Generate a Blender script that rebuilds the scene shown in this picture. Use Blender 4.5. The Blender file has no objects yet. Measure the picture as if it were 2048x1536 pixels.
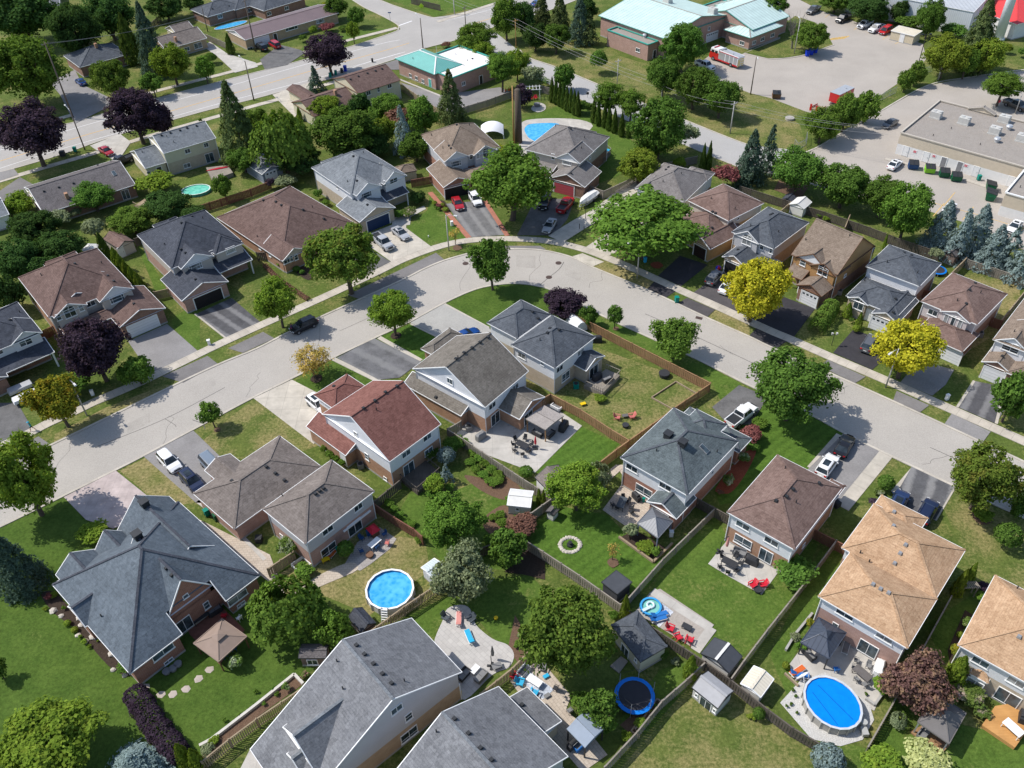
import bpy,math,random
import numpy as np
from mathutils import Vector,Matrix
from mathutils.bvhtree import BVHTree
SC=bpy.context.scene
COL=SC.collection
R=math.radians
# ------------------------------------------------------------------ camera (a drone 85 m up, looking down 41 degrees)
FOC,PITCH,ROLL,ALT=1725.0,R(41.1),R(2.1),85.0
_X=np.array([1.,0,0]);_F=np.array([0,math.cos(PITCH),-math.sin(PITCH)]);_D=np.array([0,-math.sin(PITCH),-math.cos(PITCH)])
CX=math.cos(ROLL)*_X + math.sin(ROLL)*_D
CD=-math.sin(ROLL)*_X + math.cos(ROLL)*_D
cam=bpy.data.cameras.new('camera');cam.sensor_width=36;cam.lens=36*FOC/2048;cam.clip_end=3000;cam.clip_start=1
co=bpy.data.objects.new('camera',cam);COL.objects.link(co);SC.camera=co
M4=Matrix.Identity(4)
for i in range(3):
    M4[i][0]=CX[i];M4[i][1]=-CD[i];M4[i][2]=-_F[i]
M4[2][3]=ALT
co.matrix_world=M4
# ------------------------------------------------------------------ sky and sun
SUN_EL,SUN_AZ=R(52),R(166) # azimuth measured from +x towards +y
w=bpy.data.worlds.new('World');SC.world=w;w.use_nodes=True
nt=w.node_tree;bg=nt.nodes['Background']
sky=nt.nodes.new('ShaderNodeTexSky');sky.sky_type='NISHITA';sky.sun_disc=False
sky.sun_elevation=SUN_EL;sky.sun_rotation=R(90) - SUN_AZ
nt.links.new(sky.outputs[0],bg.inputs[0]);bg.inputs[1].default_value=0.15
sl=bpy.data.lights.new('sun','SUN');sl.energy=4.0;sl.angle=R(0.5);sl.color=(1,.955,.89)
so=bpy.data.objects.new('sun',sl);COL.objects.link(so)
sdir=Vector((math.cos(SUN_EL)*math.cos(SUN_AZ),math.cos(SUN_EL)*math.sin(SUN_AZ),math.sin(SUN_EL)))
so.rotation_euler=sdir.to_track_quat('Z','Y').to_euler();so.location=(0,100,200)
SC.view_settings.view_transform='Standard';SC.view_settings.look='None';SC.view_settings.gamma=1
SC.view_settings.exposure=0.22
SC.cycles.max_bounces=5;SC.cycles.diffuse_bounces=3;SC.cycles.glossy_bounces=2;SC.cycles.transmission_bounces=2
SC.cycles.transparent_max_bounces=4;SC.cycles.caustics_reflective=False;SC.cycles.caustics_refractive=False

# ------------------------------------------------------------------ survey: photo reading -> place on the ground at height z
def ray(px,py):
    return CX*((px-1024)/FOC) + CD*((py-768)/FOC) + _F
def g(px,py,z=0.0):
    d=ray(px,py);s=(ALT-z)/-d[2]
    return Vector((d[0]*s,d[1]*s,z))
def dist(px,py,z=0.0):
    p=g(px,py,z);return math.sqrt(p.x**2+p.y**2+(ALT-z)**2)
def pxm(px,py,z=0.0): # photo pixels per metre at that place
    d=ray(px,py);return FOC/((ALT-z)/-d[2])
def height_at(base,py): # height of a vertical thing on base whose top reads py
    lo,hi=0.0,40.0
    for _ in range(40):
        m=(lo+hi)/2;v=np.array([base[0],base[1],m-ALT]);y=768+FOC*(v@CD)/(v@_F)
        if y > py:lo=m
        else:hi=m
    return lo
# ------------------------------------------------------------------ objects, things, parts
def tag(o,label=None,cat=None,group=None,kind=None):
    if label:o['label']=label
    if cat:o['category']=cat
    if group:o['group']=group
    if kind:o['kind']=kind
    return o
def thing(name,label,cat,loc=(0,0,0),rz=0,group=None):
    o=bpy.data.objects.new(name,None);COL.objects.link(o);o.location=loc;o.rotation_euler[2]=rz
    o.empty_display_size=.3
    return tag(o,label,cat,group)
def origin(p):
    v=Vector((0,0,0))
    while p is not None:v+=p.location;p=p.parent
    return v
def dup(root,loc,rz=0,label=None,group=None,scale=None):
    r=root.copy();COL.objects.link(r);r.location=loc;r.rotation_euler[2]=rz
    if label:r['label']=label
    if group:r['group']=group
    if scale:r.scale=(scale,)*3
    for ch in list(root.children):
        c=ch.copy();COL.objects.link(c);c.parent=r
        for gc in list(ch.children):
            d=gc.copy();COL.objects.link(d);d.parent=c
    return r
class MB:
    def __init__(s):s.v=[];s.f=[];s.m=[]
    def poly(s,pts,m=0):
        n=len(s.v);s.v+=[tuple(p) for p in pts];s.f.append(tuple(range(n,n+len(pts))));s.m.append(m)
    def box(s,c,size,ax=None,m=0,taper=1.0): # c centre, size full sizes, ax rotation about z or a 3x3
        hx,hy,hz=size[0]/2,size[1]/2,size[2]/2
        P=[]
        for z in (-hz,hz):
            t=taper if z > 0 else 1
            for x,y in ((-hx,-hy),(hx,-hy),(hx,hy),(-hx,hy)):P.append(Vector((x*t,y*t,z)))
        if ax is not None:
            mm=Matrix.Rotation(ax,3,'Z') if isinstance(ax,(int,float)) else ax
            P=[mm @ p for p in P]
        c=Vector(c);P=[p+c for p in P];n=len(s.v);s.v+=[tuple(p) for p in P]
        for f in ((3,2,1,0),(4,5,6,7),(0,1,5,4),(1,2,6,5),(2,3,7,6),(3,0,4,7)):
            s.f.append(tuple(n+i for i in f));s.m.append(m)
    def beam(s,a,b,wd,ht,m=0): # rectangular bar from a to b
        a=Vector(a);b=Vector(b);d=b-a;L=d.length
        if L < 1e-5:return
        d /= L;up=Vector((0,0,1)) if abs(d.z) < .95 else Vector((1,0,0))
        y=up.cross(d).normalized();z=d.cross(y)
        mm=Matrix((d,y,z)).transposed();s.box((a+b)/2,(L,wd,ht),mm,m)
    def tube(s,pts,rs,seg=8,m=0,cap=True):
        pts=[Vector(p) for p in pts]
        if isinstance(rs,(int,float)):rs=[rs]*len(pts)
        rings=[]
        for i,p in enumerate(pts):
            d=(pts[min(i+1,len(pts)-1)]-pts[max(i-1,0)]).normalized()
            up=Vector((0,0,1)) if abs(d.z) < .9 else Vector((1,0,0))
            y=up.cross(d).normalized();x=d.cross(y)
            n=len(s.v)
            for k in range(seg):
                a=2*math.pi*k/seg;s.v.append(tuple(p+(x*math.cos(a)+y*math.sin(a))*rs[i]))
            rings.append(n)
        for i in range(len(pts)-1):
            for k in range(seg):
                a,b=rings[i],rings[i+1];k2=(k+1) % seg
                s.f.append((a+k,b+k,b+k2,a+k2));s.m.append(m)
        if cap:
            s.f.append(tuple(rings[0]+k for k in range(seg)));s.m.append(m)
            s.f.append(tuple(rings[-1]+k for k in reversed(range(seg))));s.m.append(m)
    def cyl(s,c,r,h,seg=12,m=0,r2=None): # upright, base centre c
        c=Vector(c);s.tube([c,c+Vector((0,0,h))],[r,r if r2 is None else r2],seg,m)
    def loft(s,rings,m=0,close=True,cap=True):
        base=[]
        for rg in rings:
            base.append(len(s.v));s.v+=[tuple(p) for p in rg]
        k=len(rings[0])
        for i in range(len(rings)-1):
            for j in range(k if close else k-1):
                j2=(j+1) % k;s.f.append((base[i]+j,base[i]+j2,base[i+1]+j2,base[i+1]+j));s.m.append(m)
        if cap:
            s.f.append(tuple(base[0]+j for j in reversed(range(k))));s.m.append(m)
            s.f.append(tuple(base[-1]+j for j in range(k)));s.m.append(m)
    def build(s,name,mat,parent=None,smooth=False,uv=True,rel=True):
        o0=origin(parent) if (parent is not None and rel) else Vector((0,0,0))
        me=bpy.data.meshes.new(name)
        me.from_pydata([(v[0]-o0.x,v[1]-o0.y,v[2]-o0.z) for v in s.v],[],s.f)
        mats=mat if isinstance(mat,(list,tuple)) else [mat]
        for x in mats:me.materials.append(x)
        if len(mats) > 1:me.polygons.foreach_set('material_index',s.m)
        if smooth:me.polygons.foreach_set('use_smooth',[True]*len(s.f))
        if uv:autouv(me,s.v)
        me.update()
        o=bpy.data.objects.new(name,me);COL.objects.link(o)
        if parent is not None:o.parent=parent
        return o
def autouv(me,V): # metres along the face and up its slope
    uvl=me.uv_layers.new(name='UVMap').data
    for p in me.polygons:
        n=p.normal
        if abs(n.z) > .985:t=Vector((1,0,0));b=Vector((0,1,0))
        else:
            t=Vector((-n.y,n.x,0)).normalized();b=n.cross(t)
        for li in p.loop_indices:
            c=Vector(V[me.loops[li].vertex_index]);uvl[li].uv=(c.dot(t),c.dot(b))
# ------------------------------------------------------------------ materials
MATS={}
def lin(c): # sRGB 0-255 -> linear
    return tuple((x/255/12.92 if x/255 <= .04045 else ((x/255+.055)/1.055)**2.4) for x in c)
class NT:
    def __init__(s,name):
        s.m=bpy.data.materials.new(name);s.m.use_nodes=True;s.t=s.m.node_tree
        s.p=s.t.nodes['Principled BSDF'];s.out=s.t.nodes['Material Output']
    def n(s,t,**k):
        x=s.t.nodes.new(t)
        for a,b in k.items():
            if a.startswith('i_'):
                x.inputs[a[2:].replace('_',' ')].default_value=b
            else:setattr(x,a,b)
        return x
    def l(s,a,b):s.t.links.new(a,b)
    def pos(s):return s.n('ShaderNodeNewGeometry').outputs['Position']
    def uv(s):return s.n('ShaderNodeUVMap').outputs[0]
    def noise(s,vec,scale,detail=3,rough=.6):
        x=s.n('ShaderNodeTexNoise',i_Scale=scale,i_Detail=detail,i_Roughness=rough);s.l(vec,x.inputs['Vector']);return x.outputs['Fac']
    def ramp(s,fac,stops):
        x=s.n('ShaderNodeValToRGB');e=x.color_ramp.elements
        while len(e) < len(stops):e.new(.5)
        for i,(p,c) in enumerate(stops):e[i].position=p;e[i].color=(*c[:3],1)
        s.l(fac,x.inputs[0]);return x.outputs[0]
    def mix(s,fac,a,b,mode='MIX'):
        x=s.n('ShaderNodeMix',data_type='RGBA',blend_type=mode)
        for sock,v in ((x.inputs[0],fac),(x.inputs[6],a),(x.inputs[7],b)):
            if isinstance(v,(int,float)):sock.default_value=v
            elif isinstance(v,tuple):sock.default_value=(*v[:3],1)
            else:s.l(v,sock)
        return x.outputs[2]
    def math(s,op,a,b=0.0):
        x=s.n('ShaderNodeMath',operation=op)
        for i,v in enumerate((a,b)):
            if isinstance(v,(int,float)):x.inputs[i].default_value=v
            else:s.l(v,x.inputs[i])
        return x.outputs[0]
    def done(s,col,rough=.8,metal=0,spec=.3,bump=None,bs=.3,bd=.05):
        if isinstance(col,tuple):s.p.inputs['Base Color'].default_value=(*col[:3],1)
        else:s.l(col,s.p.inputs['Base Color'])
        s.p.inputs['Roughness'].default_value=rough;s.p.inputs['Metallic'].default_value=metal
        s.p.inputs['Specular IOR Level'].default_value=spec
        if bump is not None:
            x=s.n('ShaderNodeBump',i_Strength=bs,i_Distance=bd);s.l(bump,x.inputs['Height']);s.l(x.outputs[0],s.p.inputs['Normal'])
        return s.m
def cached(fn):
    def f(name,*a,**k):
        if name not in MATS:MATS[name]=fn(name,*a,**k)
        return MATS[name]
    return f
def sc(c,k):return tuple(min(1,x*k) for x in c)
@cached
def plain(name,col,rough=.6,var=.12,scale=1.5,metal=0,spec=.3):
    t=NT(name);o=t.n('ShaderNodeTexCoord').outputs['Object']
    f=t.noise(o,scale,4);c=t.ramp(f,[(.3,sc(col,1-var)),(.7,sc(col,1+var))])
    return t.done(c,rough,metal,spec)
@cached
def shingle(name,c1,c2,streak=.18,row=.30,wid=.95):
    t=NT(name);uv=t.uv();pos=t.pos()
    b=t.n('ShaderNodeTexBrick',i_Scale=1,i_Brick_Width=wid,i_Row_Height=row,i_Mortar_Size=.035,i_Mortar_Smooth=.6,i_Bias=0)
    b.offset=.5;b.squash=1
    b.inputs['Color1'].default_value=(*c1,1);b.inputs['Color2'].default_value=(*c2,1);b.inputs['Mortar'].default_value=(*sc(c1,.62),1)
    t.l(uv,b.inputs['Vector'])
    tabs=t.n('ShaderNodeTexVoronoi',i_Scale=2.6);t.l(uv,tabs.inputs['Vector']);bw=t.n('ShaderNodeRGBToBW');t.l(tabs.outputs['Color'],bw.inputs[0])
    f=t.noise(pos,.35,5,.65);c=t.mix(.55,b.outputs[0],t.ramp(f,[(.3,sc(c1,.8)),(.72,sc(c2,1.16))]))
    c=t.mix(.30,c,t.mix(1,c,bw.outputs[0],'SOFT_LIGHT'))
    f2=t.noise(pos,7,3);c=t.mix(streak,c,t.ramp(f2,[(.35,sc(c1,.45)),(.65,sc(c2,1.5))]))
    return t.done(c,.93,0,.12,b.outputs['Fac'],.25,.03)
@cached
def brickm(name,c1,c2,mort):
    t=NT(name);uv=t.uv();pos=t.pos()
    b=t.n('ShaderNodeTexBrick',i_Scale=1,i_Brick_Width=.42,i_Row_Height=.15,i_Mortar_Size=.014,i_Mortar_Smooth=.2)
    b.inputs['Color1'].default_value=(*c1,1);b.inputs['Color2'].default_value=(*c2,1);b.inputs['Mortar'].default_value=(*mort,1)
    t.l(uv,b.inputs['Vector'])
    f=t.noise(pos,1.2,4);c=t.mix(.4,b.outputs[0],t.ramp(f,[(.3,sc(c1,.85)),(.7,sc(c2,1.1))]))
    return t.done(c,.9,0,.15,b.outputs['Fac'],.3,.02)
@cached
def siding(name,col,pitch=.2,vert=False):
    t=NT(name);uv=t.uv();sp=t.n('ShaderNodeSeparateXYZ');t.l(uv,sp.inputs[0])
    q=t.math('FRACT',t.math('DIVIDE',sp.outputs[0 if vert else 1],pitch))
    lo=t.math('LESS_THAN',q,.12)
    f=t.noise(t.pos(),.8,3);c=t.ramp(f,[(.3,sc(col,.95)),(.7,sc(col,1.03))])
    c=t.mix(lo,c,sc(col,.72));return t.done(c,.6,0,.3,q,.4,.02)
@cached
def ribmetal(name,col,pitch=.45,rough=.45,dark=.7):
    t=NT(name);uv=t.uv();sp=t.n('ShaderNodeSeparateXYZ');t.l(uv,sp.inputs[0])
    q=t.math('FRACT',t.math('DIVIDE',sp.outputs[0],pitch));lo=t.math('LESS_THAN',q,.16)
    f=t.noise(t.pos(),.5,4);c=t.ramp(f,[(.3,sc(col,.9)),(.7,sc(col,1.08))])
    c=t.mix(lo,c,sc(col,dark));return t.done(c,rough,0,.5,lo,.6,.04)
@cached
def grass(name,g1,g2,dry,amt=.5,scale=.16,stripe=None):
    g1,g2,dry=sc(g1,1.22),sc(g2,1.22),sc(dry,1.1)
    t=NT(name);pos=t.pos()
    f=t.noise(pos,scale,6,.62);fine=t.noise(pos,2.6,5,.75);vf=t.noise(pos,11,3,.8)
    c=t.ramp(t.noise(pos,.45,5,.6),[(.33,g1),(.66,g2)])
    if stripe is not None:
        sp=t.n('ShaderNodeSeparateXYZ');t.l(pos,sp.inputs[0])
        q=t.math('ADD',t.math('MULTIPLY',sp.outputs[0],math.cos(stripe)),t.math('MULTIPLY',sp.outputs[1],math.sin(stripe)))
        q=t.math('ADD',q,t.math('MULTIPLY',fine,.35))
        st=t.math('SINE',t.math('MULTIPLY',q,5.2));c=t.mix(t.math('MULTIPLY',t.math('ADD',st,1),.16),c,sc(g2,1.5))
    d=t.math('ADD',f,t.math('MULTIPLY',t.math('SUBTRACT',fine,.5),.7))
    dm=t.ramp(d,[(max(.02,.86-amt*.75),(0,0,0)),(min(.99,1.05-amt*.62),(1,1,1))])
    c=t.mix(dm,c,dry)
    c=t.mix(.55,c,t.mix(1,c,t.ramp(fine,[(.3,(.16,.16,.16)),(.7,(.86,.86,.86))]),'OVERLAY'))
    c=t.mix(.35,c,t.mix(1,c,t.ramp(vf,[(.3,(.2,.2,.2)),(.7,(.8,.8,.8))]),'OVERLAY'))
    return t.done(c,.95,0,.1,vf,.5,.08)
@cached
def asphalt(name,col,var=.16,scale=.25,tracks=None):
    t=NT(name);pos=t.pos();f=t.noise(pos,scale,6,.65);f2=t.noise(pos,6,4,.7)
    c=t.ramp(f,[(.3,sc(col,1-var)),(.7,sc(col,1+var))])
    if tracks is not None: # worn wheel paths, across direction tracks (angle, spacing, phase, light colour)
        a,spc,ph,lc=tracks;sp=t.n('ShaderNodeSeparateXYZ');t.l(pos,sp.inputs[0])
        q=t.math('ADD',t.math('MULTIPLY',sp.outputs[0],math.cos(a)),t.math('MULTIPLY',sp.outputs[1],math.sin(a)))
        q=t.math('ADD',t.math('SINE',t.math('ADD',t.math('MULTIPLY',q,6.2832/spc),ph)),t.math('MULTIPLY',t.math('SUBTRACT',t.noise(pos,.9,5,.7),.5),2.2))
        c=t.mix(t.ramp(q,[(.0,(0,0,0)),(.9,(.75,.75,.75))]),c,lc)
    c=t.mix(.14,c,t.ramp(f2,[(.3,(0,0,0)),(.7,sc(col,2.2))]))
    return t.done(c,.92,0,.15,f2,.25,.02)
@cached
def concrete(name,col,joint=1.5,jdark=.62,var=.09):
    t=NT(name);pos=t.pos();uv=t.uv()
    b=t.n('ShaderNodeTexBrick',i_Scale=1,i_Brick_Width=joint,i_Row_Height=joint,i_Mortar_Size=.03,i_Mortar_Smooth=.3)
    b.offset=0;b.inputs['Color1'].default_value=(*sc(col,.96),1);b.inputs['Color2'].default_value=(*sc(col,1.05),1);b.inputs['Mortar'].default_value=(*sc(col,jdark),1)
    t.l(uv,b.inputs['Vector'])
    f=t.noise(pos,.5,6,.65);c=t.mix(.5,b.outputs[0],t.mix(1,b.outputs[0],t.ramp(f,[(.3,(.5-var*2,)*3),(.7,(.5+var*2,)*3)]),'OVERLAY'))
    return t.done(c,.9,0,.2,f,.1,.02)
@cached
def pavers(name,c1,c2,wx=.5,wy=.35,mort=.5):
    t=NT(name);uv=t.uv();pos=t.pos()
    b=t.n('ShaderNodeTexBrick',i_Scale=1,i_Brick_Width=wx,i_Row_Height=wy,i_Mortar_Size=.02,i_Mortar_Smooth=.3)
    b.inputs['Color1'].default_value=(*c1,1);b.inputs['Color2'].default_value=(*c2,1);b.inputs['Mortar'].default_value=(*sc(c1,mort),1)
    t.l(uv,b.inputs['Vector']);f=t.noise(pos,.9,5)
    c=t.mix(.35,b.outputs[0],t.ramp(f,[(.3,sc(c1,.8)),(.7,sc(c2,1.15))]));return t.done(c,.9,0,.2,b.outputs['Fac'],.2,.02)
@cached
def mulch(name,c1,c2,scale=3):
    t=NT(name);pos=t.pos();f=t.noise(pos,scale,6,.8);f2=t.noise(pos,14,3,.8)
    c=t.mix(.5,t.ramp(f,[(.32,c1),(.68,c2)]),t.ramp(f2,[(.3,sc(c1,.5)),(.7,sc(c2,1.5))]))
    return t.done(c,.95,0,.1,f2,.8,.1)
@cached
def wood(name,c1,c2,vert=True):
    t=NT(name);uv=t.uv();mp=t.n('ShaderNodeMapping');mp.inputs['Scale'].default_value=(7,.6,1) if vert else (.6,7,1)
    t.l(uv,mp.inputs[0]);f=t.noise(mp.outputs[0],1,4,.6);f2=t.noise(t.pos(),.7,4)
    c=t.mix(.4,t.ramp(f,[(.3,c1),(.7,c2)]),t.ramp(f2,[(.3,sc(c1,.8)),(.7,sc(c2,1.15))]));return t.done(c,.85,0,.2)
@cached
def leafm(name,c1,c2,c3=None,trans=.34,cl=.55):
    c1,c2=sc(c1,1.95),sc(c2,1.95);c3=c3 and sc(c3,1.6)
    t=NT(name);tc=t.n('ShaderNodeTexCoord');oi=t.n('ShaderNodeObjectInfo');geo=t.n('ShaderNodeNewGeometry')
    pos=t.pos();f=t.noise(pos,cl,4,.7);isl=geo.outputs['Random Per Island']
    c=t.ramp(f,[(.32,c1),(.66,c2)])
    if c3:c=t.mix(t.ramp(t.noise(pos,cl*1.6,3,.7),[(.5,(0,0,0)),(.68,(1,1,1))]),c,c3)
    c=t.mix(.5,c,t.ramp(isl,[(.0,sc(c1,.62)),(.85,sc(c2,1.15)),(1,sc(c2,1.6))]))
    hv=t.n('ShaderNodeHueSaturation');t.l(c,hv.inputs['Color'])
    hv.inputs['Saturation'].default_value=1.0
    t.l(t.math('ADD',t.math('MULTIPLY',oi.outputs['Random'],.018),.493),hv.inputs['Hue'])
    t.l(t.math('ADD',t.math('MULTIPLY',oi.outputs['Random'],.3),.85),hv.inputs['Value'])
    c=hv.outputs[0]
    d=t.n('ShaderNodeBsdfDiffuse');tr=t.n('ShaderNodeBsdfTranslucent');mx=t.n('ShaderNodeMixShader',i_Fac=trans)
    t.l(c,d.inputs[0]);t.l(t.mix(1,c,(1,1,.55),'MULTIPLY'),tr.inputs[0]);t.l(d.outputs[0],mx.inputs[1]);t.l(tr.outputs[0],mx.inputs[2])
    t.l(mx.outputs[0],t.out.inputs[0]);t.t.nodes.remove(t.p);return t.m
@cached
def glassm(name,col=(.03,.045,.055),rough=.08):
    t=NT(name);f=t.noise(t.pos(),.9,3);c=t.ramp(f,[(.35,sc(col,.5)),(.7,sc(col,1.8))]);return t.done(c,rough,0,.5)
@cached
def paint(name,col,rough=.28):
    t=NT(name);t.p.inputs['Coat Weight'].default_value=.5;t.p.inputs['Coat Roughness'].default_value=.08
    return t.done(tuple(col),rough,.0,.4)
@cached
def waterm(name,water_col,light,scale=1.6,rip=.5):
    t=NT(name);pos=t.pos();v=t.n('ShaderNodeTexVoronoi',feature='SMOOTH_F1',i_Scale=scale)
    ds=t.noise(pos,1.3,3);mp=t.n('ShaderNodeVectorMath',operation='ADD');t.l(pos,mp.inputs[0])
    cv=t.n('ShaderNodeCombineXYZ');t.l(ds,cv.inputs[0]);t.l(ds,cv.inputs[1]);t.l(cv.outputs[0],mp.inputs[1]);t.l(mp.outputs[0],v.inputs['Vector'])
    f=v.outputs['Distance'];c=t.ramp(f,[(.1,water_col),(.75,light)]);return t.done(c,.06,0,.5,f,rip,.06)  # pale network between the cells: caustic light put into the water colour
WHITE=plain('white_trim',(.80,.80,.79),.5,.04);CREAM=plain('cream_trim',(.72,.66,.55),.5,.04)
DARKM=plain('dark_metal',(.03,.032,.035),.5,.1);GREYM=plain('grey_metal',(.32,.33,.34),.45,.08,metal=.3)
BLACKR=plain('black_rubber',(.018,.018,.02),.8,.1);GALV=plain('galvanised_steel',(.50,.51,.52),.4,.08,metal=.4)
GLASS=glassm('window_glass');TIRE=BLACKR;BROWNT=plain('brown_trim',(.16,.085,.05),.5,.06)
# ================================================================== ground, roads, pavements
def G2(pts,z=0.0):return [g(x,y,z) for x,y in pts]
def smooth(pts,n=4):
    P=[Vector(p) for p in pts];out=[]
    for i in range(len(P)-1):
        p0=P[max(i-1,0)];p1=P[i];p2=P[i+1];p3=P[min(i+2,len(P)-1)]
        for k in range(n):
            t=k/n;out.append(.5*((2*p1)+(p2-p0)*t+(2*p0-5*p1+4*p2-p3)*t*t+(3*p1-p0-3*p2+p3)*t**3))
    out.append(P[-1]);return out
_lay={}
def zl(base): # every sheet its own few millimetres, so that none lies in another's plane
    _lay[base]=_lay.get(base,0)+1;return base+(.0005 if base < .01 else .0015)*_lay[base]
def ccw(P):
    a=sum(P[i].x*P[(i+1) % len(P)].y-P[(i+1) % len(P)].x*P[i].y for i in range(len(P)))
    return P if a > 0 else P[::-1]
def sheet(name,pts,mat,z,closed_smooth=False,uvdir=None):
    P=G2(pts)
    if closed_smooth:
        Q=P[-2:]+P+P[:2];S=smooth(Q,4);P=S[8:8+4*len(pts)]
    P=ccw([Vector((p.x,p.y,0)) for p in P]);b=MB();b.poly([(p.x,p.y,z) for p in P])
    o=b.build(name,mat);tag(o,kind='structure')
    if uvdir is not None:
        a=g(*uvdir[1])-g(*uvdir[0]);a.normalize();uvs(o,a)
    return o
def uvs(o,a):
    uvl=o.data.uv_layers[0].data;b=Vector((-a.y,a.x,0))
    for lp in o.data.loops:
        c=o.data.vertices[lp.vertex_index].co;uvl[lp.index].uv=(c.dot(a),c.dot(b))
def offset_line(P,d):
    out=[]
    for i,p in enumerate(P):
        t=(P[min(i+1,len(P)-1)]-P[max(i-1,0)]);t.z=0;t.normalize();out.append(p+Vector((-t.y,t.x,0))*d)
    return out
def strip(name,pts,wd,mat,z0,z1,n=5,kind='structure',world=False): # a kerb / path / line laid along a polyline, top at z1
    P=smooth(pts if world else G2(pts),n) if n > 1 else (pts if world else G2(pts));A=offset_line(P,wd/2);B=offset_line(P,-wd/2);b=MB()
    ln=0;L=[0]
    for i in range(1,len(P)):ln+=(P[i]-P[i-1]).length;L.append(ln)
    for i in range(len(P)-1):
        b.poly([(B[i].x,B[i].y,z1),(B[i+1].x,B[i+1].y,z1),(A[i+1].x,A[i+1].y,z1),(A[i].x,A[i].y,z1)])
        if z1-z0 > .03:
            for E_ in (A,B):b.poly([(E_[i].x,E_[i].y,z0),(E_[i+1].x,E_[i+1].y,z0),(E_[i+1].x,E_[i+1].y,z1),(E_[i].x,E_[i].y,z1)])
    o=b.build(name,mat)
    k=0;uvl=o.data.uv_layers[0].data
    for p in o.data.polygons: # u along the line
        if p.normal.z > .5 or p.normal.z < -.5:
            i=k;k+=1
            for li,uvv in zip(p.loop_indices,((L[i],0),(L[i+1],0),(L[i+1],wd),(L[i],wd))):uvl[li].uv=uvv
    if kind:tag(o,kind=kind)
    return o
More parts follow.
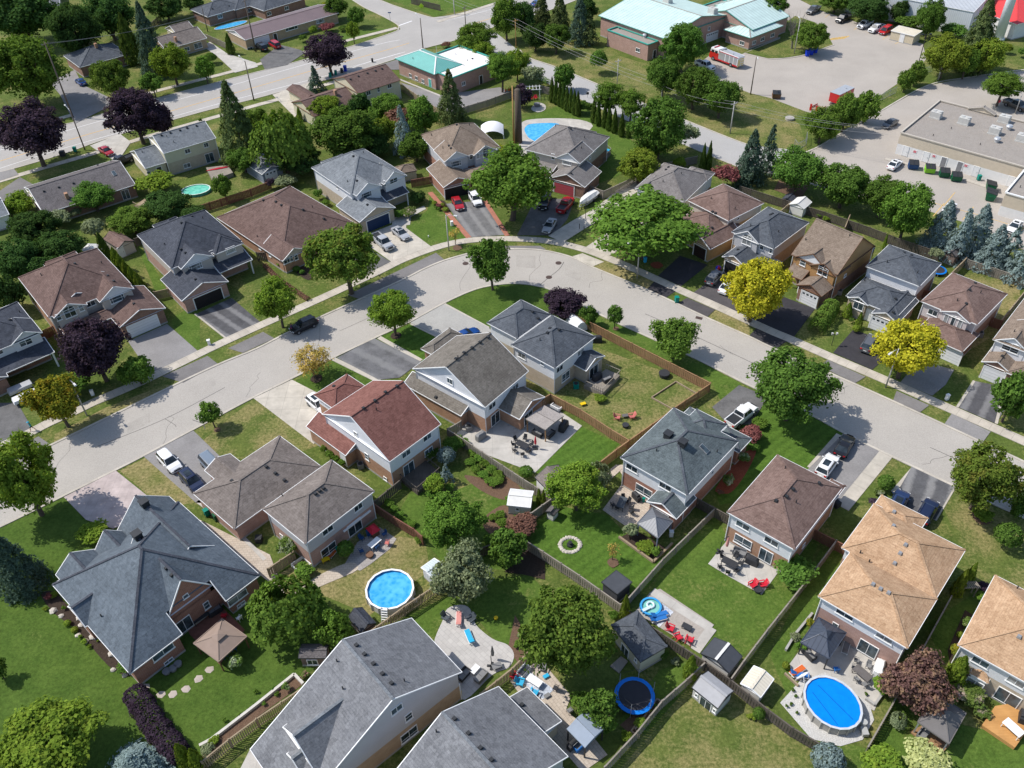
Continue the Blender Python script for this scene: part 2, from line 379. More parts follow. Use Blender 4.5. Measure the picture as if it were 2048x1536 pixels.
# ---- grass
G_MIX=grass('grass_mixed',(.056,.084,.017),(.088,.118,.026),(.20,.175,.066),.50)
G_DRY=grass('grass_dry',(.085,.105,.026),(.125,.132,.038),(.235,.195,.088),.72,.22)
G_LUSH=grass('grass_lush',(.044,.080,.013),(.066,.108,.019),(.12,.135,.04),.24,.12)
G_LAWN=grass('grass_lawn',(.052,.094,.015),(.078,.124,.022),(.16,.155,.052),.40,.18)
G_STR=grass('grass_striped',(.042,.084,.012),(.062,.112,.017),(.11,.135,.035),.22,.12,stripe=R(-52))
G_WORN=grass('grass_worn',(.066,.094,.020),(.10,.122,.030),(.21,.18,.075),.60,.2)
b=MB();b.poly([(-1500,-600,0),(1500,-600,0),(1500,1800,0),(-1500,1800,0)]);tag(b.build('ground',G_MIX),kind='structure')
LAWNS=[
 (G_LUSH,[(-80,1010),(125,995),(225,1060),(330,1010),(420,1060),(560,1180),(640,1190),(700,1270),(640,1330),(500,1420),(390,1540),(-80,1640)]),
 (G_LUSH,[(887,608),(937,584),(974,573),(1024,568),(1069,571),(1109,583),(1170,614),(1130,650),(1010,670),(975,655)]),
 (G_STR,[(1480,770),(1535,795),(1626,834),(1686,867),(1620,945),(1560,985),(1440,1010),(1420,960),(1490,860),(1440,815)]),
 (G_STR,[(1042,1080),(1110,1010),(1215,1030),(1255,1070),(1330,1120),(1300,1170),(1240,1210),(1170,1165)]),
 (G_STR,[(1071,945),(1164,854),(1240,888),(1180,940),(1120,955)]),
 (G_LAWN,[(1345,1090),(1425,1025),(1460,1080),(1640,1080),(1600,1180),(1470,1330),(1400,1300),(1300,1190)]),
 (G_WORN,[(1220,1560),(1290,1480),(1400,1360),(1500,1420),(1640,1500),(1740,1560)]),
 (G_WORN,[(395,890),(507,797),(640,890),(560,920),(440,918)]),
 (G_DRY,[(240,942),(290,916),(395,1005),(360,1010),(302,995)]),
 (G_DRY,[(700,1060),(850,1080),(860,1140),(740,1230),(620,1180),(560,1190),(540,1160)]),
 (G_LAWN,[(900,985),(990,950),(1075,1010),(1060,1100),(1000,1140),(880,1120),(800,1020),(820,985)]),
 (G_LAWN,[(820,1230),(960,1160),(1060,1150),(1150,1240),(1050,1300),(1000,1290),(930,1210),(880,1250),(860,1290)]),
 (G_WORN,[(1100,800),(1180,690),(1290,730),(1420,775),(1270,880),(1240,870)]),
 (G_STR,[(754,676),(819,648),(882,674),(912,680),(880,700),(845,724)]),
 (G_LUSH,[(585,765),(672,718),(760,760),(720,780),(650,790)]),
 (G_WORN,[(1170,250),(1196,172),(1391,252),(1494,292),(1616,306),(1600,250),(1536,197),(1424,157),(1300,130),(1060,60),(1056,118),(1114,138),(1140,150)]),
 (G_LAWN,[(1040,240),(1150,200),(1290,300),(1240,350),(1190,370),(1200,270),(1100,240)]),
 (G_LAWN,[(812,456),(862,494),(895,484),(940,475),(894,406),(860,384),(855,420)]),
 (G_MIX,[(500,690),(700,590),(735,588),(700,560),(520,640)]),
 (G_DRY,[(1192,526),(1220,515),(1310,560),(1294,579),(1186,533)]),
 (G_DRY,[(1431,620),(1500,650),(1499,673),(1414,637)]),
 (G_DRY,[(110,868),(212,815),(330,770),(350,770),(212,836),(107,888)]),
 (G_LAWN,[(1440,800),(1484,768),(1399,723),(1189,626),(1170,640),(1425,765)]),
 (G_WORN,[(1880,1000),(1910,975),(2048,1040),(2080,1180),(2000,1180),(1930,1120)]),
 (G_LUSH,[(1850,1250),(1960,1180),(2000,1180),(1890,1330)]),
 (G_LAWN,[(1540,1310),(1640,1100),(1690,1100),(1650,1190),(1580,1330),(1610,1460),(1740,1500),(1850,1290),(1900,1300),(1760,1560),(1620,1500)]),
 (G_LAWN,[(1750,1560),(1800,1480),(1880,1440),(2060,1480),(2060,1580)]),
 (G_DRY,[(1880,580),(2040,545),(2040,640),(1940,700),(1890,640)]),
 (G_LAWN,[(340,640),(400,600),(400,700),(370,690)]),(G_LAWN,[(300,520),(270,480),(310,580),(340,590)]),
 (G_LAWN,[(1240,1440),(1320,1340),(1440,1300),(1380,1370),(1290,1470)]),
 (G_LAWN,[(720,60),(790,55),(672,94),(600,100),(650,60)]),(G_LAWN,[(780,0),(869,33),(997,6),(1000,-20),(780,-20)]),
]
for i,(m,p) in enumerate(LAWNS):sheet('lawn',p,m,zl(.004))
# ---- crescent
ROADC=(.385,.357,.32)
ROAD=asphalt('road_asphalt',ROADC,.09,.10);CURB=concrete('curb_concrete',(.46,.42,.36),3,.7)
WALK=concrete('sidewalk_concrete',(.46,.415,.35),1.5,.66);APRON=asphalt('apron_asphalt',(.185,.175,.17),.2)
BLACKTOP=asphalt('fresh_blacktop',(.045,.043,.048),.2,.5);GREYTOP=asphalt('grey_asphalt',(.24,.23,.225),.15,.3);OLDTOP=asphalt('old_driveway_asphalt',(.13,.127,.125),.3,.5)
CONC=concrete('driveway_concrete',(.47,.43,.365),2.6,.7);CONCB=concrete('patio_concrete',(.45,.425,.385),3,.8)
OUT=[(-90,983),(0,940),(72,905),(107,888),(212,837),(350,770),(435,730),(512,698),(569,669),(637,636),(737,591),(807,559),(848,538),(889,521),(942,506),(974,500),(1024,498),(1086,501),(1144,515),(1186,535),(1294,580),(1414,636),(1499,674),(1536,692),(1620,729),(1708,768),(1786,803),(1888,850),(1968,887),(2048,924),(2140,968)]
INN=[(-90,1096),(0,1054),(125,993),(232,940),(287,912),(385,860),(507,795),(562,768),(672,713),(754,674),(819,644),(887,607),(937,584),(974,573),(1024,567),(1069,571),(1109,583),(1189,624),(1241,649),(1299,675),(1399,721),(1484,764),(1550,796),(1626,832),(1686,865),(1756,900),(1823,932),(1903,970),(2048,1036),(2140,1080)]
o_=smooth(G2(OUT),4);i_=smooth(G2(INN),4)
b=MB();n_=160
def resample(P,n):
    L=[0]
    for i in range(1,len(P)):L.append(L[-1]+(P[i]-P[i-1]).length)
    out=[];j=0
    for k in range(n+1):
        d=L[-1]*k/n
        while j < len(L)-2 and L[j+1] < d:j+=1
        f=(d-L[j])/max(1e-6,L[j+1]-L[j]);out.append(P[j].lerp(P[j+1],min(1,f)))
    return out
ra,rb=resample(o_,n_),resample(i_,n_);RA,RB=ra,rb
for i in range(n_):b.poly([(p.x,p.y,.03) for p in (rb[i],rb[i+1],ra[i+1],ra[i])])
tag(b.build('crescent_road',ROAD),kind='structure')
strip('curb',OUT,.38,CURB,0,.10);strip('curb',INN,.38,CURB,0,.10)
SW=[(-90,935),(0,894),(40,876),(100,845),(150,823),(187,805),(225,789),(280,765),(360,727),(425,695),(512,655),(600,616),(675,582),(752,546),(812,517),(887,491),(950,480),(1024,478),(1099,483),(1164,498),(1214,516),(1274,541),(1359,580),(1449,620),(1536,660),(1586,681),(1661,714),(1751,752),(1826,785),(1866,803),(1941,836),(2048,883),(2140,925)]
strip('sidewalk',SW,1.75,WALK,0,.075,kind='structure')
TAR=plain('tar',(.10,.095,.09),.6,.2)
for p,wd in (([(190,895),(330,838),(450,775)],.1),([(385,840),(405,848),(410,858)],.1),([(1079,571),(1098,555),(1118,539),(1128,524)],.12),([(1290,628),(1325,643),(1460,705),(1530,738),(1700,815)],.1),([(680,662),(740,635),(760,628)],.08),([(925,520),(940,530)],.1),([(1860,895),(1960,940),(2060,985)],.1),([(330,838),(350,850),(352,855)],.07)):
    strip('road_crack',p,wd,TAR,.03,.034)
cr=random.Random(11)
for k in range(12):
    i=8+int(k*12)+cr.randint(0,4);f0=cr.choice((0,.1,.5));f1=cr.choice((.45,.9,1));n=5
    strip('road_crack',[RB[min(n_,i+round(q*cr.uniform(.2,.7)))].lerp(RA[min(n_,i+round(q*.5))],f0+(f1-f0)*q/n)+Vector((cr.uniform(-.25,.25),cr.uniform(-.25,.25),0)) for q in range(n+1)],.045,TAR,.03,.0345+.0004*k,2,world=True)
for k in range(5):
    i=cr.randint(10,145);f=cr.uniform(.15,.7);a_,b_,c_,d_=[RB[i+q].lerp(RA[i+q],f+e) for q,e in ((0,0),(3,0),(3,.18),(0,.18))];b=MB();b.poly([(p.x,p.y,.0322+.0003*k) for p in (a_,b_,c_,d_)]);tag(b.build('road_patch',asphalt('road_patch',sc(ROADC,.93),.1,.5)),kind='structure')
IRON=plain('manhole_iron',(.075,.05,.042),.6,.2)
for x,y,lb in ((1117,526,'rusty round manhole cover near the curb by the curved sidewalk'),(1098,554.5,'dark manhole cover in the middle of the bend'),(931,527,'reddish manhole cover by the bend opposite the slim street tree')):
    b=MB();c=g(x,y,.031);b.cyl(c,.55,.012,20);b.cyl(c+Vector((0,0,.012)),.42,.006,16);tag(b.build('manhole_cover',IRON),lb,'manhole cover','manhole covers in the crescent')
b=MB();c=g(1398,636,.032);b.box(c,(1.1,.7,.03),R(-27));[b.box(c+Vector((k*.18*math.cos(R(-27)),k*.18*math.sin(R(-27)),.02)),(.06,.6,.02),R(-27)) for k in range(-2,3)]
tag(b.build('storm_drain',IRON),'rusty storm drain grate at the curb below the double driveway apron','storm drain')
# ---- driveways
tk=lambda p,q:math.atan2(*(lambda d:(d.x,-d.y))(g(*q)-g(*p))) # direction across a driveway running p->q
def drv(pts,mat,uvdir=None):return sheet('driveway',pts,mat,zl(.036),uvdir=uvdir)
M_L3=asphalt('worn_driveway',(.085,.084,.088),.3,.6,tracks=(tk((426,620),(487,660)),2.4,0.5,(.24,.235,.235)))
M_S3=asphalt('worn_driveway_two',(.10,.10,.105),.3,.6,tracks=(tk((1850,950),(1830,1010)),2.6,1.2,(.28,.275,.27)))
M_R6=asphalt('worn_driveway_three',(.085,.084,.09),.3,.6,tracks=(tk((1970,790),(1950,830)),2.5,0,(.24,.235,.235)))
M_C1=asphalt('streaked_driveway',(.15,.148,.148),.3,.6,tracks=(tk((930,410),(970,465)),2.5,.8,(.26,.255,.25)))
for p,m in (
 ([(256,683),(334,648),(399,705),(302,753),(285,725)],GREYTOP),([(325,753),(415,712),(436,728),(367,766)],APRON),
 ([(389,630),(463,596),(520,644),(456,678)],M_L3),([(456,697),(526,664),(549,677),(486,706)],APRON),
 ([(-60,842),(-10,806),(35,806),(64,856),(28,876),(-60,915)],OLDTOP),([(18,903),(77,873),(99,888),(72,902),(20,926)],APRON),
 ([(690,522),(742,500),(787,527),(733,556)],OLDTOP),([(695,590),(872,506),(889,520),(807,557),(717,598)],APRON),
 ([(732,470),(784,450),(815,437),(812,456),(863,494),(787,527),(735,490)],CONC),
 ([(785,437),(800,432),(848,412),(852,418),(822,434),(820,450),(784,452)],CONCB),
 ([(892,408),(969,401),(1012,470),(939,475)],M_C1),
 ([(1071,398),(1150,398),(1134,440),(1107,471),(1034,471)],OLDTOP),([(960,492),(1080,492),(1092,499),(1050,498),(970,502)],APRON),
 ([(1171,495),(1245,445),(1300,445),(1230,506),(1215,512)],CONC),([(1165,507),(1208,524),(1186,533),(1145,513)],CONC),
 ([(1360,512),(1416,530),(1362,573),(1316,552)],BLACKTOP),([(1309,563),(1351,583),(1330,597),(1295,578)],BLACKTOP),
 ([(1446,544),(1480,552),(1510,580),(1475,624),(1386,586)],asphalt('dark_driveway',(.085,.078,.08),.2,.4)),([(1374,596),(1430,620),(1415,634),(1356,607)],asphalt('dark_driveway',(.085,.078,.08))),
 ([(1556,590),(1630,618),(1588,674),(1500,640),(1530,600)],BLACKTOP),([(1513,657),(1573,683),(1552,698),(1499,671)],BLACKTOP),
 ([(1706,660),(1755,676),(1790,700),(1744,740),(1666,706)],BLACKTOP),([(1655,720),(1731,754),(1710,767),(1640,733)],APRON),
 ([(1836,722),(1908,740),(1891,770),(1864,792),(1800,766)],GREYTOP),([(1793,782),(1858,811),(1840,825),(1786,801)],APRON),
 ([(1946,762),(2012,775),(2008,822),(1991,848),(1914,814)],M_R6),([(1903,828),(1981,864),(1966,884),(1889,848)],GREYTOP),
 ([(887,609),(977,655),(985,664),(912,684),(877,674),(821,646)],asphalt('pale_driveway',(.36,.35,.325),.1,.3)),
 ([(749,677),(842,724),(799,756),(757,760),(674,716)],asphalt('streaked_driveway_two',(.13,.13,.135),.35,.5,tracks=(tk((712,696),(800,740)),3.4,0,(.22,.22,.22)))),
 ([(507,797),(584,760),(652,795),(655,840),(628,889)],CONC),
 ([(387,862),(447,920),(460,970),(440,1010),(392,1006),(288,914)],GREYTOP),
 ([(128,995),(232,942),(302,998),(275,1040),(226,1058),(172,1040)],concrete('stamped_concrete',(.44,.37,.35),1.2,.85,.12)),
 ([(1424,815),(1478,771),(1537,794),(1500,850),(1456,850)],OLDTOP),
 ([(1686,868),(1758,903),(1672,1008),(1615,940)],GREYTOP),
 ([(1823,934),(1908,974),(1870,1040),(1780,1010)],M_S3),
 ([(500,1500),(540,1480),(560,1560),(470,1560)],CONCB),
):drv(p,m)
for p,wd,m in (([(758,675),(842,722)],.8,CONC),([(667,718),(758,763)],.8,CONC),([(1768,907),(1680,1013)],2.3,CONC),([(1679,870),(1620,937)],.9,CONC),([(1827,936),(1785,985)],.5,CONC),([(1906,975),(1868,1040)],.6,CONC),([(889,608),(978,656)],.4,CONC),([(821,648),(878,676)],.3,CONC),([(390,628),(456,680)],.3,CONC),
  ([(860,385),(938,476)],1.0,plain('red_paver',(.36,.15,.10),.9,.15)),([(968,400),(1015,472)],.9,plain('red_paver',(.36,.15,.10))),([(1111,479),(1160,448),(1209,420),(1250,385),(1290,360)],3.6,CONC),([(2010,775),(1992,848)],.4,CONC),([(1948,762),(1914,815)],.35,CONC),([(395,1003),(470,1060),(530,1120)],.5,CONCB)):
    strip('path_strip',p,wd,m,0,zl(.06),n=2)
# ---- main road in the upper left and its side street
MR_LO=[(-120,375),(0,345),(120,310),(230,272),(345,240),(430,217),(512,197),(600,173),(692,149),(794,117),(849,97),(912,80),(1000,50),(1100,20),(1190,-15)]
MR_UP=[(-120,325),(0,290),(112,254),(170,239),(295,202),(472,155),(574,129),(692,96),(784,67),(802,58),(870,34),(902,31),(997,7),(1060,-22),(1150,-60)]
MROAD=asphalt('main_road_asphalt',(.37,.35,.325),.08,.15)
ra,rb=resample(G2(MR_UP),60),resample(G2(MR_LO),60);b=MB()
for i in range(60):b.poly([(p.x,p.y,.028) for p in (rb[i],rb[i+1],ra[i+1],ra[i])])
tag(b.build('main_road',MROAD),kind='structure')
sheet('side_street',[(802,60),(794,48),(760,30),(727,14),(690,-10),(640,-50),(700,-60),(757,-2),(799,15),(868,37)],MROAD,.024)
strip('curb',MR_LO,.35,CURB,0,.09);strip('curb',[(-120,325),(0,290),(112,254),(170,239),(295,202),(472,155),(574,129),(692,96),(784,66),(797,57),(793,48),(760,30),(727,14),(690,-10)],.35,CURB,0,.09)
strip('curb',[(740,-14),(757,-1),(799,15),(868,36),(902,31),(997,7),(1060,-22)],.35,CURB,0,.09)
LW=plain('road_paint_white',(.72,.71,.70),.6,.08);LY=plain('road_paint_yellow',(.62,.36,.08),.6,.1)
YL=[(-60,341),(50,307),(132,282),(207,260),(350,220),(512,174),(650,134),(760,104),(819,86)]
strip('road_marking',YL,.22,LY,.02,.034);strip('road_marking',[(945,48),(1010,28),(1090,-2)],.22,LY,.02,.034)
strip('road_marking',[(-60,318),(125,264),(205,241),(350,201),(430,180),(512,157),(650,118),(760,88),(800,80)],.16,LW,.02,.034)
strip('road_marking',[(-60,361),(0,337),(130,296),(250,262),(400,218),(512,188),(650,152),(700,138),(720,130),(810,104)],.16,LW,.02,.034)
strip('road_marking',[(796,52),(824,42)],.5,LW,.02,.033);strip('road_marking',[(880,44),(960,25),(1000,14)],.16,LW,.02,.034)
strip('road_marking',[(660,145),(770,115),(800,106)],.12,LW,.02,.0335)
for p in ([(-100,292),(0,266),(100,242),(217,210),(295,187),(450,147),(512,130),(617,102),(672,87),(794,56)],[(-100,392),(0,362),(90,335),(187,307),(300,272),(407,241),(512,211),(549,201),(617,180),(667,165),(760,138),(800,126)],[(875,44),(1000,4),(1040,-10)]):
    strip('sidewalk',p,1.7,WALK,0,.07)
for p,m in (([(100,165),(150,140),(165,170),(228,200),(218,214),(170,238),(150,248),(120,190)],GREYTOP),([(520,120),(560,90),(600,100),(610,106),(575,130),(530,140)],OLDTOP),([(405,92),(420,84),(455,108),(512,126),(516,134),(470,146),(440,118)],CONCB),
  ([(180,292),(240,268),(262,285),(235,325),(195,302)],CONCB),([(545,190),(620,165),(620,190),(590,235),(560,205)],CONC),([(-40,410),(40,355),(82,378),(40,420)],APRON),([(-40,355),(28,338),(38,350),(-40,375)],GREYTOP),([(800,118),(845,100),(830,140),(760,140),(735,150),(700,160),(700,148)],APRON)):
    drv(p,m)
# ---- lane by the fire hall, car parks
LOT=asphalt('car_park_asphalt',(.375,.34,.30),.10,.10);LANE=asphalt('lane_asphalt',(.38,.37,.355),.07,.12)
sheet('lane',[(985,60),(1056,116),(1114,136),(1196,170),(1391,250),(1494,290),(1616,303),(1560,352),(1474,333),(1386,297),(1290,258),(1180,208),(1080,160),(1030,130),(960,90)],LANE,.026)
strip('curb',[(1040,100),(1056,115),(1114,135),(1196,169),(1391,249),(1494,289),(1560,305),(1616,303),(1690,262),(1753,227),(1853,172),(1936,155),(2060,138)],.35,CURB,0,.1)
strip('curb',[(1386,297),(1474,333),(1520,347)],.35,CURB,0,.1)
sheet('car_park',[(1616,304),(1690,262),(1753,227),(1853,172),(1936,155),(2060,140),(2120,200),(2120,540),(2048,500),(1960,455),(1850,420),(1700,390),(1560,352),(1480,335)],LOT,.022)
sheet('fire_hall_yard',[(1395,130),(1424,156),(1499,186),(1540,196),(1611,223),(1660,236),(1753,196),(1835,140),(1852,118),(1846,88),(1765,62),(1700,40),(1643,22),(1600,0),(1570,-30),(1500,-30),(1560,20),(1590,60),(1480,110),(1420,110)],LOT,.02)
sheet('grass_island',[(1490,106),(1536,117),(1570,116),(1606,110),(1666,90),(1655,70),(1630,45),(1590,32),(1565,50),(1560,78)],G_MIX,.06)
strip('curb',[(1490,108),(1536,118),(1570,117),(1606,111),(1668,90)],.3,CURB,0,.12)
LYP=plain('parking_paint',(.60,.40,.14),.7,.15)
for p in ([(1765,79),(1778,70)],[(1790,88),(1808,79)],[(1708,60),(1718,52)],[(1650,35),(1660,28)],[(1682,47),(1690,40)]):strip('road_marking',p,.15,LYP,.02,.036,1)
for k in range(6):strip('road_marking',[(1655+k*6,81-k*.6),(1668+k*6,76-k*.8)],.5,LYP,.02,.036,1)
strip('road_marking',[(1858,403),(1885,411),(1950,428),(2048,458)],.15,LYP,.02,.036,1)
for x,y in ((1866,433),(1888,411),(1925,440),(2040,465)):strip('road_marking',[(x,y),(x+22,y-26)],.15,LYP,.02,.036,1)
strip('pavement',[(1770,318),(1830,332),(1900,350),(1990,380)],1.0,CURB,0,.13,1)
# ---- patios, beds
def bed(pts,m=None,sm=False,nm='planting_bed'):return sheet(nm,pts,m or SOIL,zl(.026),sm)
SOIL=mulch('dark_mulch',(.030,.023,.018),(.075,.055,.042));REDM=mulch('red_mulch',(.17,.045,.025),(.30,.09,.05));BRNM=mulch('brown_mulch',(.10,.062,.040),(.19,.12,.08))
bed([(82,1190),(108,1183),(140,1215),(250,1320),(285,1345),(255,1352),(215,1330),(155,1262),(110,1228)],SOIL,True)
bed([(1432,975),(1478,915),(1500,900),(1512,905),(1490,950),(1462,985),(1440,985)],REDM,True)
bed([(930,950),(1020,975),(1010,1000),(960,980)],BRNM,True);bed([(965,1040),(1010,1010),(1030,1050),(985,1070)],BRNM,True);bed([(1000,935),(1020,950),(1060,1000),(1030,990),(990,960)],BRNM)
bed([(402,1490),(421,1478),(512,1408),(588,1347),(607,1368),(512,1436),(457,1478),(405,1520)],BRNM)
bed([(1030,1230),(1060,1280),(1080,1310),(1040,1330),(1015,1300)],BRNM)
bed([(1240,1075),(1270,1060),(1330,1095),(1310,1120),(1285,1110)],SOIL)
bed([(620,560),(630,540),(600,520),(590,540),(602,553)],SOIL,True);bed([(1950,1010),(1985,1040),(1965,1050),(1945,1035)],BRNM,True)
bed([(875,403),(888,402),(900,420),(886,424),(873,412)],SOIL,True)
bed([(1240,1450),(1300,1400),(1330,1410),(1262,1470)],BRNM);bed([(1900,1330),(1925,1260),(1945,1230),(1930,1220),(1895,1300)],SOIL)
bed([(1010,1145),(1040,1060),(1090,1120),(1090,1160),(1050,1150)],SOIL)
P_TAN=pavers('tan_pavers',(.44,.37,.30),(.52,.45,.37));P_GREY=pavers('grey_pavers',(.33,.30,.28),(.40,.37,.34),.45,.3);P_PALE=pavers('pale_flagstones',(.42,.40,.38),(.50,.48,.45),.7,.5,.7)
PAT=lambda pts,m,sm=False,uvd=None:sheet('patio',pts,m,zl(.05),sm,uvd)
PAT([(905,875),(935,845),(1020,800),(1085,800),(1164,852),(1070,946),(1000,920),(960,905)],CONCB)
PAT([(1205,1020),(1250,960),(1232,930),(1262,930),(1340,1010),(1320,1050),(1250,1052)],P_TAN,uvd=((1205,1020),(1250,1052)))
PAT([(1416,1128),(1455,1080),(1560,1140),(1523,1190),(1455,1152)],CONCB)
PAT([(690,1128),(715,1085),(760,1055),(793,1078),(780,1098),(742,1128),(720,1142)],P_GREY)
PAT([(640,1150),(700,1125),(715,1140),(660,1165),(600,1190),(590,1185)],P_TAN,True)
PAT([(868,1290),(886,1240),(895,1218),(920,1210),(940,1218),(952,1250),(985,1278),(1015,1290),(1028,1310),(1018,1335),(985,1350),(930,1400),(910,1370),(895,1320)],P_PALE,True,((868,1290),(940,1360)))
PAT([(1020,1362),(1080,1318),(1142,1392),(1132,1420),(1175,1460),(1215,1510),(1165,1545),(1090,1460)],P_TAN,uvd=((1076,1320),(1140,1400)))
PAT([(1300,1185),(1320,1178),(1428,1250),(1392,1300),(1270,1225)],plain('gravel_tan',(.36,.32,.28),.95,.12,4))
strip('path_strip',[(1304,1183),(1422,1258)],1.1,CONCB,0,.085,1);strip('path_strip',[(1424,1256),(1390,1302)],1.1,CONCB,0,.09,1)
PAT([(1578,1330),(1600,1300),(1640,1225),(1800,1315),(1770,1375),(1748,1422),(1700,1400),(1640,1360),(1590,1362)],CONCB)
WGRAV=mulch('white_gravel',(.38,.36,.33),(.70,.68,.64),5)
PAT([(1560,1406),(1600,1362),(1650,1345),(1738,1408),(1748,1440),(1725,1480),(1680,1493),(1622,1478)],WGRAV)
PAT([(1040,250),(1075,238),(1160,240),(1180,260),(1060,310),(1040,300)],CONCB,True)
PAT([(800,165),(880,190),(1000,175),(1020,185),(905,228),(850,205)],GREYTOP);PAT([(798,160),(885,195),(880,190),(800,158)],CONCB)
PAT([(1062,218),(1075,206),(1090,210),(1090,220),(1075,225)],CONCB,True)
PAT([(1560,355),(1620,370),(1600,400),(1548,380)],BRNM);PAT([(400,1040),(540,1110),(570,1190),(520,1150),(395,1060)],P_TAN)
PAT([(360,1225),(430,1200),(490,1260),(440,1330),(380,1270)],plain('brick_paver_red',(.20,.085,.06),.9,.2))
# ================================================================== houses and other buildings
SH={
 'brown':shingle('shingle_brown',(.118,.076,.065),(.162,.11,.096)),'slate':shingle('shingle_slate',(.070,.080,.095),(.105,.115,.13)),
 'dark':shingle('shingle_charcoal',(.050,.055,.068),(.075,.082,.10)),'lgrey':shingle('shingle_pale_grey',(.14,.155,.17),(.20,.215,.23)),
 'grey':shingle('shingle_grey',(.145,.148,.16),(.20,.205,.215)),'tanbr':shingle('shingle_weathered_tan',(.165,.125,.095),(.24,.19,.15),.3),
 'taupe':shingle('shingle_taupe',(.15,.128,.115),(.20,.172,.155)),'olive':shingle('shingle_grey_brown',(.135,.12,.102),(.185,.167,.145)),
 'red':shingle('shingle_red',(.165,.073,.060),(.222,.106,.088)),'rust':shingle('shingle_russet',(.148,.096,.080),(.20,.138,.118)),
 'sgreen':shingle('shingle_blue_green',(.075,.092,.10),(.125,.15,.155),.25),'tan':shingle('shingle_tan',(.36,.225,.13),(.48,.32,.20),.2),
 'oldgrey':shingle('shingle_old_grey',(.10,.092,.092),(.16,.145,.145),.35),'greytan':shingle('shingle_grey_tan',(.155,.14,.135),(.215,.20,.19),.3),
 'shake':shingle('shake_blue_grey',(.088,.108,.130),(.125,.15,.176),.2,.42,.7),'bmetal':ribmetal('brown_metal_roof',(.165,.115,.115),.45,.5,.75),
 'teal':ribmetal('teal_metal_roof',(.15,.42,.37),.55,.4,.75),'teal2':ribmetal('teal_white_metal_roof',(.52,.66,.62),1.1,.4,.7),'white':plain('white_membrane',(.78,.76,.74),.7,.04,.3),
 'gravel':mulch('roof_gravel',(.25,.22,.19),(.36,.325,.29),1.2),'gmetal':ribmetal('grey_metal_roof',(.42,.44,.46),.9,.45,.8),'redm':plain('red_awning',(.62,.06,.06),.5,.08),
}
WL={
 'white':siding('siding_white',(.74,.75,.77)),'cream':siding('siding_cream',(.62,.57,.42)),'beige':siding('siding_beige',(.52,.47,.42)),'lg':siding('siding_pale_grey',(.50,.50,.52)),
 'orange':siding('siding_ochre',(.42,.245,.105)),'pink':siding('siding_pale_pink',(.60,.54,.53)),'blue':siding('siding_blue_grey',(.20,.23,.29)),
 'red':brickm('brick_red',(.27,.115,.075),(.36,.17,.115),(.40,.35,.31)),'orangeb':brickm('brick_orange',(.34,.175,.10),(.44,.25,.155),(.42,.36,.30)),
 'brownb':brickm('brick_brown',(.21,.115,.08),(.29,.165,.12),(.32,.28,.25)),'tanb':brickm('brick_tan',(.39,.27,.17),(.47,.34,.22),(.45,.40,.33)),'ochre':brickm('brick_ochre',(.42,.26,.11),(.50,.32,.15),(.45,.36,.24)),
 'pinkb':brickm('brick_pink',(.36,.21,.17),(.45,.28,.23),(.46,.40,.36)),'beigeb':brickm('brick_beige',(.44,.36,.26),(.53,.44,.33),(.50,.46,.40)),
 'corr':siding('corrugated_white_metal',(.62,.65,.68),.5,True),'stucco':plain('beige_stucco',(.56,.48,.37),.9,.06),'wht':plain('painted_block',(.72,.71,.69),.8,.06),
 'foundation':plain('concrete_foundation',(.36,.35,.33),.9,.1),
}
PANE=[GLASS,glassm('window_glass_blue',(.06,.085,.10)),glassm('window_glass_curtain',(.22,.23,.23),.15)]
GD={'white':siding('garage_door_white',(.76,.76,.77),.5),'black':siding('garage_door_black',(.018,.016,.018),.5),'navy':siding('garage_door_navy',(.012,.035,.10),.5),'red':siding('garage_door_red',(.42,.07,.09),.5),'brown':siding('garage_door_brown',(.035,.018,.016),.5)}
rng=random.Random(7)
HOUSES={}
class House:
    pass
def hipgeo(u0,u1,v0,v1,z,p):
    du,dv=u1-u0,v1-v0
    c=[(u0,v0,z),(u1,v0,z),(u1,v1,z),(u0,v1,z)]
    if du >= dv:
        h=z+p*dv/2;vm=(v0+v1)/2;a=(u0+dv/2,vm,h);b_=(u1-dv/2,vm,h)
        F=[[c[0],c[1],b_,a],[c[2],c[3],a,b_],[c[1],c[2],b_],[c[3],c[0],a]];caps=[(a,b_),(c[0],a),(c[3],a),(c[1],b_),(c[2],b_)]
    else:
        h=z+p*du/2;um=(u0+u1)/2;a=(um,v0+du/2,h);b_=(um,v1-du/2,h)
        F=[[c[1],c[2],b_,a],[c[3],c[0],a,b_],[c[0],c[1],a],[c[2],c[3],b_]];caps=[(a,b_),(c[0],a),(c[1],a),(c[2],b_),(c[3],b_)]
    return F,caps,[(c[i],c[(i+1) % 4]) for i in range(4)],[]
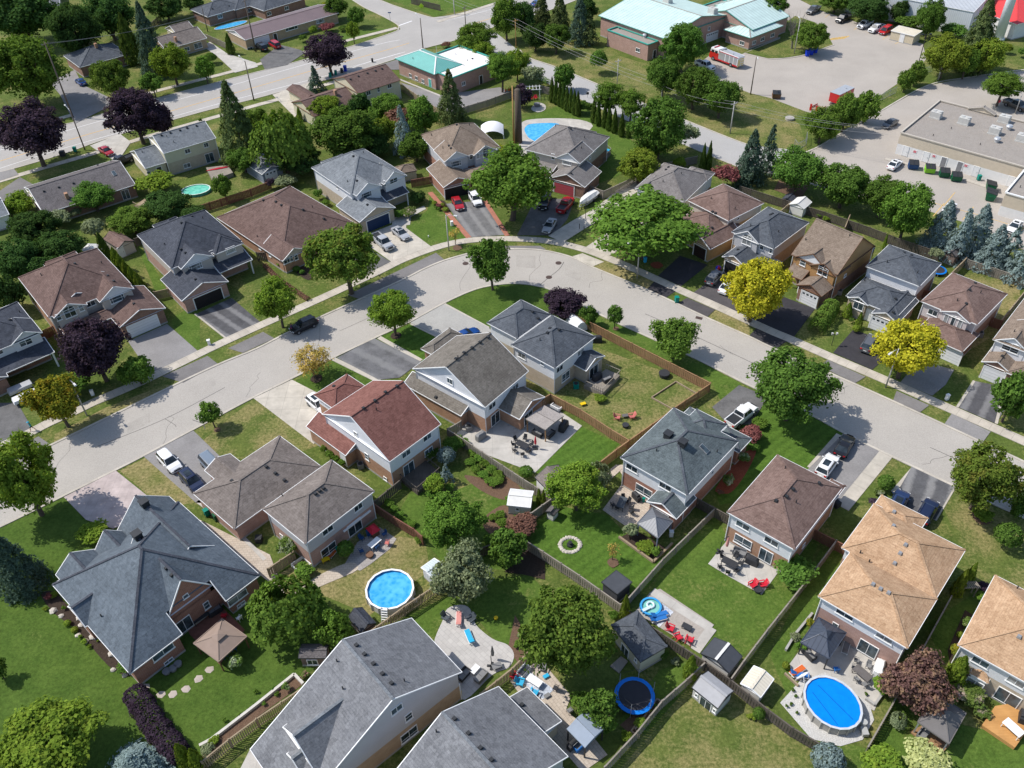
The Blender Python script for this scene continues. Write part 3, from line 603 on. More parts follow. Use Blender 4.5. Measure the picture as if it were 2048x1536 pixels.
def house(key,label,ax,roof,blocks,wins=(),vents=(),gut=WHITE,cat='house',name='house',zax=2.9,capc=None,trim=WHITE,group=None):
    H=House();A=g(*ax[0],zax);B=g(*ax[1],zax);K=g(*ax[2],zax)
    U=(B-A);U.z=0;U.normalize();V=Vector((-U.y,U.x,0))
    if (K-A).dot(V) < 0:V=-V
    H.A,H.U,H.V=A,U,V
    def loc(px,py,z):d=g(px,py,z)-A;return d.dot(U),d.dot(V)
    def W(p):q=A+U*p[0]+V*p[1];return Vector((q.x,q.y,p[2]))
    def fl(P):return P if U.cross(V).z > 0 else P[::-1]
    walls={};rf=MB();gt=MB();tri=[]
    def addw(m,P):walls.setdefault(m,MB()).poly(fl([W(p) for p in P]));tri.append(fl([W(p) for p in P]))
    zmax=0
    for bk in blocks:
        kind,z,pts,p=bk[:4];o=bk[4] if len(bk) > 4 else {}
        uv=[loc(x,y,z) for x,y in pts];u0=min(q[0] for q in uv);u1=max(q[0] for q in uv);v0=min(q[1] for q in uv);v1=max(q[1] for q in uv)
        v0+=o.get('cut',0);v1-=o.get('cutb',0)
        if 'uv' in o:u0,u1,v0,v1=o['uv']
        if 'd' in o:v1=v0+o['d']
        if 'du' in o:u1=u0+o['du']
        if 'dm' in o:u0=u1-o['dm']
        z2=o.get('z2',z)
        if 'ridge' in o: # where the ridge reads, the span follows from the pitch
            lo=0.0
            for it in range(60):
                zz=z+p*lo;lo=.5*lo+.5*(loc(*o['ridge'],zz)[1]-v0)
            vr=v0+lo;v1=vr+(z+p*lo-z2)/p
        oh=o.get('oh',.38);ohs=o.get('ohs',.22)
        ex={'hip':(oh,oh,oh,oh),'gu':(ohs,ohs,oh,oh),'gv':(oh,oh,ohs,ohs),'flat':(0,0,0,0),'none':(0,0,0,0)}.get(kind,(ohs,ohs,oh,oh))
        a0,a1,b0,b1=u0+ex[0],u1-ex[1],v0+ex[2],v1-ex[3]
        F=[];caps=[];edges=[];gab=[]
        if kind=='hip':F,caps,edges,gab=hipgeo(u0,u1,v0,v1,z,p)
        elif kind=='gu':
            vr=(v0+v1)/2 if z2==z else v0+((z2-z)/p+(v1-v0))/2
            h=z+p*(vr-v0);r0=(u0,vr,h);r1=(u1,vr,h)
            F=[[(u0,v0,z),(u1,v0,z),r1,r0],[(u1,v1,z2),(u0,v1,z2),r0,r1]];caps=[(r0,r1)]
            edges=[((u0,v0,z),(u1,v0,z)),((u1,v1,z2),(u0,v1,z2)),((u0,v0,z),r0),((u0,v1,z2),r0),((u1,v0,z),r1),((u1,v1,z2),r1)]
            hw=h-.06
            for uu,s in ((a0,1),(a1,-1)):gab.append([(uu,b0,min(z,z+p*0)+.0),(uu,b1,z2),(uu,b1,z2+p*(v1-b1)-.06),(uu,vr,hw),(uu,b0,z+p*(b0-v0)-.06)][::s])
        elif kind=='gv':
            ur=(u0+u1)/2;h=z+p*(u1-u0)/2;r0=(ur,v0,h);r1=(ur,v1,h)
            F=[[(u1,v0,z),(u1,v1,z),r1,r0],[(u0,v1,z),(u0,v0,z),r0,r1]];caps=[(r0,r1)]
            edges=[((u0,v0,z),(u0,v1,z)),((u1,v0,z),(u1,v1,z)),((u0,v0,z),r0),((u1,v0,z),r0),((u0,v1,z),r1),((u1,v1,z),r1)]
            for vv,s in ((b0,1),(b1,-1)):gab.append([(a0,vv,z),(a1,vv,z),(a1,vv,z+p*(u1-a1)-.06),(ur,vv,h-.06),(a0,vv,z+p*(a0-u0)-.06)][::s])
        elif kind=='shed':
            rise=o.get('rise','+v');L=(u1-u0) if 'u' in rise else (v1-v0)
            zz=lambda u,v:z+p*{'+v':v-v0,'-v':v1-v,'+u':u-u0,'-u':u1-u}[rise]
            q=[(u,v,zz(u,v)) for u,v in ((u0,v0),(u1,v0),(u1,v1),(u0,v1))];F=[q];edges=[(q[i],q[(i+1) % 4]) for i in range(4)]
            z2=z
            if not o.get('open'):
                for uu,s in ((a0,-1),(a1,1)):gab.append([(uu,b0,z),(uu,b1,z),(uu,b1,zz(uu,b1)-.05),(uu,b0,zz(uu,b0)-.05)][::s])
        elif kind=='flat':
            F=[[(u0,v0,z-.35),(u1,v0,z-.35),(u1,v1,z-.35),(u0,v1,z-.35)]]
        if 'notch' in o: # a bay cut out of the rear slope
            na,nb,nv=o['notch'];zn=z+p*nv;f0=F[0] if u1-u0 >= v1-v0 else F[2];rest=f0[2:]
            F[F.index(f0)]=[(u0,v0,z),(na,v0,z),(na,v0+nv,zn),(nb,v0+nv,zn),(nb,v0,z),(u1,v0,z)]+rest
            edges=[e for e in edges if not (e[0][1]==v0 and e[1][1]==v0)]+[((u0,v0,z),(na,v0,z)),((nb,v0,z),(u1,v0,z)),((na,v0,z),(na,v0+nv,zn)),((nb,v0,z),(nb,v0+nv,zn))]
        zmax=max([zmax,z]+[q[2] for f in F for q in f])
        for f in F:
            P=fl([W(q) for q in f]);rf.poly(P,o.get('rm',0));tri.append(P)
        for a,b_ in caps:
            a_,bb=W(a)+Vector((0,0,.02)),W(b_)+Vector((0,0,.02));rf.beam(a_,bb,.30,.05,1)
        for a,b_ in edges:
            a_,bb=W(a)+Vector((0,0,-.06)),W(b_)+Vector((0,0,-.06));gt.beam(a_,bb,.09,.13)
        if kind in ('hip','gu','gv','shed') and z2==z and 'notch' not in o:gt.poly(fl([W((u0+.02,v0+.02,z-.13)),W((u0+.02,v1-.02,z-.13)),W((u1-.02,v1-.02,z-.13)),W((u1-.02,v0+.02,z-.13))]))
        if kind=='flat':
            for q,r in (((u0,v0),(u1,v0)),((u1,v0),(u1,v1)),((u1,v1),(u0,v1)),((u0,v1),(u0,v0))):gt.beam(W((*q,z-.09)),W((*r,z-.09)),.3,.22)
        if not o.get('open'):
            lo_m,up_m,zs=o.get('lo','red'),o.get('up'),o.get('zs',2.75)
            zb=o.get('zb',0);bz=[z,z,z2,z2]
            C=[(a0,b0),(a1,b0),(a1,b1),(a0,b1)]
            if 'notch' in o:C=[(a0,b0),(na-oh,b0),(na-oh,v0+nv),(nb+oh,v0+nv),(nb+oh,b0),(a1,b0),(a1,b1),(a0,b1)];bz=[z]*8
            for i in range(len(C)):
                c0,c1=C[i],C[(i+1) % len(C)];t0,t1=bz[i],bz[(i+1) % len(C)]
                if up_m and t0 > zs and t1 > zs:
                    if zb < zs:addw(lo_m,[(*c0,zb),(*c1,zb),(*c1,zs),(*c0,zs)])
                    addw(up_m,[(*c0,max(zs,zb)),(*c1,max(zs,zb)),(*c1,t1),(*c0,t0)])
                else:addw(lo_m,[(*c0,zb),(*c1,zb),(*c1,t1),(*c0,t0)])
            for gg in gab:addw(o.get('gab',up_m or lo_m),gg)
            if bk is blocks[0] and z > 4 and kind in ('hip','gu') and cat=='house':
                for q in C[:2]+C[-2:]:q=W((*q,0));walls.setdefault('down%d' % len(walls),MB()).beam(q+(q-W(((a0+a1)/2,(b0+b1)/2,0))).normalized()*.08,q+(q-W(((a0+a1)/2,(b0+b1)/2,0))).normalized()*.08+Vector((0,0,min(bz)-.1)),.1,.1)
            if o.get('zb',0)==0 and kind != 'flat':
                for i in range(len(C)):
                    c0,c1=W((*C[i],.14)),W((*C[(i+1) % len(C)],.14));walls.setdefault('foundation',MB()).beam(c0,c1,.05,.28)
        else:
            for (uu,vv) in ((u0+.3,v0+.3),(u1-.3,v0+.3)):walls.setdefault('post%d' % len(walls),MB()).beam(W((uu,vv,0)),W((uu,vv,z-.1)),.2,.2)
    c=g(*ax[0],0)*0+A*.5+B*.5;root=thing(name,label,cat,(A.x,A.y,0),0,group);H.root=root
    for m,mb in walls.items():
        nm='porch_post' if m[:4]=='post' else 'downpipe' if m[:4]=='down' else 'foundation' if m=='foundation' else ('siding_wall' if m in ('white','cream','beige','lg','orange','pink','blue','corr') else 'wall')
        mb.build(nm,trim if m[:4] in ('post','down') else WL[m],root)
    if roof=='shake':SH['shake'].node_tree.nodes['Principled BSDF'].inputs['Roughness'].default_value=.55
    RM=SH[roof];capm=SH[capc] if capc else RM
    ro=rf.build('roof',[RM,capm,SH['dark']],root);H.roof=ro
    if gt.f:gt.build('gutter',gut,ro)
    # ---- what meets the eye along a sight line
    vs=[];fs=[]
    for P in tri:fs.append(tuple(range(len(vs),len(vs)+len(P))));vs+=[tuple(p) for p in P]
    bvh=BVHTree.FromPolygons(vs,fs);H.bvh=bvh
    def hit(px,py):
        d=Vector(ray(px,py)).normalized();l,n,i,t=bvh.ray_cast(Vector((0,0,ALT)),d)
        if l is None:return None
        if n.dot(d) > 0:n=-n
        return l,n
    H.hit=hit
    for wi in wins:window(H,key,*wi)
    vb={}
    for v in vents:
        h=hit(v[0],v[1])
        if not h or h[1].z < .3:print('VENT MISS',key,v);continue
        l,n=h;kind=v[2] if len(v) > 2 else 'v';mb=MB()
        a=math.atan2(U.y,U.x)
        if kind=='v':
            mb.box(l+Vector((0,0,.10)),(.42,.42,.26),a,0,.8);mb.build('roof_vent',DARKM if roof != 'tan' else GREYM,ro)
        elif kind=='p':mb.cyl(l-Vector((0,0,.05)),.07,.5,8);mb.build('vent_pipe',DARKM,ro)
        elif kind=='B':mb.box(l+Vector((0,0,.3)),(.9,.9,.8),a);mb.box(l+Vector((0,0,.74)),(1.05,1.05,.12),a);mb.build('chimney_vent',DARKM,ro)
        elif kind=='K':mb.box(l+Vector((0,0,.5)),(.6,.8,1.2),a);mb.build('chimney',WL['orangeb'],ro)
        elif kind=='S':
            t=n.cross(Vector((0,0,1))).normalized();bb=t.cross(n).normalized();mm=Matrix((t,bb,n)).transposed()
            mb.box(l+n*.06,(.75,1.35,.16),mm);so_=mb.build('skylight',GREYM,ro);m2=MB();m2.box(l+n*.15,(.6,1.2,.04),mm);m2.build('pane',PANE[1],so_)
        elif kind=='H': # rooftop air handler
            mb.box(l+Vector((0,0,.75)),(2.1,1.7,1.3),a);mb.box(l+Vector((0,0,.12)),(2.3,1.9,.24),a)
            mb.cyl(l+U*.55+Vector((0,0,1.4)),.42,.14,14);mb.cyl(l-U*.55+Vector((0,0,1.4)),.42,.14,14);mb.build('air_handler',plain('unit_grey',(.50,.49,.46),.5,.1),ro)
        elif kind=='D':
            mb.cyl(l,.45,.7,14);mb.cyl(l+Vector((0,0,.7)),.7,.3,14,0,.5);mb.build('exhaust_fan',GALV,ro)
    HOUSES[key]=H
    return H
WT={'s':(1.5,1.0,(0,),()),'d':(1.9,2.1,(0,),()),'a':(1.5,1.5,(0,),(.25,)),'t':(2.0,1.2,(-.33,.33),(0,)),'e':(.75,1.2,(),(0,)),'b':(2.3,1.5,(0,),(-.2,)),'w':(2.6,1.0,(-.25,.25),()),
      'm':(.7,.6,(),()),'h':(1.1,.5,(0,),()),'k':(.62,1.9,(),())}
def window(H,key,px,py,ty,sx=1.0,z=None,colr=None):
    h=H.hit(px,py)
    if not h:print('WIN MISS',key,px,py);return
    l,n=h
    if abs(n.z) > .3:print('WIN ON ROOF',key,px,py,ty);return
    n=Vector((n.x,n.y,0)).normalized();t=Vector((0,0,1)).cross(n);mm=Matrix((t,n,Vector((0,0,1)))).transposed()
    def bx(mb,dx,dy,dz,wx,wy,wz):mb.box(l+t*dx+n*dy+Vector((0,0,dz)),(wx,wy,wz),mm)
    if ty[0]=='G': # garage door: G + colour
        w_,h_=4.9*sx,2.25;l=Vector((l.x,l.y,h_/2+.03));m=MB();bx(m,0,.015,0,w_,.07,h_);o=m.build('garage_door',GD[colr or 'white'],H.root)
        f=MB();bx(f,-w_/2-.08,.02,.04,.16,.12,h_+.16);bx(f,w_/2+.08,.02,.04,.16,.12,h_+.16);bx(f,0,.02,h_/2+.08,w_,.12,.16);f.build('frame',WHITE,o)
        if ty=='Gw':
            p=MB()
            for k in range(max(2,int(w_/.65))):q=-w_/2+(k+.5)*w_/max(2,int(w_/.65));bx(p,q,.04,.78,.42,.04,.32)
            p.build('pane',GLASS,o)
        return
    if ty=='o': # entrance door
        l=Vector((l.x,l.y,1.15));m=MB();bx(m,0,.02,0,.95,.08,2.05);o=m.build('door',plain('door_'+(colr or 'white'),{'white':(.75,.75,.74),'teal':(.10,.42,.38),'grey':(.22,.22,.23),'dark':(.04,.035,.035),'green':(.05,.2,.12)}[colr or 'white'],.5,.05),H.root)
        f=MB();bx(f,-.56,.03,.05,.12,.1,2.15);bx(f,.56,.03,.05,.12,.1,2.15);bx(f,0,.03,1.08,1.0,.1,.1);f.build('frame',WHITE,o);k=MB();bx(k,.36,.09,-.05,.06,.06,.12);k.build('handle',DARKM,o);return
    w_,h_,ml,hl=WT[ty];w_ *= sx
    if ty=='d':l=Vector((l.x,l.y,1.35 if z is None else z))
    f=MB();e=.075
    bx(f,0,.02,h_/2-e/2,w_,.12,e);bx(f,0,.02,-h_/2+e/2,w_,.12,e);bx(f,-w_/2+e/2,.02,0,e,.12,h_-2*e);bx(f,w_/2-e/2,.02,0,e,.12,h_-2*e)
    for q in ml:bx(f,q*w_,.015,0,.06,.11,h_-2*e)
    for q in hl:bx(f,0,.012,q*h_,w_-2*e,.1,.045)
    if ty != 'd':bx(f,0,.04,-h_/2-.04,w_+.14,.16,.07)
    if ty=='a': # half-round light over the sashes
        r_=w_/2;P=[l+t*(r_*math.cos(R(a)))+Vector((0,0,h_/2+r_*.62*math.sin(R(a)))) for a in range(0,181,20)]
        for a,b_ in zip(P,P[1:]):f.beam(a+n*.03,b_+n*.03,.11,.08)
        f.beam(l+Vector((0,0,h_/2))+n*.03,P[4]+n*.03,.08,.05)
    fo=f.build('window' if ty != 'd' else 'patio_door',WHITE,H.root)
    p=MB();bx(p,0,.01,0,w_-2*e,.05,h_-2*e)
    if ty=='a':p.poly([q+n*.02 for q in P])
    p.build('pane',PANE[rng.choice((0,0,1,1,2))] if ty != 'd' else PANE[rng.choice((0,1))],fo)
S2w=dict(lo='red',up='white')
# ---------------------------------------------------------------- the outer side of the crescent
house('L1','white sided house with charcoal roof and railed porch at the left edge',((5,749),(109,704),(32,604)),'dark',[
  ('hip',5.4,[(32,604),(82,663),(-40,716)],.5,dict(lo='red',up='white')),('gv',5.4,[(22,691),(84,664)],.6,dict(d=5,lo='red',up='white',ohs=.3)),
  ('shed',2.9,[(0,751),(109,704)],.3,dict(d=3.4,open=1,rm=2)),('gv',2.9,[(-70,790),(16,752)],.45,dict(d=7,lo='brownb'))],
  [(45,686,'e',1.3),(57,682,'e',1.3),(-5,705,'s')],[(20,640),(40,625,'p')])
house('L2','large two storey house with brown roof, arched window and white double garage door',((239,655),(331,616),(200,510)),'brown',[
  ('hip',5.4,[(36,555),(200,510),(269,575),(106,632)],.58,dict(cut=1.3,lo='orangeb',up='beige')),('gv',2.9,[(239,655),(331,616),(282,573)],.42,dict(lo='brownb',gab='brownb')),
  ('hip',2.9,[(130,671),(243,627)],.4,dict(d=3.5,lo='brownb')),('gv',5.4,[(108,636),(174,608)],.55,dict(d=4.5,lo='orangeb',up='beige')),('gv',5.9,[(127,597),(178,585)],.45,dict(d=3,lo='white',zb=5.2,oh=.2)),
  ('gv',5.4,[(198,603),(268,577)],.62,dict(d=6,lo='orangeb',up='beige',gab='white')),('hip',5.4,[(92,535),(118,514),(160,513),(180,540)],.5,dict(lo='orangeb',up='beige'))],
  [(140,626,'a',1.2),(117,634,'e'),(162,616,'e'),(181,607,'s'),(234,597,'t',1.15),(288,655,'G')],[(83,551,'p'),(150,528),(204,527,'p'),(216,552),(228,563),(268,608)])
house('L3','two storey house with charcoal roof, full porch and black double garage door',((369,600),(457,563),(405,421)),'dark',[
  ('hip',5.4,[(282,478),(405,421),(479,478),(358,536)],.58,dict(cut=.7,lo='pinkb',up='beige')),('gv',2.9,[(369,600),(457,563),(321,559)],.42,dict(lo='pinkb',gab='pinkb')),
  ('gv',5.4,[(362,538),(428,512)],.6,dict(d=6,lo='pinkb',up='beige',gab='white')),('hip',5.4,[(430,509),(484,484)],.55,dict(d=6,lo='pinkb',up='beige',oh=.25)),
  ('shed',2.9,[(438,545),(505,519)],.3,dict(d=3.6,open=1)),('hip',5.4,[(310,456),(352,433),(372,470)],.5,dict(lo='pinkb',up='beige'))],
  [(391,533,'t',1.15),(423,507,'e'),(461,500,'t',.9),(418,599,'G',1,None,'black')],[(384,433),(406,437,'p'),(363,446),(330,490,'p'),(362,499),(371,506),(391,559)])
house('L4','wide brick bungalow with reddish brown hip roof behind the turning maple',((562,521),(700,455),(590,377)),'brown',[
  ('hip',2.9,[(441,431),(590,377),(700,455),(562,521)],.5,dict(lo='orangeb')),('gv',2.9,[(565,522),(616,498)],.55,dict(d=7,lo='orangeb',gab='beige')),('hip',2.9,[(640,505),(720,466)],.45,dict(d=6,lo='orangeb'))],
  [(574,521,'s'),(582,517,'e'),(592,514,'e'),(540,510,'m'),(520,496,'m'),(690,500,'G')],[(527,401),(552,404),(563,411),(625,415,'p'),(648,438),(515,474,'p'),(606,420)],zax=2.9)
house('L5','white two storey house with pale grey roof and navy double garage door',((723,443),(791,415),(722,299)),'lgrey',[
  ('hip',5.4,[(631,341),(722,299),(806,345),(711,391)],.58,dict(cut=.9,lo='beigeb',up='white')),('gv',2.9,[(723,443),(791,415),(672,411)],.42,dict(lo='beigeb',gab='beigeb')),
  ('gv',5.4,[(713,392),(763,371)],.6,dict(d=6,lo='beigeb',up='white',gab='white')),('gv',5.4,[(768,369),(809,348)],.7,dict(d=5,lo='beigeb',up='white',gab='white')),
  ('shed',2.9,[(772,402),(818,384)],.3,dict(d=3.8,open=1,rm=2)),('hip',5.4,[(647,328),(685,308),(702,335)],.5,dict(lo='beigeb',up='white'))],
  [(733,389,'t',1.1),(770,367,'e'),(787,361,'s',1.2),(757,448,'G',1,None,'navy'),(675,375,'m')],[(707,313),(727,306,'p'),(695,364,'p'),(714,362),(735,410)])
house('C1','red brick house with speckled tan roof and black garage door behind parked red car',((887,375),(942,361),(897,246)),'tanbr',[
  ('hip',5.4,[(846,272),(947,245),(991,295),(889,322)],.58,dict(lo='red',up='lg')),('gv',2.9,[(887,375),(946,360),(856,336)],.42,dict(lo='red',gab='red')),
  ('gv',5.4,[(889,324),(939,312)],.6,dict(d=6,lo='red',up='lg',gab='white')),('gv',5.4,[(948,311),(992,297)],.6,dict(d=5,lo='red',up='lg')),('hip',2.9,[(942,362),(995,345)],.35,dict(d=5,lo='red'))],
  [(912,327,'t',1.1),(942,313,'e'),(956,312,'e'),(972,307,'a'),(913,384,'G',1,None,'black'),(850,290,'m')],[(863,271,'p'),(886,297,'p'),(898,292),(902,297),(939,251,'p'),(914,250)])
house('C2','house with grey brown roof and pinkish red garage door beside the swimming pool',((1100,356),(1170,374),(1204,274)),'greytan',[
  ('hip',5.4,[(1066,303),(1160,326),(1204,274),(1112,249)],.55,dict(lo='brownb',up='beige')),('gv',2.9,[(1098,356),(1170,374),(1191,340)],.45,dict(lo='brownb',gab='brownb')),
  ('gv',5.4,[(1111,315),(1160,327)],.6,dict(d=6,lo='brownb',up='beige',gab='white')),('hip',5.4,[(1140,262),(1184,262),(1175,280)],.5,dict(lo='brownb',up='beige')),('shed',2.9,[(1068,335),(1104,345)],.3,dict(d=5,open=1))],
  [(1134,324,'t'),(1106,313,'e'),(1128,384,'G',.9,None,'red'),(1190,300,'m'),(1180,315,'m')],[(1111,253,'p'),(1141,258),(1169,276,'p'),(1163,297,'p'),(1150,300,'p'),(1142,347)])
house('C3','raised white bungalow with grey taupe hip roof behind the honeylocust',((1270,376),(1354,400),(1424,351)),'greytan',[
  ('hip',4.0,[(1270,376),(1346,330),(1424,351),(1354,400)],.5,dict(lo='orangeb',up='white',zs=1.2)),('gv',4.0,[(1271,378),(1306,387)],.6,dict(d=5,lo='orangeb',up='white',zs=1.2)),('hip',4.0,[(1366,348),(1394,336),(1428,348)],.5,dict(lo='orangeb',up='white',zs=1.2))],
  [(1286,391,'s'),(1326,401,'s'),(1367,404,'m')],[(1337,335),(1332,340),(1363,348,'p'),(1326,364,'p')])
house('R1','narrow tan brick backsplit with russet roof and dark single garage door',((1383,479),(1420,499),(1471,435)),'rust',[
  ('hip',5.2,[(1386,406),(1516,400),(1471,435),(1436,372)],.45,dict(lo='ochre',up='beige',zs=3.2)),('gv',2.9,[(1383,479),(1420,499),(1469,459)],.6,dict(lo='ochre',gab='tanb')),('hip',3.1,[(1364,456),(1408,412),(1470,458)],.45,dict(lo='ochre'))],
  [(1399,508,'G',.55,None,'brown'),(1476,437,'m')],[(1422,398,'p'),(1470,418,'p'),(1425,424),(1431,427),(1424,456)])
house('R2','pale house with dark slate roof, arched window and shutters behind yellow maple',((1444,513),(1488,532),(1617,444)),'slate',[
  ('hip',5.3,[(1469,466),(1553,494),(1617,444),(1535,414)],.5,dict(lo='tanb',up='lg')),('gv',5.3,[(1469,468),(1519,487)],.65,dict(d=6,lo='tanb',up='lg')),('gv',2.9,[(1444,513),(1488,532)],.5,dict(d=6.5,lo='tanb')),('hip',2.9,[(1486,530),(1532,549),(1556,520)],.4,dict(lo='tanb'))],
  [(1494,482,'a',1.2),(1524,493,'e'),(1543,501,'e'),(1465,533,'G',.6,None,'black')],[(1541,430),(1545,428),(1557,464,'p'),(1501,452,'p'),(1476,500)])
house('R3','ochre sided house with speckled tan gable roof and white garage door with small panes',((1593,570),(1643,593),(1736,486)),'tanbr',[
  ('gu',5.3,[(1583,509),(1678,547),(1736,486)],.72,dict(lo='brownb',up='orange')),('gv',5.3,[(1590,513),(1656,540)],.62,dict(d=5,lo='brownb',up='orange',gab='white')),('gv',5.0,[(1618,530),(1673,553)],.55,dict(d=4.5,lo='brownb',up='orange')),
  ('shed',2.9,[(1571,545),(1603,560)],.4,dict(d=3,open=1)),('gv',2.9,[(1593,570),(1643,593),(1666,574)],.5,dict(lo='brownb',gab='brownb'))],
  [(1606,525,'e',1.4),(1646,543,'a',1.2),(1690,551,'m'),(1617,600,'Gw',.58)],[(1611,480,'p'),(1699,472,'p')],gut=BROWNT)
house('R4','beige house with two tier dark grey roof and white garage door behind second yellow maple',((1743,626),(1790,645),(1777,490)),'slate',[
  ('hip',5.3,[(1736,534),(1777,490),(1882,526),(1841,571)],.42,dict(lo='brownb',up='white')),('hip',3.3,[(1695,592),(1731,554),(1830,596)],.45,dict(lo='beigeb')),('gv',2.9,[(1743,626),(1790,645),(1838,602)],.5,dict(lo='beigeb',gab='beigeb')),('gv',3.3,[(1696,594),(1736,611)],.5,dict(d=4,lo='beigeb'))],
  [(1717,611,'a',1.1),(1757,655,'Gw',.58),(1737,634,'o')],[(1823,511),(1808,506),(1774,525,'p'),(1835,546,'p'),(1729,562,'p'),(1791,598),(1786,625)])
house('R5','pale pink house with brown roof and three tall windows above the garage',((1834,664),(1925,704),(2006,584)),'rust',[
  ('hip',5.3,[(1851,606),(1902,548),(2006,584),(1955,649)],.42,dict(lo='brownb',up='pink')),('gv',5.3,[(1880,622),(1940,647)],.45,dict(d=4,lo='brownb',up='pink')),('hip',2.9,[(1830,662),(1925,704),(1950,664)],.42,dict(lo='brownb'))],
  [(1892,637,'k'),(1906,642,'k'),(1920,647,'k'),(1866,625,'s'),(1888,709,'G',.95)],[(1950,567),(1939,580),(1961,586,'p'),(1914,602,'p'),(1932,608)])
house('R6','white gabled house with tan brown roof at the right edge above a worn driveway',((1963,723),(2018,745),(2060,585)),'tanbr',[
  ('hip',5.3,[(1990,676),(2052,592),(2125,628),(2062,708)],.5,dict(lo='brownb',up='white')),('gv',5.3,[(1991,678),(2056,705)],.62,dict(d=6,lo='brownb',up='white')),('gv',2.9,[(1963,723),(2018,745),(2048,706)],.5,dict(lo='brownb',gab='brownb')),('hip',2.9,[(2010,742),(2080,772)],.4,dict(d=5,lo='brownb'))],
  [(2022,695,'b'),(1986,751,'G',.6)],[(2028,664,'p'),(2004,713)])
# ---------------------------------------------------------------- inside the bend
house('M1','corner house with blue grey hip roof, white siding and rear deck',((1111,736),(1191,674),(1024,691)),'slate',[
  ('hip',5.4,[(1024,691),(1111,736),(1191,674),(1104,630)],.52,dict(lo='beigeb',up='white')),('hip',5.4,[(986,652),(1008,622),(1070,613),(1066,655)],.5,dict(lo='beigeb',up='white')),('gv',2.9,[(1171,741),(1210,712)],.5,dict(d=5,lo='beigeb'))],
  [(1044,711,'s'),(1161,704,'s'),(1119,737,'s'),(1131,752,'b',.8),(1187,742,'d',1.1),(1085,727,'m')],[(1065,624),(1076,637),(1118,660),(1095,666),(1080,681,'p'),(1100,657)])
house('M2','house with large grey brown gable roof and white gable wall above a concrete patio',((970,815),(1057,742),(830,733)),'olive',[
  ('gu',5.4,[(970,815),(1057,742),(829,734)],.55,dict(lo='orangeb',up='white',ohs=.35)),('shed',2.8,[(811,764),(922,832),(942,815)],.45,dict(rise='+u',lo='orangeb')),('hip',2.9,[(858,706),(876,672),(925,668)],.45,dict(lo='orangeb')),('gv',2.8,[(1036,837),(1090,794)],.5,dict(d=5,lo='orangeb',gab='orangeb'))],
  [(984,811,'s'),(1030,774,'s'),(991,846,'d'),(1056,822,'d'),(900,762,'s',.7)],[(912,718),(928,706),(944,696),(960,685),(976,675),(872,795,'v'),(916,716,'p')])
house('M3','white and brick house with bright red gable roof beside the pale concrete driveway',((788,917),(882,848),(644,827)),'red',[
  ('gu',5.4,[(788,917),(882,848),(644,828)],.55,dict(lo='orangeb',up='white',ohs=.3)),('shed',2.8,[(612,853),(697,907),(720,891)],.45,dict(rise='+u',lo='orangeb')),('hip',4.4,[(646,803),(668,764),(735,775)],.45,dict(lo='orangeb',up='white'))],
  [(712,870,'e'),(734,913,'e'),(812,907,'s'),(854,874,'s'),(818,941,'d'),(857,902,'s'),(771,957,'m'),(690,930,'o')],[(727,817),(750,802),(771,785),(794,773),(753,820,'p'),(668,773)])
house('M4','house with taupe hip roofs beside the white and navy cars on the driveway',((615,1085),(749,982),(525,1018)),'taupe',[
  ('hip',5.2,[(525,1018),(615,1085),(749,982),(658,924)],.5,dict(lo='pinkb',up='lg')),('hip',3.0,[(386,987),(470,1050),(556,873),(643,933)],.42,dict(lo='pinkb')),('gv',3.0,[(398,948),(470,915),(480,960)],.42,dict(lo='pinkb',dm=4))],
  [(655,1060,'s',1.1),(716,1014,'s',.9),(711,1061,'d',1.15),(657,1099,'b'),(565,1075,'e')],[(631,988),(639,982),(647,977),(533,934),(551,947),(569,961),(565,992,'p'),(464,962)])
house('M5','large brick house with blue grey shake roof and white trim in the lower left',((272,1338),(520,1150),(106,1171)),'shake',[
  ('hip',3.3,[(106,1171),(272,1338),(520,1150),(340,995)],.72,dict(lo='red',cutb=1.4,notch=(5.6,11.2,2.4))),('gv',3.3,[(230,1056),(340,995)],.92,dict(uv=(8.4,15.6,7,19.0),lo='red')),('gv',3.3,[(187,1096),(246,1059)],1.05,dict(uv=(5.0,8.9,9,18.2),lo='red')),('gv',3.3,[(117,1152),(186,1096)],.72,dict(uv=(.2,5.1,11,18.4),lo='red')),
  ('gv',4.2,[(336,1237),(416,1174)],1.36,dict(uv=(5.5,11.3,2.3,12),lo='red')),('gu',3.3,[(135,1213),(176,1250)],.8,dict(du=5,lo='red'))],
  [(326,1304,'s',1.7),(475,1195,'s',1.7),(371,1192,'m'),(413,1210,'e'),(367,1246,'d'),(337,1322,'h'),(482,1208,'h')],[(290,1010,'B'),(276,1074,'B'),(203,1233,'p'),(333,1137),(344,1151)],zax=3.3,capc='dark')
# ---------------------------------------------------------------- south east rows
house('S1','house with blue green hip roof, skylight and white upper walls by striped front lawn',((1241,915),(1373,990),(1478,882)),'sgreen',[
  ('hip',5.4,[(1241,915),(1373,990),(1478,882),(1323,842)],.5,dict(lo='red',up='white')),('hip',5.4,[(1354,855),(1394,819),(1455,849),(1420,880)],.5,dict(lo='red',up='white')),('hip',2.9,[(1344,848),(1380,817),(1412,830)],.4,dict(lo='red')),('hip',2.9,[(1454,853),(1504,877),(1478,905)],.35,dict(lo='red')),('gv',2.9,[(1293,1003),(1353,1038)],.55,dict(d=4.5,lo='red',gab='red'))],
  [(1264,936,'s',1.2),(1331,973,'s',1.2),(1424,945,'m'),(1288,982,'b',1.1),(1325,1024,'d')],[(1336,874,'B'),(1365,890,'B'),(1313,902,'p'),(1434,904,'p'),(1408,898,'S')],capc='slate')
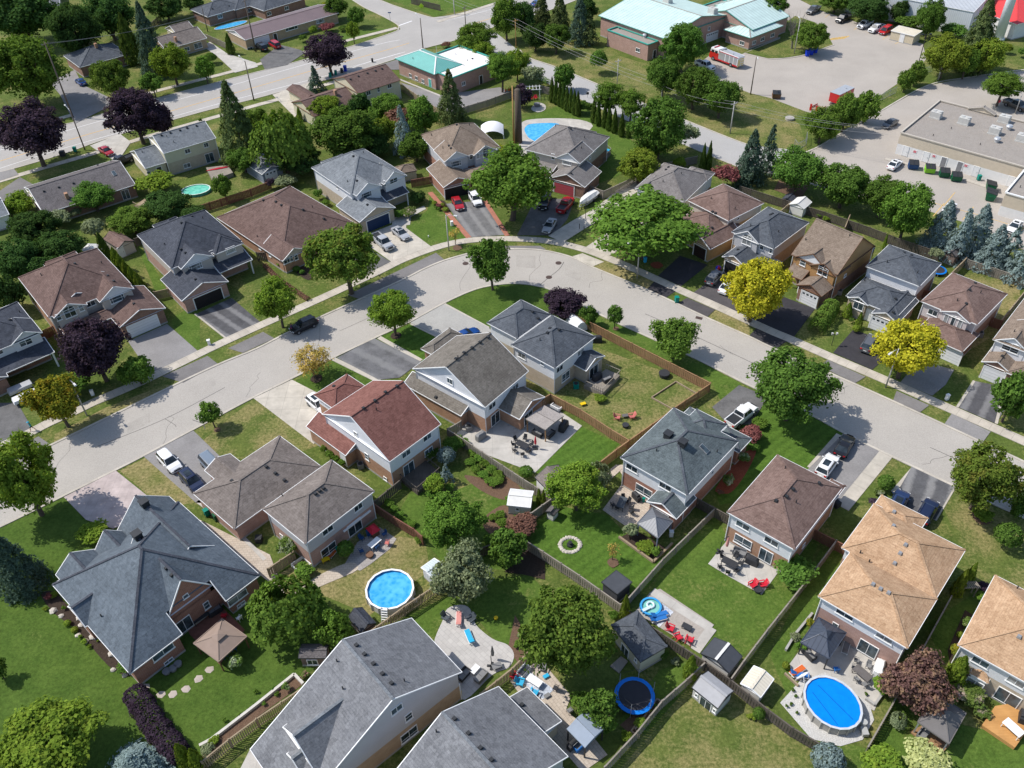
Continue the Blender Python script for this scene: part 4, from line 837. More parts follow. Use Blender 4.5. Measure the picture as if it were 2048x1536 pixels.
house('S2','house with reddish brown hip roof and white upper wall over a dining patio',((1454,1024),(1581,1095),(1685,975)),'rust',[
  ('hip',5.4,[(1454,1024),(1581,1095),(1685,975),(1547,920)],.5,dict(lo='orangeb',up='white')),('hip',5.4,[(1562,917),(1612,941),(1600,985)],.5,dict(lo='orangeb',up='white')),('hip',2.9,[(1664,1000),(1692,972),(1660,960)],.4,dict(lo='orangeb'))],
  [(1486,1051,'s',1.2),(1543,1083,'s',1.2),(1486,1083,'b',1),(1530,1117,'d',.9),(1607,1090,'m')],[(1552,1002),(1573,994),(1586,979),(1638,967),(1592,1005,'p'),(1570,937,'p')])
house('S3','house with wide tan shingle roof and white band above the oval pool terrace',((1637,1193),(1815,1297),(1748,1007)),'tan',[
  ('hip',5.4,[(1637,1193),(1815,1297),(1872,1198),(1701,1103)],.45,dict(lo='pinkb',up='white',zs=3.4)),('hip',5.4,[(1692,1084),(1748,1007),(1930,1099),(1872,1198)],.45,dict(lo='pinkb',up='white',zs=3.4)),('hip',5.0,[(1750,1007),(1800,1008),(1846,1052),(1780,1060)],.4,dict(lo='pinkb',up='white'))],
  [(1690,1228,'s',1.3),(1769,1275,'s',1.2),(1735,1298,'d',1.1),(1671,1249,'m')],[(1746,1169),(1761,1178),(1777,1186),(1788,1024),(1787,1052),(1811,1090),(1800,1107),(1789,1127),(1720,1106,'p'),(1738,1124,'p')])
house('S4','house with tan shingle roof, bay window and wooden deck at the right edge',((1920,1291),(2048,1362),(1990,1150)),'tan',[
  ('hip',5.4,[(1920,1291),(1990,1150),(2200,1265),(2115,1400)],.5,dict(lo='beigeb',up='white',zs=2.9)),('hip',2.6,[(1940,1347),(1976,1366)],.8,dict(d=2.2,lo='wht',oh=.15))],
  [(1961,1324,'s',1.1),(2032,1364,'s',1.1),(2012,1399,'d',1.2),(1950,1366,'s',1.1)],[(2038,1274),(2034,1177,'p')])
house('B1','house with big grey gable roof and white gable wall at the bottom centre',((823,1236),(924,1344),(512,1452)),'grey',[
  ('gu',5.4,[(823,1236),(924,1344)],.55,dict(ridge=(684,1277),z2=3.2,lo='tanb',up='lg',ohs=.3)),('gv',5.3,[(545,1480),(645,1560)],.9,dict(uv=(1.4,7.4,10.2,16.6),lo='tanb',up='lg')),('gv',4.6,[(545,1480),(645,1560)],.8,dict(uv=(3.6,6.2,15,17.6),lo='tanb',up='lg'))],
  [(793,1418,'s',.9),(817,1433,'e',1.2),(818,1468,'b',.9)],[(713,1291),(729,1309),(747,1328),(765,1348),(783,1367),(674,1323,'p'),(686,1378,'p'),(809,1362,'p')],zax=5.4,capc='lgrey')
house('B2','house with grey gable roof cropped by the bottom edge beside the blue grey shelter',((997,1373),(1129,1506),(797,1536)),'grey',[
  ('gu',5.4,[(997,1373),(1136,1513)],.55,dict(ridge=(882,1422),z2=3.2,lo='tanb',up='lg',ohs=.3)),('shed',2.7,[(1054,1374),(1116,1449)],.4,dict(d=5.5,lo='beigeb'))],
  [],[(909,1438),(937,1467),(961,1496),(983,1520),(873,1464,'p'),(1044,1410)],zax=5.4,capc='lgrey')
# ---------------------------------------------------------------- along the main road
house('T1','old brick bungalow with stained grey roof and skylight by the purple maple',((87,428),(271,369),(55,387)),'oldgrey',[('gu',2.9,[(87,428),(271,369)],.36,dict(ridge=(140,352),lo='brownb',gab='cream'))],[(120,424,'s'),(250,385,'d',.8),(195,403,'s')],[(228,347,'S'),(135,396,'K'),(196,331),(147,367),(118,375),(88,383),(222,323,'p')])
house('T2','cream two storey house with grey gable roof and attached garage',((327,307),(432,276),(287,276)),'lgrey',[('gu',5.3,[(327,307),(432,276)],.42,dict(ridge=(345,260),lo='beigeb',up='cream')),('gu',2.9,[(290,337),(331,322)],.42,dict(ridge=(276,299),lo='cream'))],
  [(375,302,'s',.8),(412,290,'s',.7),(374,331,'s'),(421,321,'d'),(319,341,'o',1,None,'dark'),(297,345,'m')],[(323,271),(341,266),(360,261),(374,256),(393,252),(334,274,'p'),(348,285,'p'),(285,305,'p')],zax=5.3)
house('T3','small blue grey gabled garage on the lawn of the cream house',((524,349),(566,333),(487,321)),'lgrey',[('gv',2.4,[(524,349),(566,333),(487,321)],.45,dict(lo='blue',oh=.2))],[(543,352,'Gw',.5)],[(530,322)],cat='garage',name='garage',zax=2.4)
house('T4','grey hip roofed brick bungalow behind the blue sedan in the upper left',((159,135),(258,108),(132,112)),'slate',[('hip',2.9,[(159,135),(258,108),(138,108)],.42,dict(lo='brownb'))],[(184,138,'s'),(236,126,'s'),(254,121,'s')],[(193,95,'K'),(170,99)])
house('T5','brown roofed bungalow with bay window behind the tall blue spruce',((345,95),(413,76),(330,60)),'taupe',[('gu',2.9,[(330,99),(414,76)],.4,dict(ridge=(360,62),lo='tanb')),('gu',2.9,[(340,62),(392,60)],.4,dict(d=8,lo='cream'))],[(396,91,'b'),(374,98,'s')],[(352,82,'K')])
house('T6','long brick bungalow with brown metal roof beside the red minivan',((480,83),(660,31),(636,8)),'bmetal',[('gu',2.9,[(490,80),(658,31),(636,9)],.22,dict(lo='tanb',gab='wht'))],[(583,56,'w',1.5),(524,82,'G',.9),(550,70,'o',1,None,'dark'),(640,42,'w'),(500,98,'s')],[])
house('T7','grey hip roofed house with small pool at the top edge',((415,34),(485,14),(395,14)),'slate',[('hip',2.9,[(415,34),(490,12),(398,14)],.4,dict(lo='brownb')),('hip',2.9,[(470,20),(530,3),(450,-8)],.4,dict(lo='brownb'))],[(440,33,'s'),(500,20,'s')],[(425,18),(458,12)])
house('T8','cream split level house with plum brown roofs beside the teal roofed station',((717,187),(801,160),(667,160)),'brown',[('gu',4.6,[(717,187),(801,160)],.36,dict(ridge=(690,153),lo='cream')),('gu',2.9,[(620,228),(718,204)],.36,dict(ridge=(640,190),lo='cream')),('gv',2.9,[(608,200),(636,192)],.4,dict(d=9,lo='cream'))],[(737,186,'s',.8),(757,179,'e'),(779,172,'s',.8),(600,222,'m')],[(701,159),(717,153),(735,147),(751,142),(764,138),(629,199),(650,192),(671,189,'K')],zax=4.6,gut=BROWNT)
house('T9','grey roofed house half hidden by dark trees in the top left corner',((93,24),(120,20),(92,0)),'grey',[('gv',3.2,[(93,26),(121,20),(92,-25)],.4,dict(lo='beigeb'))],[(110,32,'s')],[])
house('T10','pale roofed house cut by the left edge below the purple maple',((-40,446),(20,428),(-40,400)),'lgrey',[('gu',2.9,[(-60,452),(18,428)],.3,dict(d=9,lo='wht'))],[],[(-6,420)])
house('T11','dark roofed house behind the long metal roofed bungalow',((528,22),(606,-2),(500,-5)),'slate',[('hip',2.9,[(528,22),(612,-4),(505,0)],.4,dict(lo='brownb'))],[(573,16,'s'),(538,27,'s')],[])
# ---------------------------------------------------------------- fire hall, shops, works
house('K1','small pink brick station building with teal pyramid roof and white flat roof',((904,155),(993,121),(918,90)),'teal',[('hip',4.2,[(794,115),(864,147),(919,130),(850,99)],.42,dict(lo='pinkb',oh=.6)),('flat',4.4,[(880,146),(904,155),(993,121),(918,90)],0,dict(lo='pinkb',rm=1))],
  [(821,151,'s',.7),(833,156,'s',.7),(846,162,'s',.7),(861,173,'o',1,None,'teal'),(927,167,'s',.8),(962,161,'o',1,None,'dark'),(984,149,'s',.9)],[(912,110,'p'),(945,118),(935,122,'p'),(826,118,'p'),(928,132,'p')],gut=plain('teal_trim',(.06,.36,.29),.5,.05),cat='building',name='brick_building',zax=4.4,capc='white')
house('K2','large brick fire hall with striped teal and white metal roof',((1197,31),(1331,78),(1454,20)),'teal2',[('gu',5.4,[(1197,31),(1331,78)],.2,dict(ridge=(1413,35),lo='pinkb',ohs=.6)),('flat',4.3,[(1215,59),(1298,88),(1315,81)],0,dict(lo='pinkb',rm=1)),('hip',3.4,[(1447,58),(1501,76),(1562,49)],.38,dict(lo='pinkb',oh=.7)),('flat',4.0,[(1395,14),(1470,44),(1530,24)],0,dict(lo='pinkb',rm=1)),('gv',4.4,[(1440,38),(1505,60),(1470,0)],.3,dict(lo='pinkb')),('hip',3.8,[(1430,10),(1496,26),(1500,-15)],.38,dict(lo='pinkb'))],
  [(1424,72,'Gw',.9),(1418,57,'s',.6),(1276,100,'s'),(1309,106,'o',1,None,'dark'),(1484,86,'s'),(1508,85,'s'),(1525,78,'s'),(1545,70,'s')],[(1290,75,'D'),(1425,27,'H'),(1240,58),(1335,5,'H')],gut=plain('teal_trim',(.06,.36,.29)),cat='fire hall',name='fire_hall',zax=5.4,capc='gravel')
house('K3','flat roofed commercial building with beige and white rear wall and rooftop units',((1807,265),(2048,332),(1880,200)),'gravel',[('flat',4.8,[(1807,265),(2110,350),(1880,200)],0,dict(lo='wht',up='stucco',zs=2.3)),('gv',4.9,[(1938,214),(1990,230)],.35,dict(d=1.2,lo='stucco',oh=.1))],
  [(1886,327,'o',1,None,'grey'),(1852,312,'o'),(1950,345,'o'),(1810,305,'o'),(2020,365,'o'),(1918,336,'o',1,None,'grey')],[(1871,235,'H'),(1927,247,'H'),(2007,244,'H'),(1988,267,'H'),(2043,282,'H'),(1993,284,'D'),(2017,259,'D'),(1902,258,'p'),(1866,272,'p'),(1960,290,'p')],cat='shop building',name='commercial_building',zax=4.8,gut=plain('beige_coping',(.5,.45,.38),.6,.05))
house('K4','pale blank walled corner of a shop building at the right edge by the dumpster',((1990,388),(2060,408),(2060,340)),'gravel',[('flat',4.8,[(2012,384),(2110,412),(2060,342)],0,dict(lo='wht',up='stucco',zs=2.0))],[],[(2040,375,'p')],cat='shop building',name='commercial_building',zax=4.8)
house('K5','tall pale corrugated metal warehouse at the top right',((1760,-12),(1948,24),(1990,-20)),'gmetal',[('gu',6.5,[(1700,-24),(1948,24),(2010,-25)],.15,dict(lo='corr',ohs=.1,oh=.1))],[],[],cat='warehouse',name='warehouse',zax=6.5)
house('K6','low shop with bright red canopy roof at the top right corner',((2002,36),(2070,20),(1990,-10)),'redm',[('hip',4.2,[(1998,36),(2050,45),(2090,10),(2005,-5)],.35,dict(lo='wht'))],[],[],cat='shop building',name='commercial_building',zax=4.2)
# ================================================================== trees, hedges and shrubs
LM={k:leafm('leaf_'+k,*v) for k,v in {
 'green':((.042,.082,.013),(.082,.135,.022)),'mid':((.034,.070,.013),(.068,.116,.021)),'lime':((.066,.115,.013),(.110,.160,.022),(.16,.19,.025)),'dark':((.022,.046,.013),(.042,.076,.020)),
 'gold':((.16,.17,.012),(.32,.29,.024),(.44,.38,.035)),'autumn':((.07,.10,.014),(.14,.14,.016),(.40,.22,.02)),'olive':((.046,.090,.016),(.086,.130,.022)),'turn':((.052,.090,.014),(.085,.125,.021),(.17,.12,.03)),
 'sparse':((.16,.15,.03),(.30,.22,.06),(.42,.26,.12)),'purple':((.021,.013,.020),(.042,.029,.042),(.07,.052,.070)),'redp':((.085,.024,.030),(.16,.062,.058)),'brown':((.07,.035,.03),(.13,.07,.05)),
 'blue':((.080,.112,.110),(.142,.182,.178)),'sprg':((.030,.052,.036),(.060,.088,.062)),'cedar':((.060,.098,.013),(.115,.150,.020)),'dcedar':((.027,.050,.010),(.055,.082,.016)),'pine':((.040,.060,.022),(.075,.092,.034)),
 'grey':((.085,.110,.058),(.145,.165,.090)),'smoke':((.045,.022,.026),(.10,.055,.048),(.36,.23,.13)),'white':((.05,.085,.018),(.09,.13,.03),(.70,.68,.52)),'pink':((.05,.085,.018),(.09,.12,.03),(.60,.38,.44)),
 'yel':((.075,.118,.015),(.125,.162,.022),(.17,.175,.028)),'yflow':((.07,.11,.015),(.13,.15,.02),(.6,.42,.03)),'mag':((.05,.08,.02),(.09,.12,.03),(.50,.06,.28)),'locust':((.048,.092,.014),(.082,.135,.022)),'variegated':((.20,.24,.08),(.36,.38,.17)),
}.items()}
BARK=plain('bark',(.10,.078,.060),.95,.25,4);BARKG=plain('bark_grey',(.17,.15,.13),.95,.2,4)
def _leaves(P,N,s,rg,asp=.6):
    n=len(P);rv=rg.normal(size=(n,3));t=np.cross(N,rv);t /= np.linalg.norm(t,axis=1)[:,None]+1e-9;b_=np.cross(N,t)
    s=s*rg.uniform(.7,1.35,(n,1));t=t*s;b_=b_*s*asp
    V=np.stack([P+t,P+b_,P-t*.9,P-b_],1).reshape(-1,3);F=np.arange(4*n).reshape(-1,4)
    me=bpy.data.meshes.new('crown');me.from_pydata(V.tolist(),[],F.tolist());return me
def _unit(n,rg):v=rg.normal(size=(n,3));return v/np.linalg.norm(v,axis=1)[:,None]
_proto={}
def crown_mesh(shape,size,seed,col):
    k=(shape,size,seed,col)
    if k in _proto:return _proto[k]
    kk=(shape,size,seed)
    if kk not in _proto:
        rg=np.random.default_rng(seed*13+size*7+len(shape));P=[];N=[]
        if shape in ('round','airy','sparse','oval'):
            nc,nl,s={0:(20,64,.13),1:(46,95,.082),2:(88,120,.056),3:(150,130,.041)}[size]
            if shape=='airy':nc=int(nc*.8)
            if shape=='sparse':nl=int(nl*.28);s *= .85
            C=_unit(nc,rg);C[:,2]=C[:,2]*.9+.10;rad=rg.uniform(.42,.80,(nc,1))**.8;C=C*rad
            cr=rg.uniform(.15,.40,nc)*{0:1.25,1:1.0,2:.82,3:.7}[size]
            lump=1+.15*np.sin(5*np.arctan2(C[:,1],C[:,0])-seed*2)*np.abs(C[:,2])+.18*np.sin(3*np.arctan2(C[:,1],C[:,0])+seed)+rg.uniform(-.1,.12,nc);C[:,:2] *= lump[:,None]
            for c,q in zip(C,cr):
                d=_unit(nl,rg);d[:,2]=d[:,2]*.85+.25;d /= np.linalg.norm(d,axis=1)[:,None]
                e=d*q*rg.uniform(.55,1.08,(nl,1))
                if shape=='airy':e[:,2] *= .6;e[:,:2] *= 1.2
                p=c+e;out=c/np.linalg.norm(c)
                P.append(p);N.append(d*.55+out*.35+np.array([0,0,.35])+rg.normal(size=(nl,3))*(.62 if shape != 'airy' else .45))
        elif shape=='spruce':
            L,nb,nl,s={0:(9,8,14,.15),1:(15,11,20,.095),2:(22,15,36,.062)}[size]
            for i in range(L):
                t=i/(L-1);rr=(1-t)**.8*1.16+.06;z=-1+2*t
                for j in range(max(4,int(nb*(1-t*.55)))):
                    a=rg.uniform(0,6.283);le=rr*rg.uniform(.78,1.06);u=rg.uniform(.2,1.05,nl)**.6;w_=(1-u*.6)*.16*(.5+rr)
                    x=u*le;y=rg.normal(size=nl)*w_*.8;zz=z+.10*rr-u*u*.22*rr+rg.normal(size=nl)*.03
                    P.append(np.stack([x*math.cos(a)-y*math.sin(a),x*math.sin(a)+y*math.cos(a),zz],1));n_=np.tile([math.cos(a)*.55,math.sin(a)*.55,.8],(nl,1));N.append(n_+rg.normal(size=(nl,3))*.4)
        elif shape in ('cedar','cone'):
            n,s={0:(420,.24),1:(1100,.17),2:(2200,.12)}[size]
            t=rg.uniform(0,1,n);a=rg.uniform(0,6.283,n);prof=(np.minimum(1,t*6+.35)*(1-t)**.62*1.18 if shape=='cedar' else (1-t)*1.02+.02);lump=1+.13*np.sin(a*5+t*9+seed)+.07*np.sin(a*9-t*21);q=prof*lump*rg.uniform(.78,1.05,n)
            P.append(np.stack([np.cos(a)*q,np.sin(a)*q,2*t-1],1));N.append(np.stack([np.cos(a),np.sin(a),.35+0*a],1)+rg.normal(size=(n,3))*.35)
        elif shape=='ball':
            n,s={0:(380,.19),1:(1000,.12),2:(2000,.085)}[size]
            d=_unit(n,rg);d[:,2]=np.abs(d[:,2])*1.0-.12*(rg.uniform(size=n) < .45);lump=1+.07*np.sin(d[:,0]*9+seed)*np.sin(d[:,1]*8+1);P.append(d*lump[:,None]*rg.uniform(.82,1.03,(n,1))*np.array([1,1,1.0]));N.append(d+rg.normal(size=(n,3))*.35)
        elif shape=='weep':
            ns,nl,s={0:(60,14,.12),1:(150,22,.075),2:(260,26,.06)}[size]
            for i in range(ns):
                a=rg.uniform(0,6.283);q=rg.uniform(.1,.95)**.6;z0=math.sqrt(max(0,1-q*q))*rg.uniform(.55,1.0);L=rg.uniform(.35,1.0)*(z0+.9)*.75;u=rg.uniform(0,1,nl)
                P.append(np.stack([math.cos(a)*(q+.16*u)+rg.normal(size=nl)*.035,math.sin(a)*(q+.16*u)+rg.normal(size=nl)*.035,z0-u*L],1));N.append(np.tile([math.cos(a),math.sin(a),.6],(nl,1))+rg.normal(size=(nl,3))*.45)
        elif shape=='shrub':
            nc,nl,s={0:(9,34,.22),1:(20,55,.13),2:(40,70,.09)}[size]
            C=_unit(nc,rg);C[:,2]=np.abs(C[:,2])*.8-.15;C *= rg.uniform(.35,.75,(nc,1))
            for c in C:
                d=_unit(nl,rg);d[:,2]=d[:,2]*.8+.3;P.append(c+d*rg.uniform(.25,.42)*rg.uniform(.6,1.05,(nl,1)));N.append(d*.6+np.array([0,0,.45])+rg.normal(size=(nl,3))*.45)
        P=np.concatenate(P);N=np.concatenate(N);N /= np.linalg.norm(N,axis=1)[:,None]+1e-9
        _proto[kk]=_leaves(P,N,s,rg,.62 if shape not in ('cedar','cone','spruce') else .42)
    me=_proto[kk].copy();me.name='crown';me.materials.append(LM[col]);_proto[k]=me;return me
KIND={ # shape, colour, clear stem, name, category, longest upright ratio
 'green':('round','green',.9,'deciduous_tree','tree',1.5),'mid':('round','mid',.6,'deciduous_tree','tree',1.4),'lime':('round','lime',1.2,'deciduous_tree','tree',1.4),'dark':('round','dark',.2,'deciduous_tree','tree',1.4),
 'gold':('round','gold',.7,'maple_tree','tree',1.2),'autumn':('round','autumn',1.9,'maple_tree','tree',1.3),'olive':('round','olive',.3,'deciduous_tree','tree',1.4),'turn':('round','turn',1.9,'maple_tree','tree',1.3),
 'sparse':('sparse','sparse',1.4,'young_tree','tree',1.3),'purple':('round','purple',1.4,'maple_tree','tree',1.3),'locust':('airy','locust',1.9,'honeylocust_tree','tree',1.1),'yel':('round','yel',.5,'deciduous_tree','tree',1.3),
 'weep':('weep','olive',.3,'weeping_tree','tree',1.2),'spruce':('spruce','sprg',.2,'spruce_tree','tree',2.5),'bluespruce':('spruce','blue',.1,'spruce_tree','tree',2.3),'pine':('spruce','pine',.8,'pine_tree','tree',3),
 'cedar':('cedar','cedar',.05,'cedar','cedar',5),'dcedar':('cedar','dcedar',.05,'cedar','cedar',5),'pale':('round','grey',.3,'deciduous_tree','tree',1.4),'ball':('ball','mid',0,'shrub','shrub',1.2),'shrub':('shrub','green',0,'shrub','shrub',1.1),'dshrub':('shrub','mid',0,'shrub','shrub',1.1),
 'yshrub':('shrub','lime',0,'shrub','shrub',1.1),'gshrub':('shrub','grey',0,'shrub','shrub',1.1),'rshrub':('shrub','redp',0,'shrub','shrub',1.1),'pshrub':('shrub','purple',.1,'shrub','shrub',1.1),'bshrub':('shrub','brown',0,'shrub','shrub',1.1),
 'white':('shrub','white',0,'hydrangea','shrub',1.1),'pink':('shrub','pink',0,'flowering_shrub','shrub',1.1),'smoke':('round','smoke',.4,'smoke_tree','tree',1.3),'blueball':('ball','blue',0,'dwarf_spruce','shrub',1.1),'yball':('ball','yel',0,'shrub','shrub',1),
 'yflow':('shrub','yflow',0,'flowering_shrub','shrub',1),'mag':('shrub','mag',0,'flowering_shrub','shrub',1),'varie':('shrub','variegated',0,'shrub','shrub',1),'topiary':('ball','grey',1.6,'topiary_tree','tree',1.0),'ornam':('weep','grey',0,'ornamental_grass','grass',1.2),'bare':(None,None,1,'bare_tree','tree',1.6),
}
_seed=0
def T(cx,cy,w_,h_,kind,label,clr=None,group=None,cat=None,slim=None):
    global _seed;_seed+=1
    shape,col,c0,nm,ct,amax=KIND[kind];clr=c0 if clr is None else clr;zc=clr+1.5
    for it in range(12):
        k=pxm(cx,cy,zc);r=w_/2/k;d=ray(cx,cy);sd=-d[2]/np.linalg.norm(d);cd=math.sqrt(1-sd*sd);hh=h_/2/k
        a=math.sqrt(max(hh*hh-(r*sd*(.8 if shape in ('spruce','cedar') else .95))**2,(.55*r*cd)**2))/cd;a=min(a,amax*r)
        zc=clr+a
    r *= 1.05 if ct=='tree' else 1;p=g(cx,cy,zc);rr=random.Random(_seed*31)
    size=3 if r > 3.7 and shape in ('round','airy') else 2 if r > 2.9 or (r > 1.4 and ct=='shrub') else (1 if r > (1.1 if ct=='tree' else .6) else 0)
    simple=ct in ('shrub','grass','cedar')
    zr=rr.uniform(0,6.28)
    def crown(parent):
        if shape is None:return
        me=crown_mesh(shape,size,1+_seed % 2,col);o=bpy.data.objects.new(nm if parent is None else 'crown',me);COL.objects.link(o)
        o.scale=(r,r,a);o.rotation_euler[2]=zr;o.parent=parent
        o.location=(p.x,p.y,zc) if parent is None else (0,0,zc);return o
    if simple:return tag(crown(None),label,cat or ct,group)
    root=thing(nm,label,cat or ct,(p.x,p.y,0),0,group);crown(root)
    b=MB();tr=max(.05,r*.055) if shape not in ('spruce',) else max(.06,r*.05);top=zc+a*(.3 if shape not in ('spruce',) else .85)
    jx,jy=rr.uniform(-.05,.05)*r,rr.uniform(-.05,.05)*r
    b.tube([(0,0,-.05),(jx,jy,clr+.2*a),(jx*2,jy*1.5,top)],[tr*1.3,tr,tr*.35],7)
    if shape not in ('spruce',):
        nb=7 if shape is not None else 16
        for i in range(nb):
            an=zr+6.283*i/nb*1.618;z0=clr+a*rr.uniform(.05,.5);q=r*rr.uniform(.5,.8);z1=zc+a*rr.uniform(-.25,.6)
            b.tube([(jx,jy,z0),(math.cos(an)*q*.5,math.sin(an)*q*.5,(z0+z1)/2+.1*a),(math.cos(an)*q,math.sin(an)*q,z1)],[tr*.5,tr*.32,tr*.1],5)
            if shape in (None,'sparse'):
                for s_ in (-1,1):b.tube([(math.cos(an)*q*.5,math.sin(an)*q*.5,(z0+z1)/2+.1*a),(math.cos(an+s_*.5)*q*1.05,math.sin(an+s_*.5)*q*1.05,z1+.3*a*rr.uniform(-.3,1))],[tr*.28,tr*.07],4)
    b.v=[(v[0]+p.x,v[1]+p.y,v[2]) for v in b.v]
    b.build('trunk',BARK if shape is not None else BARKG,root,uv=False);return root
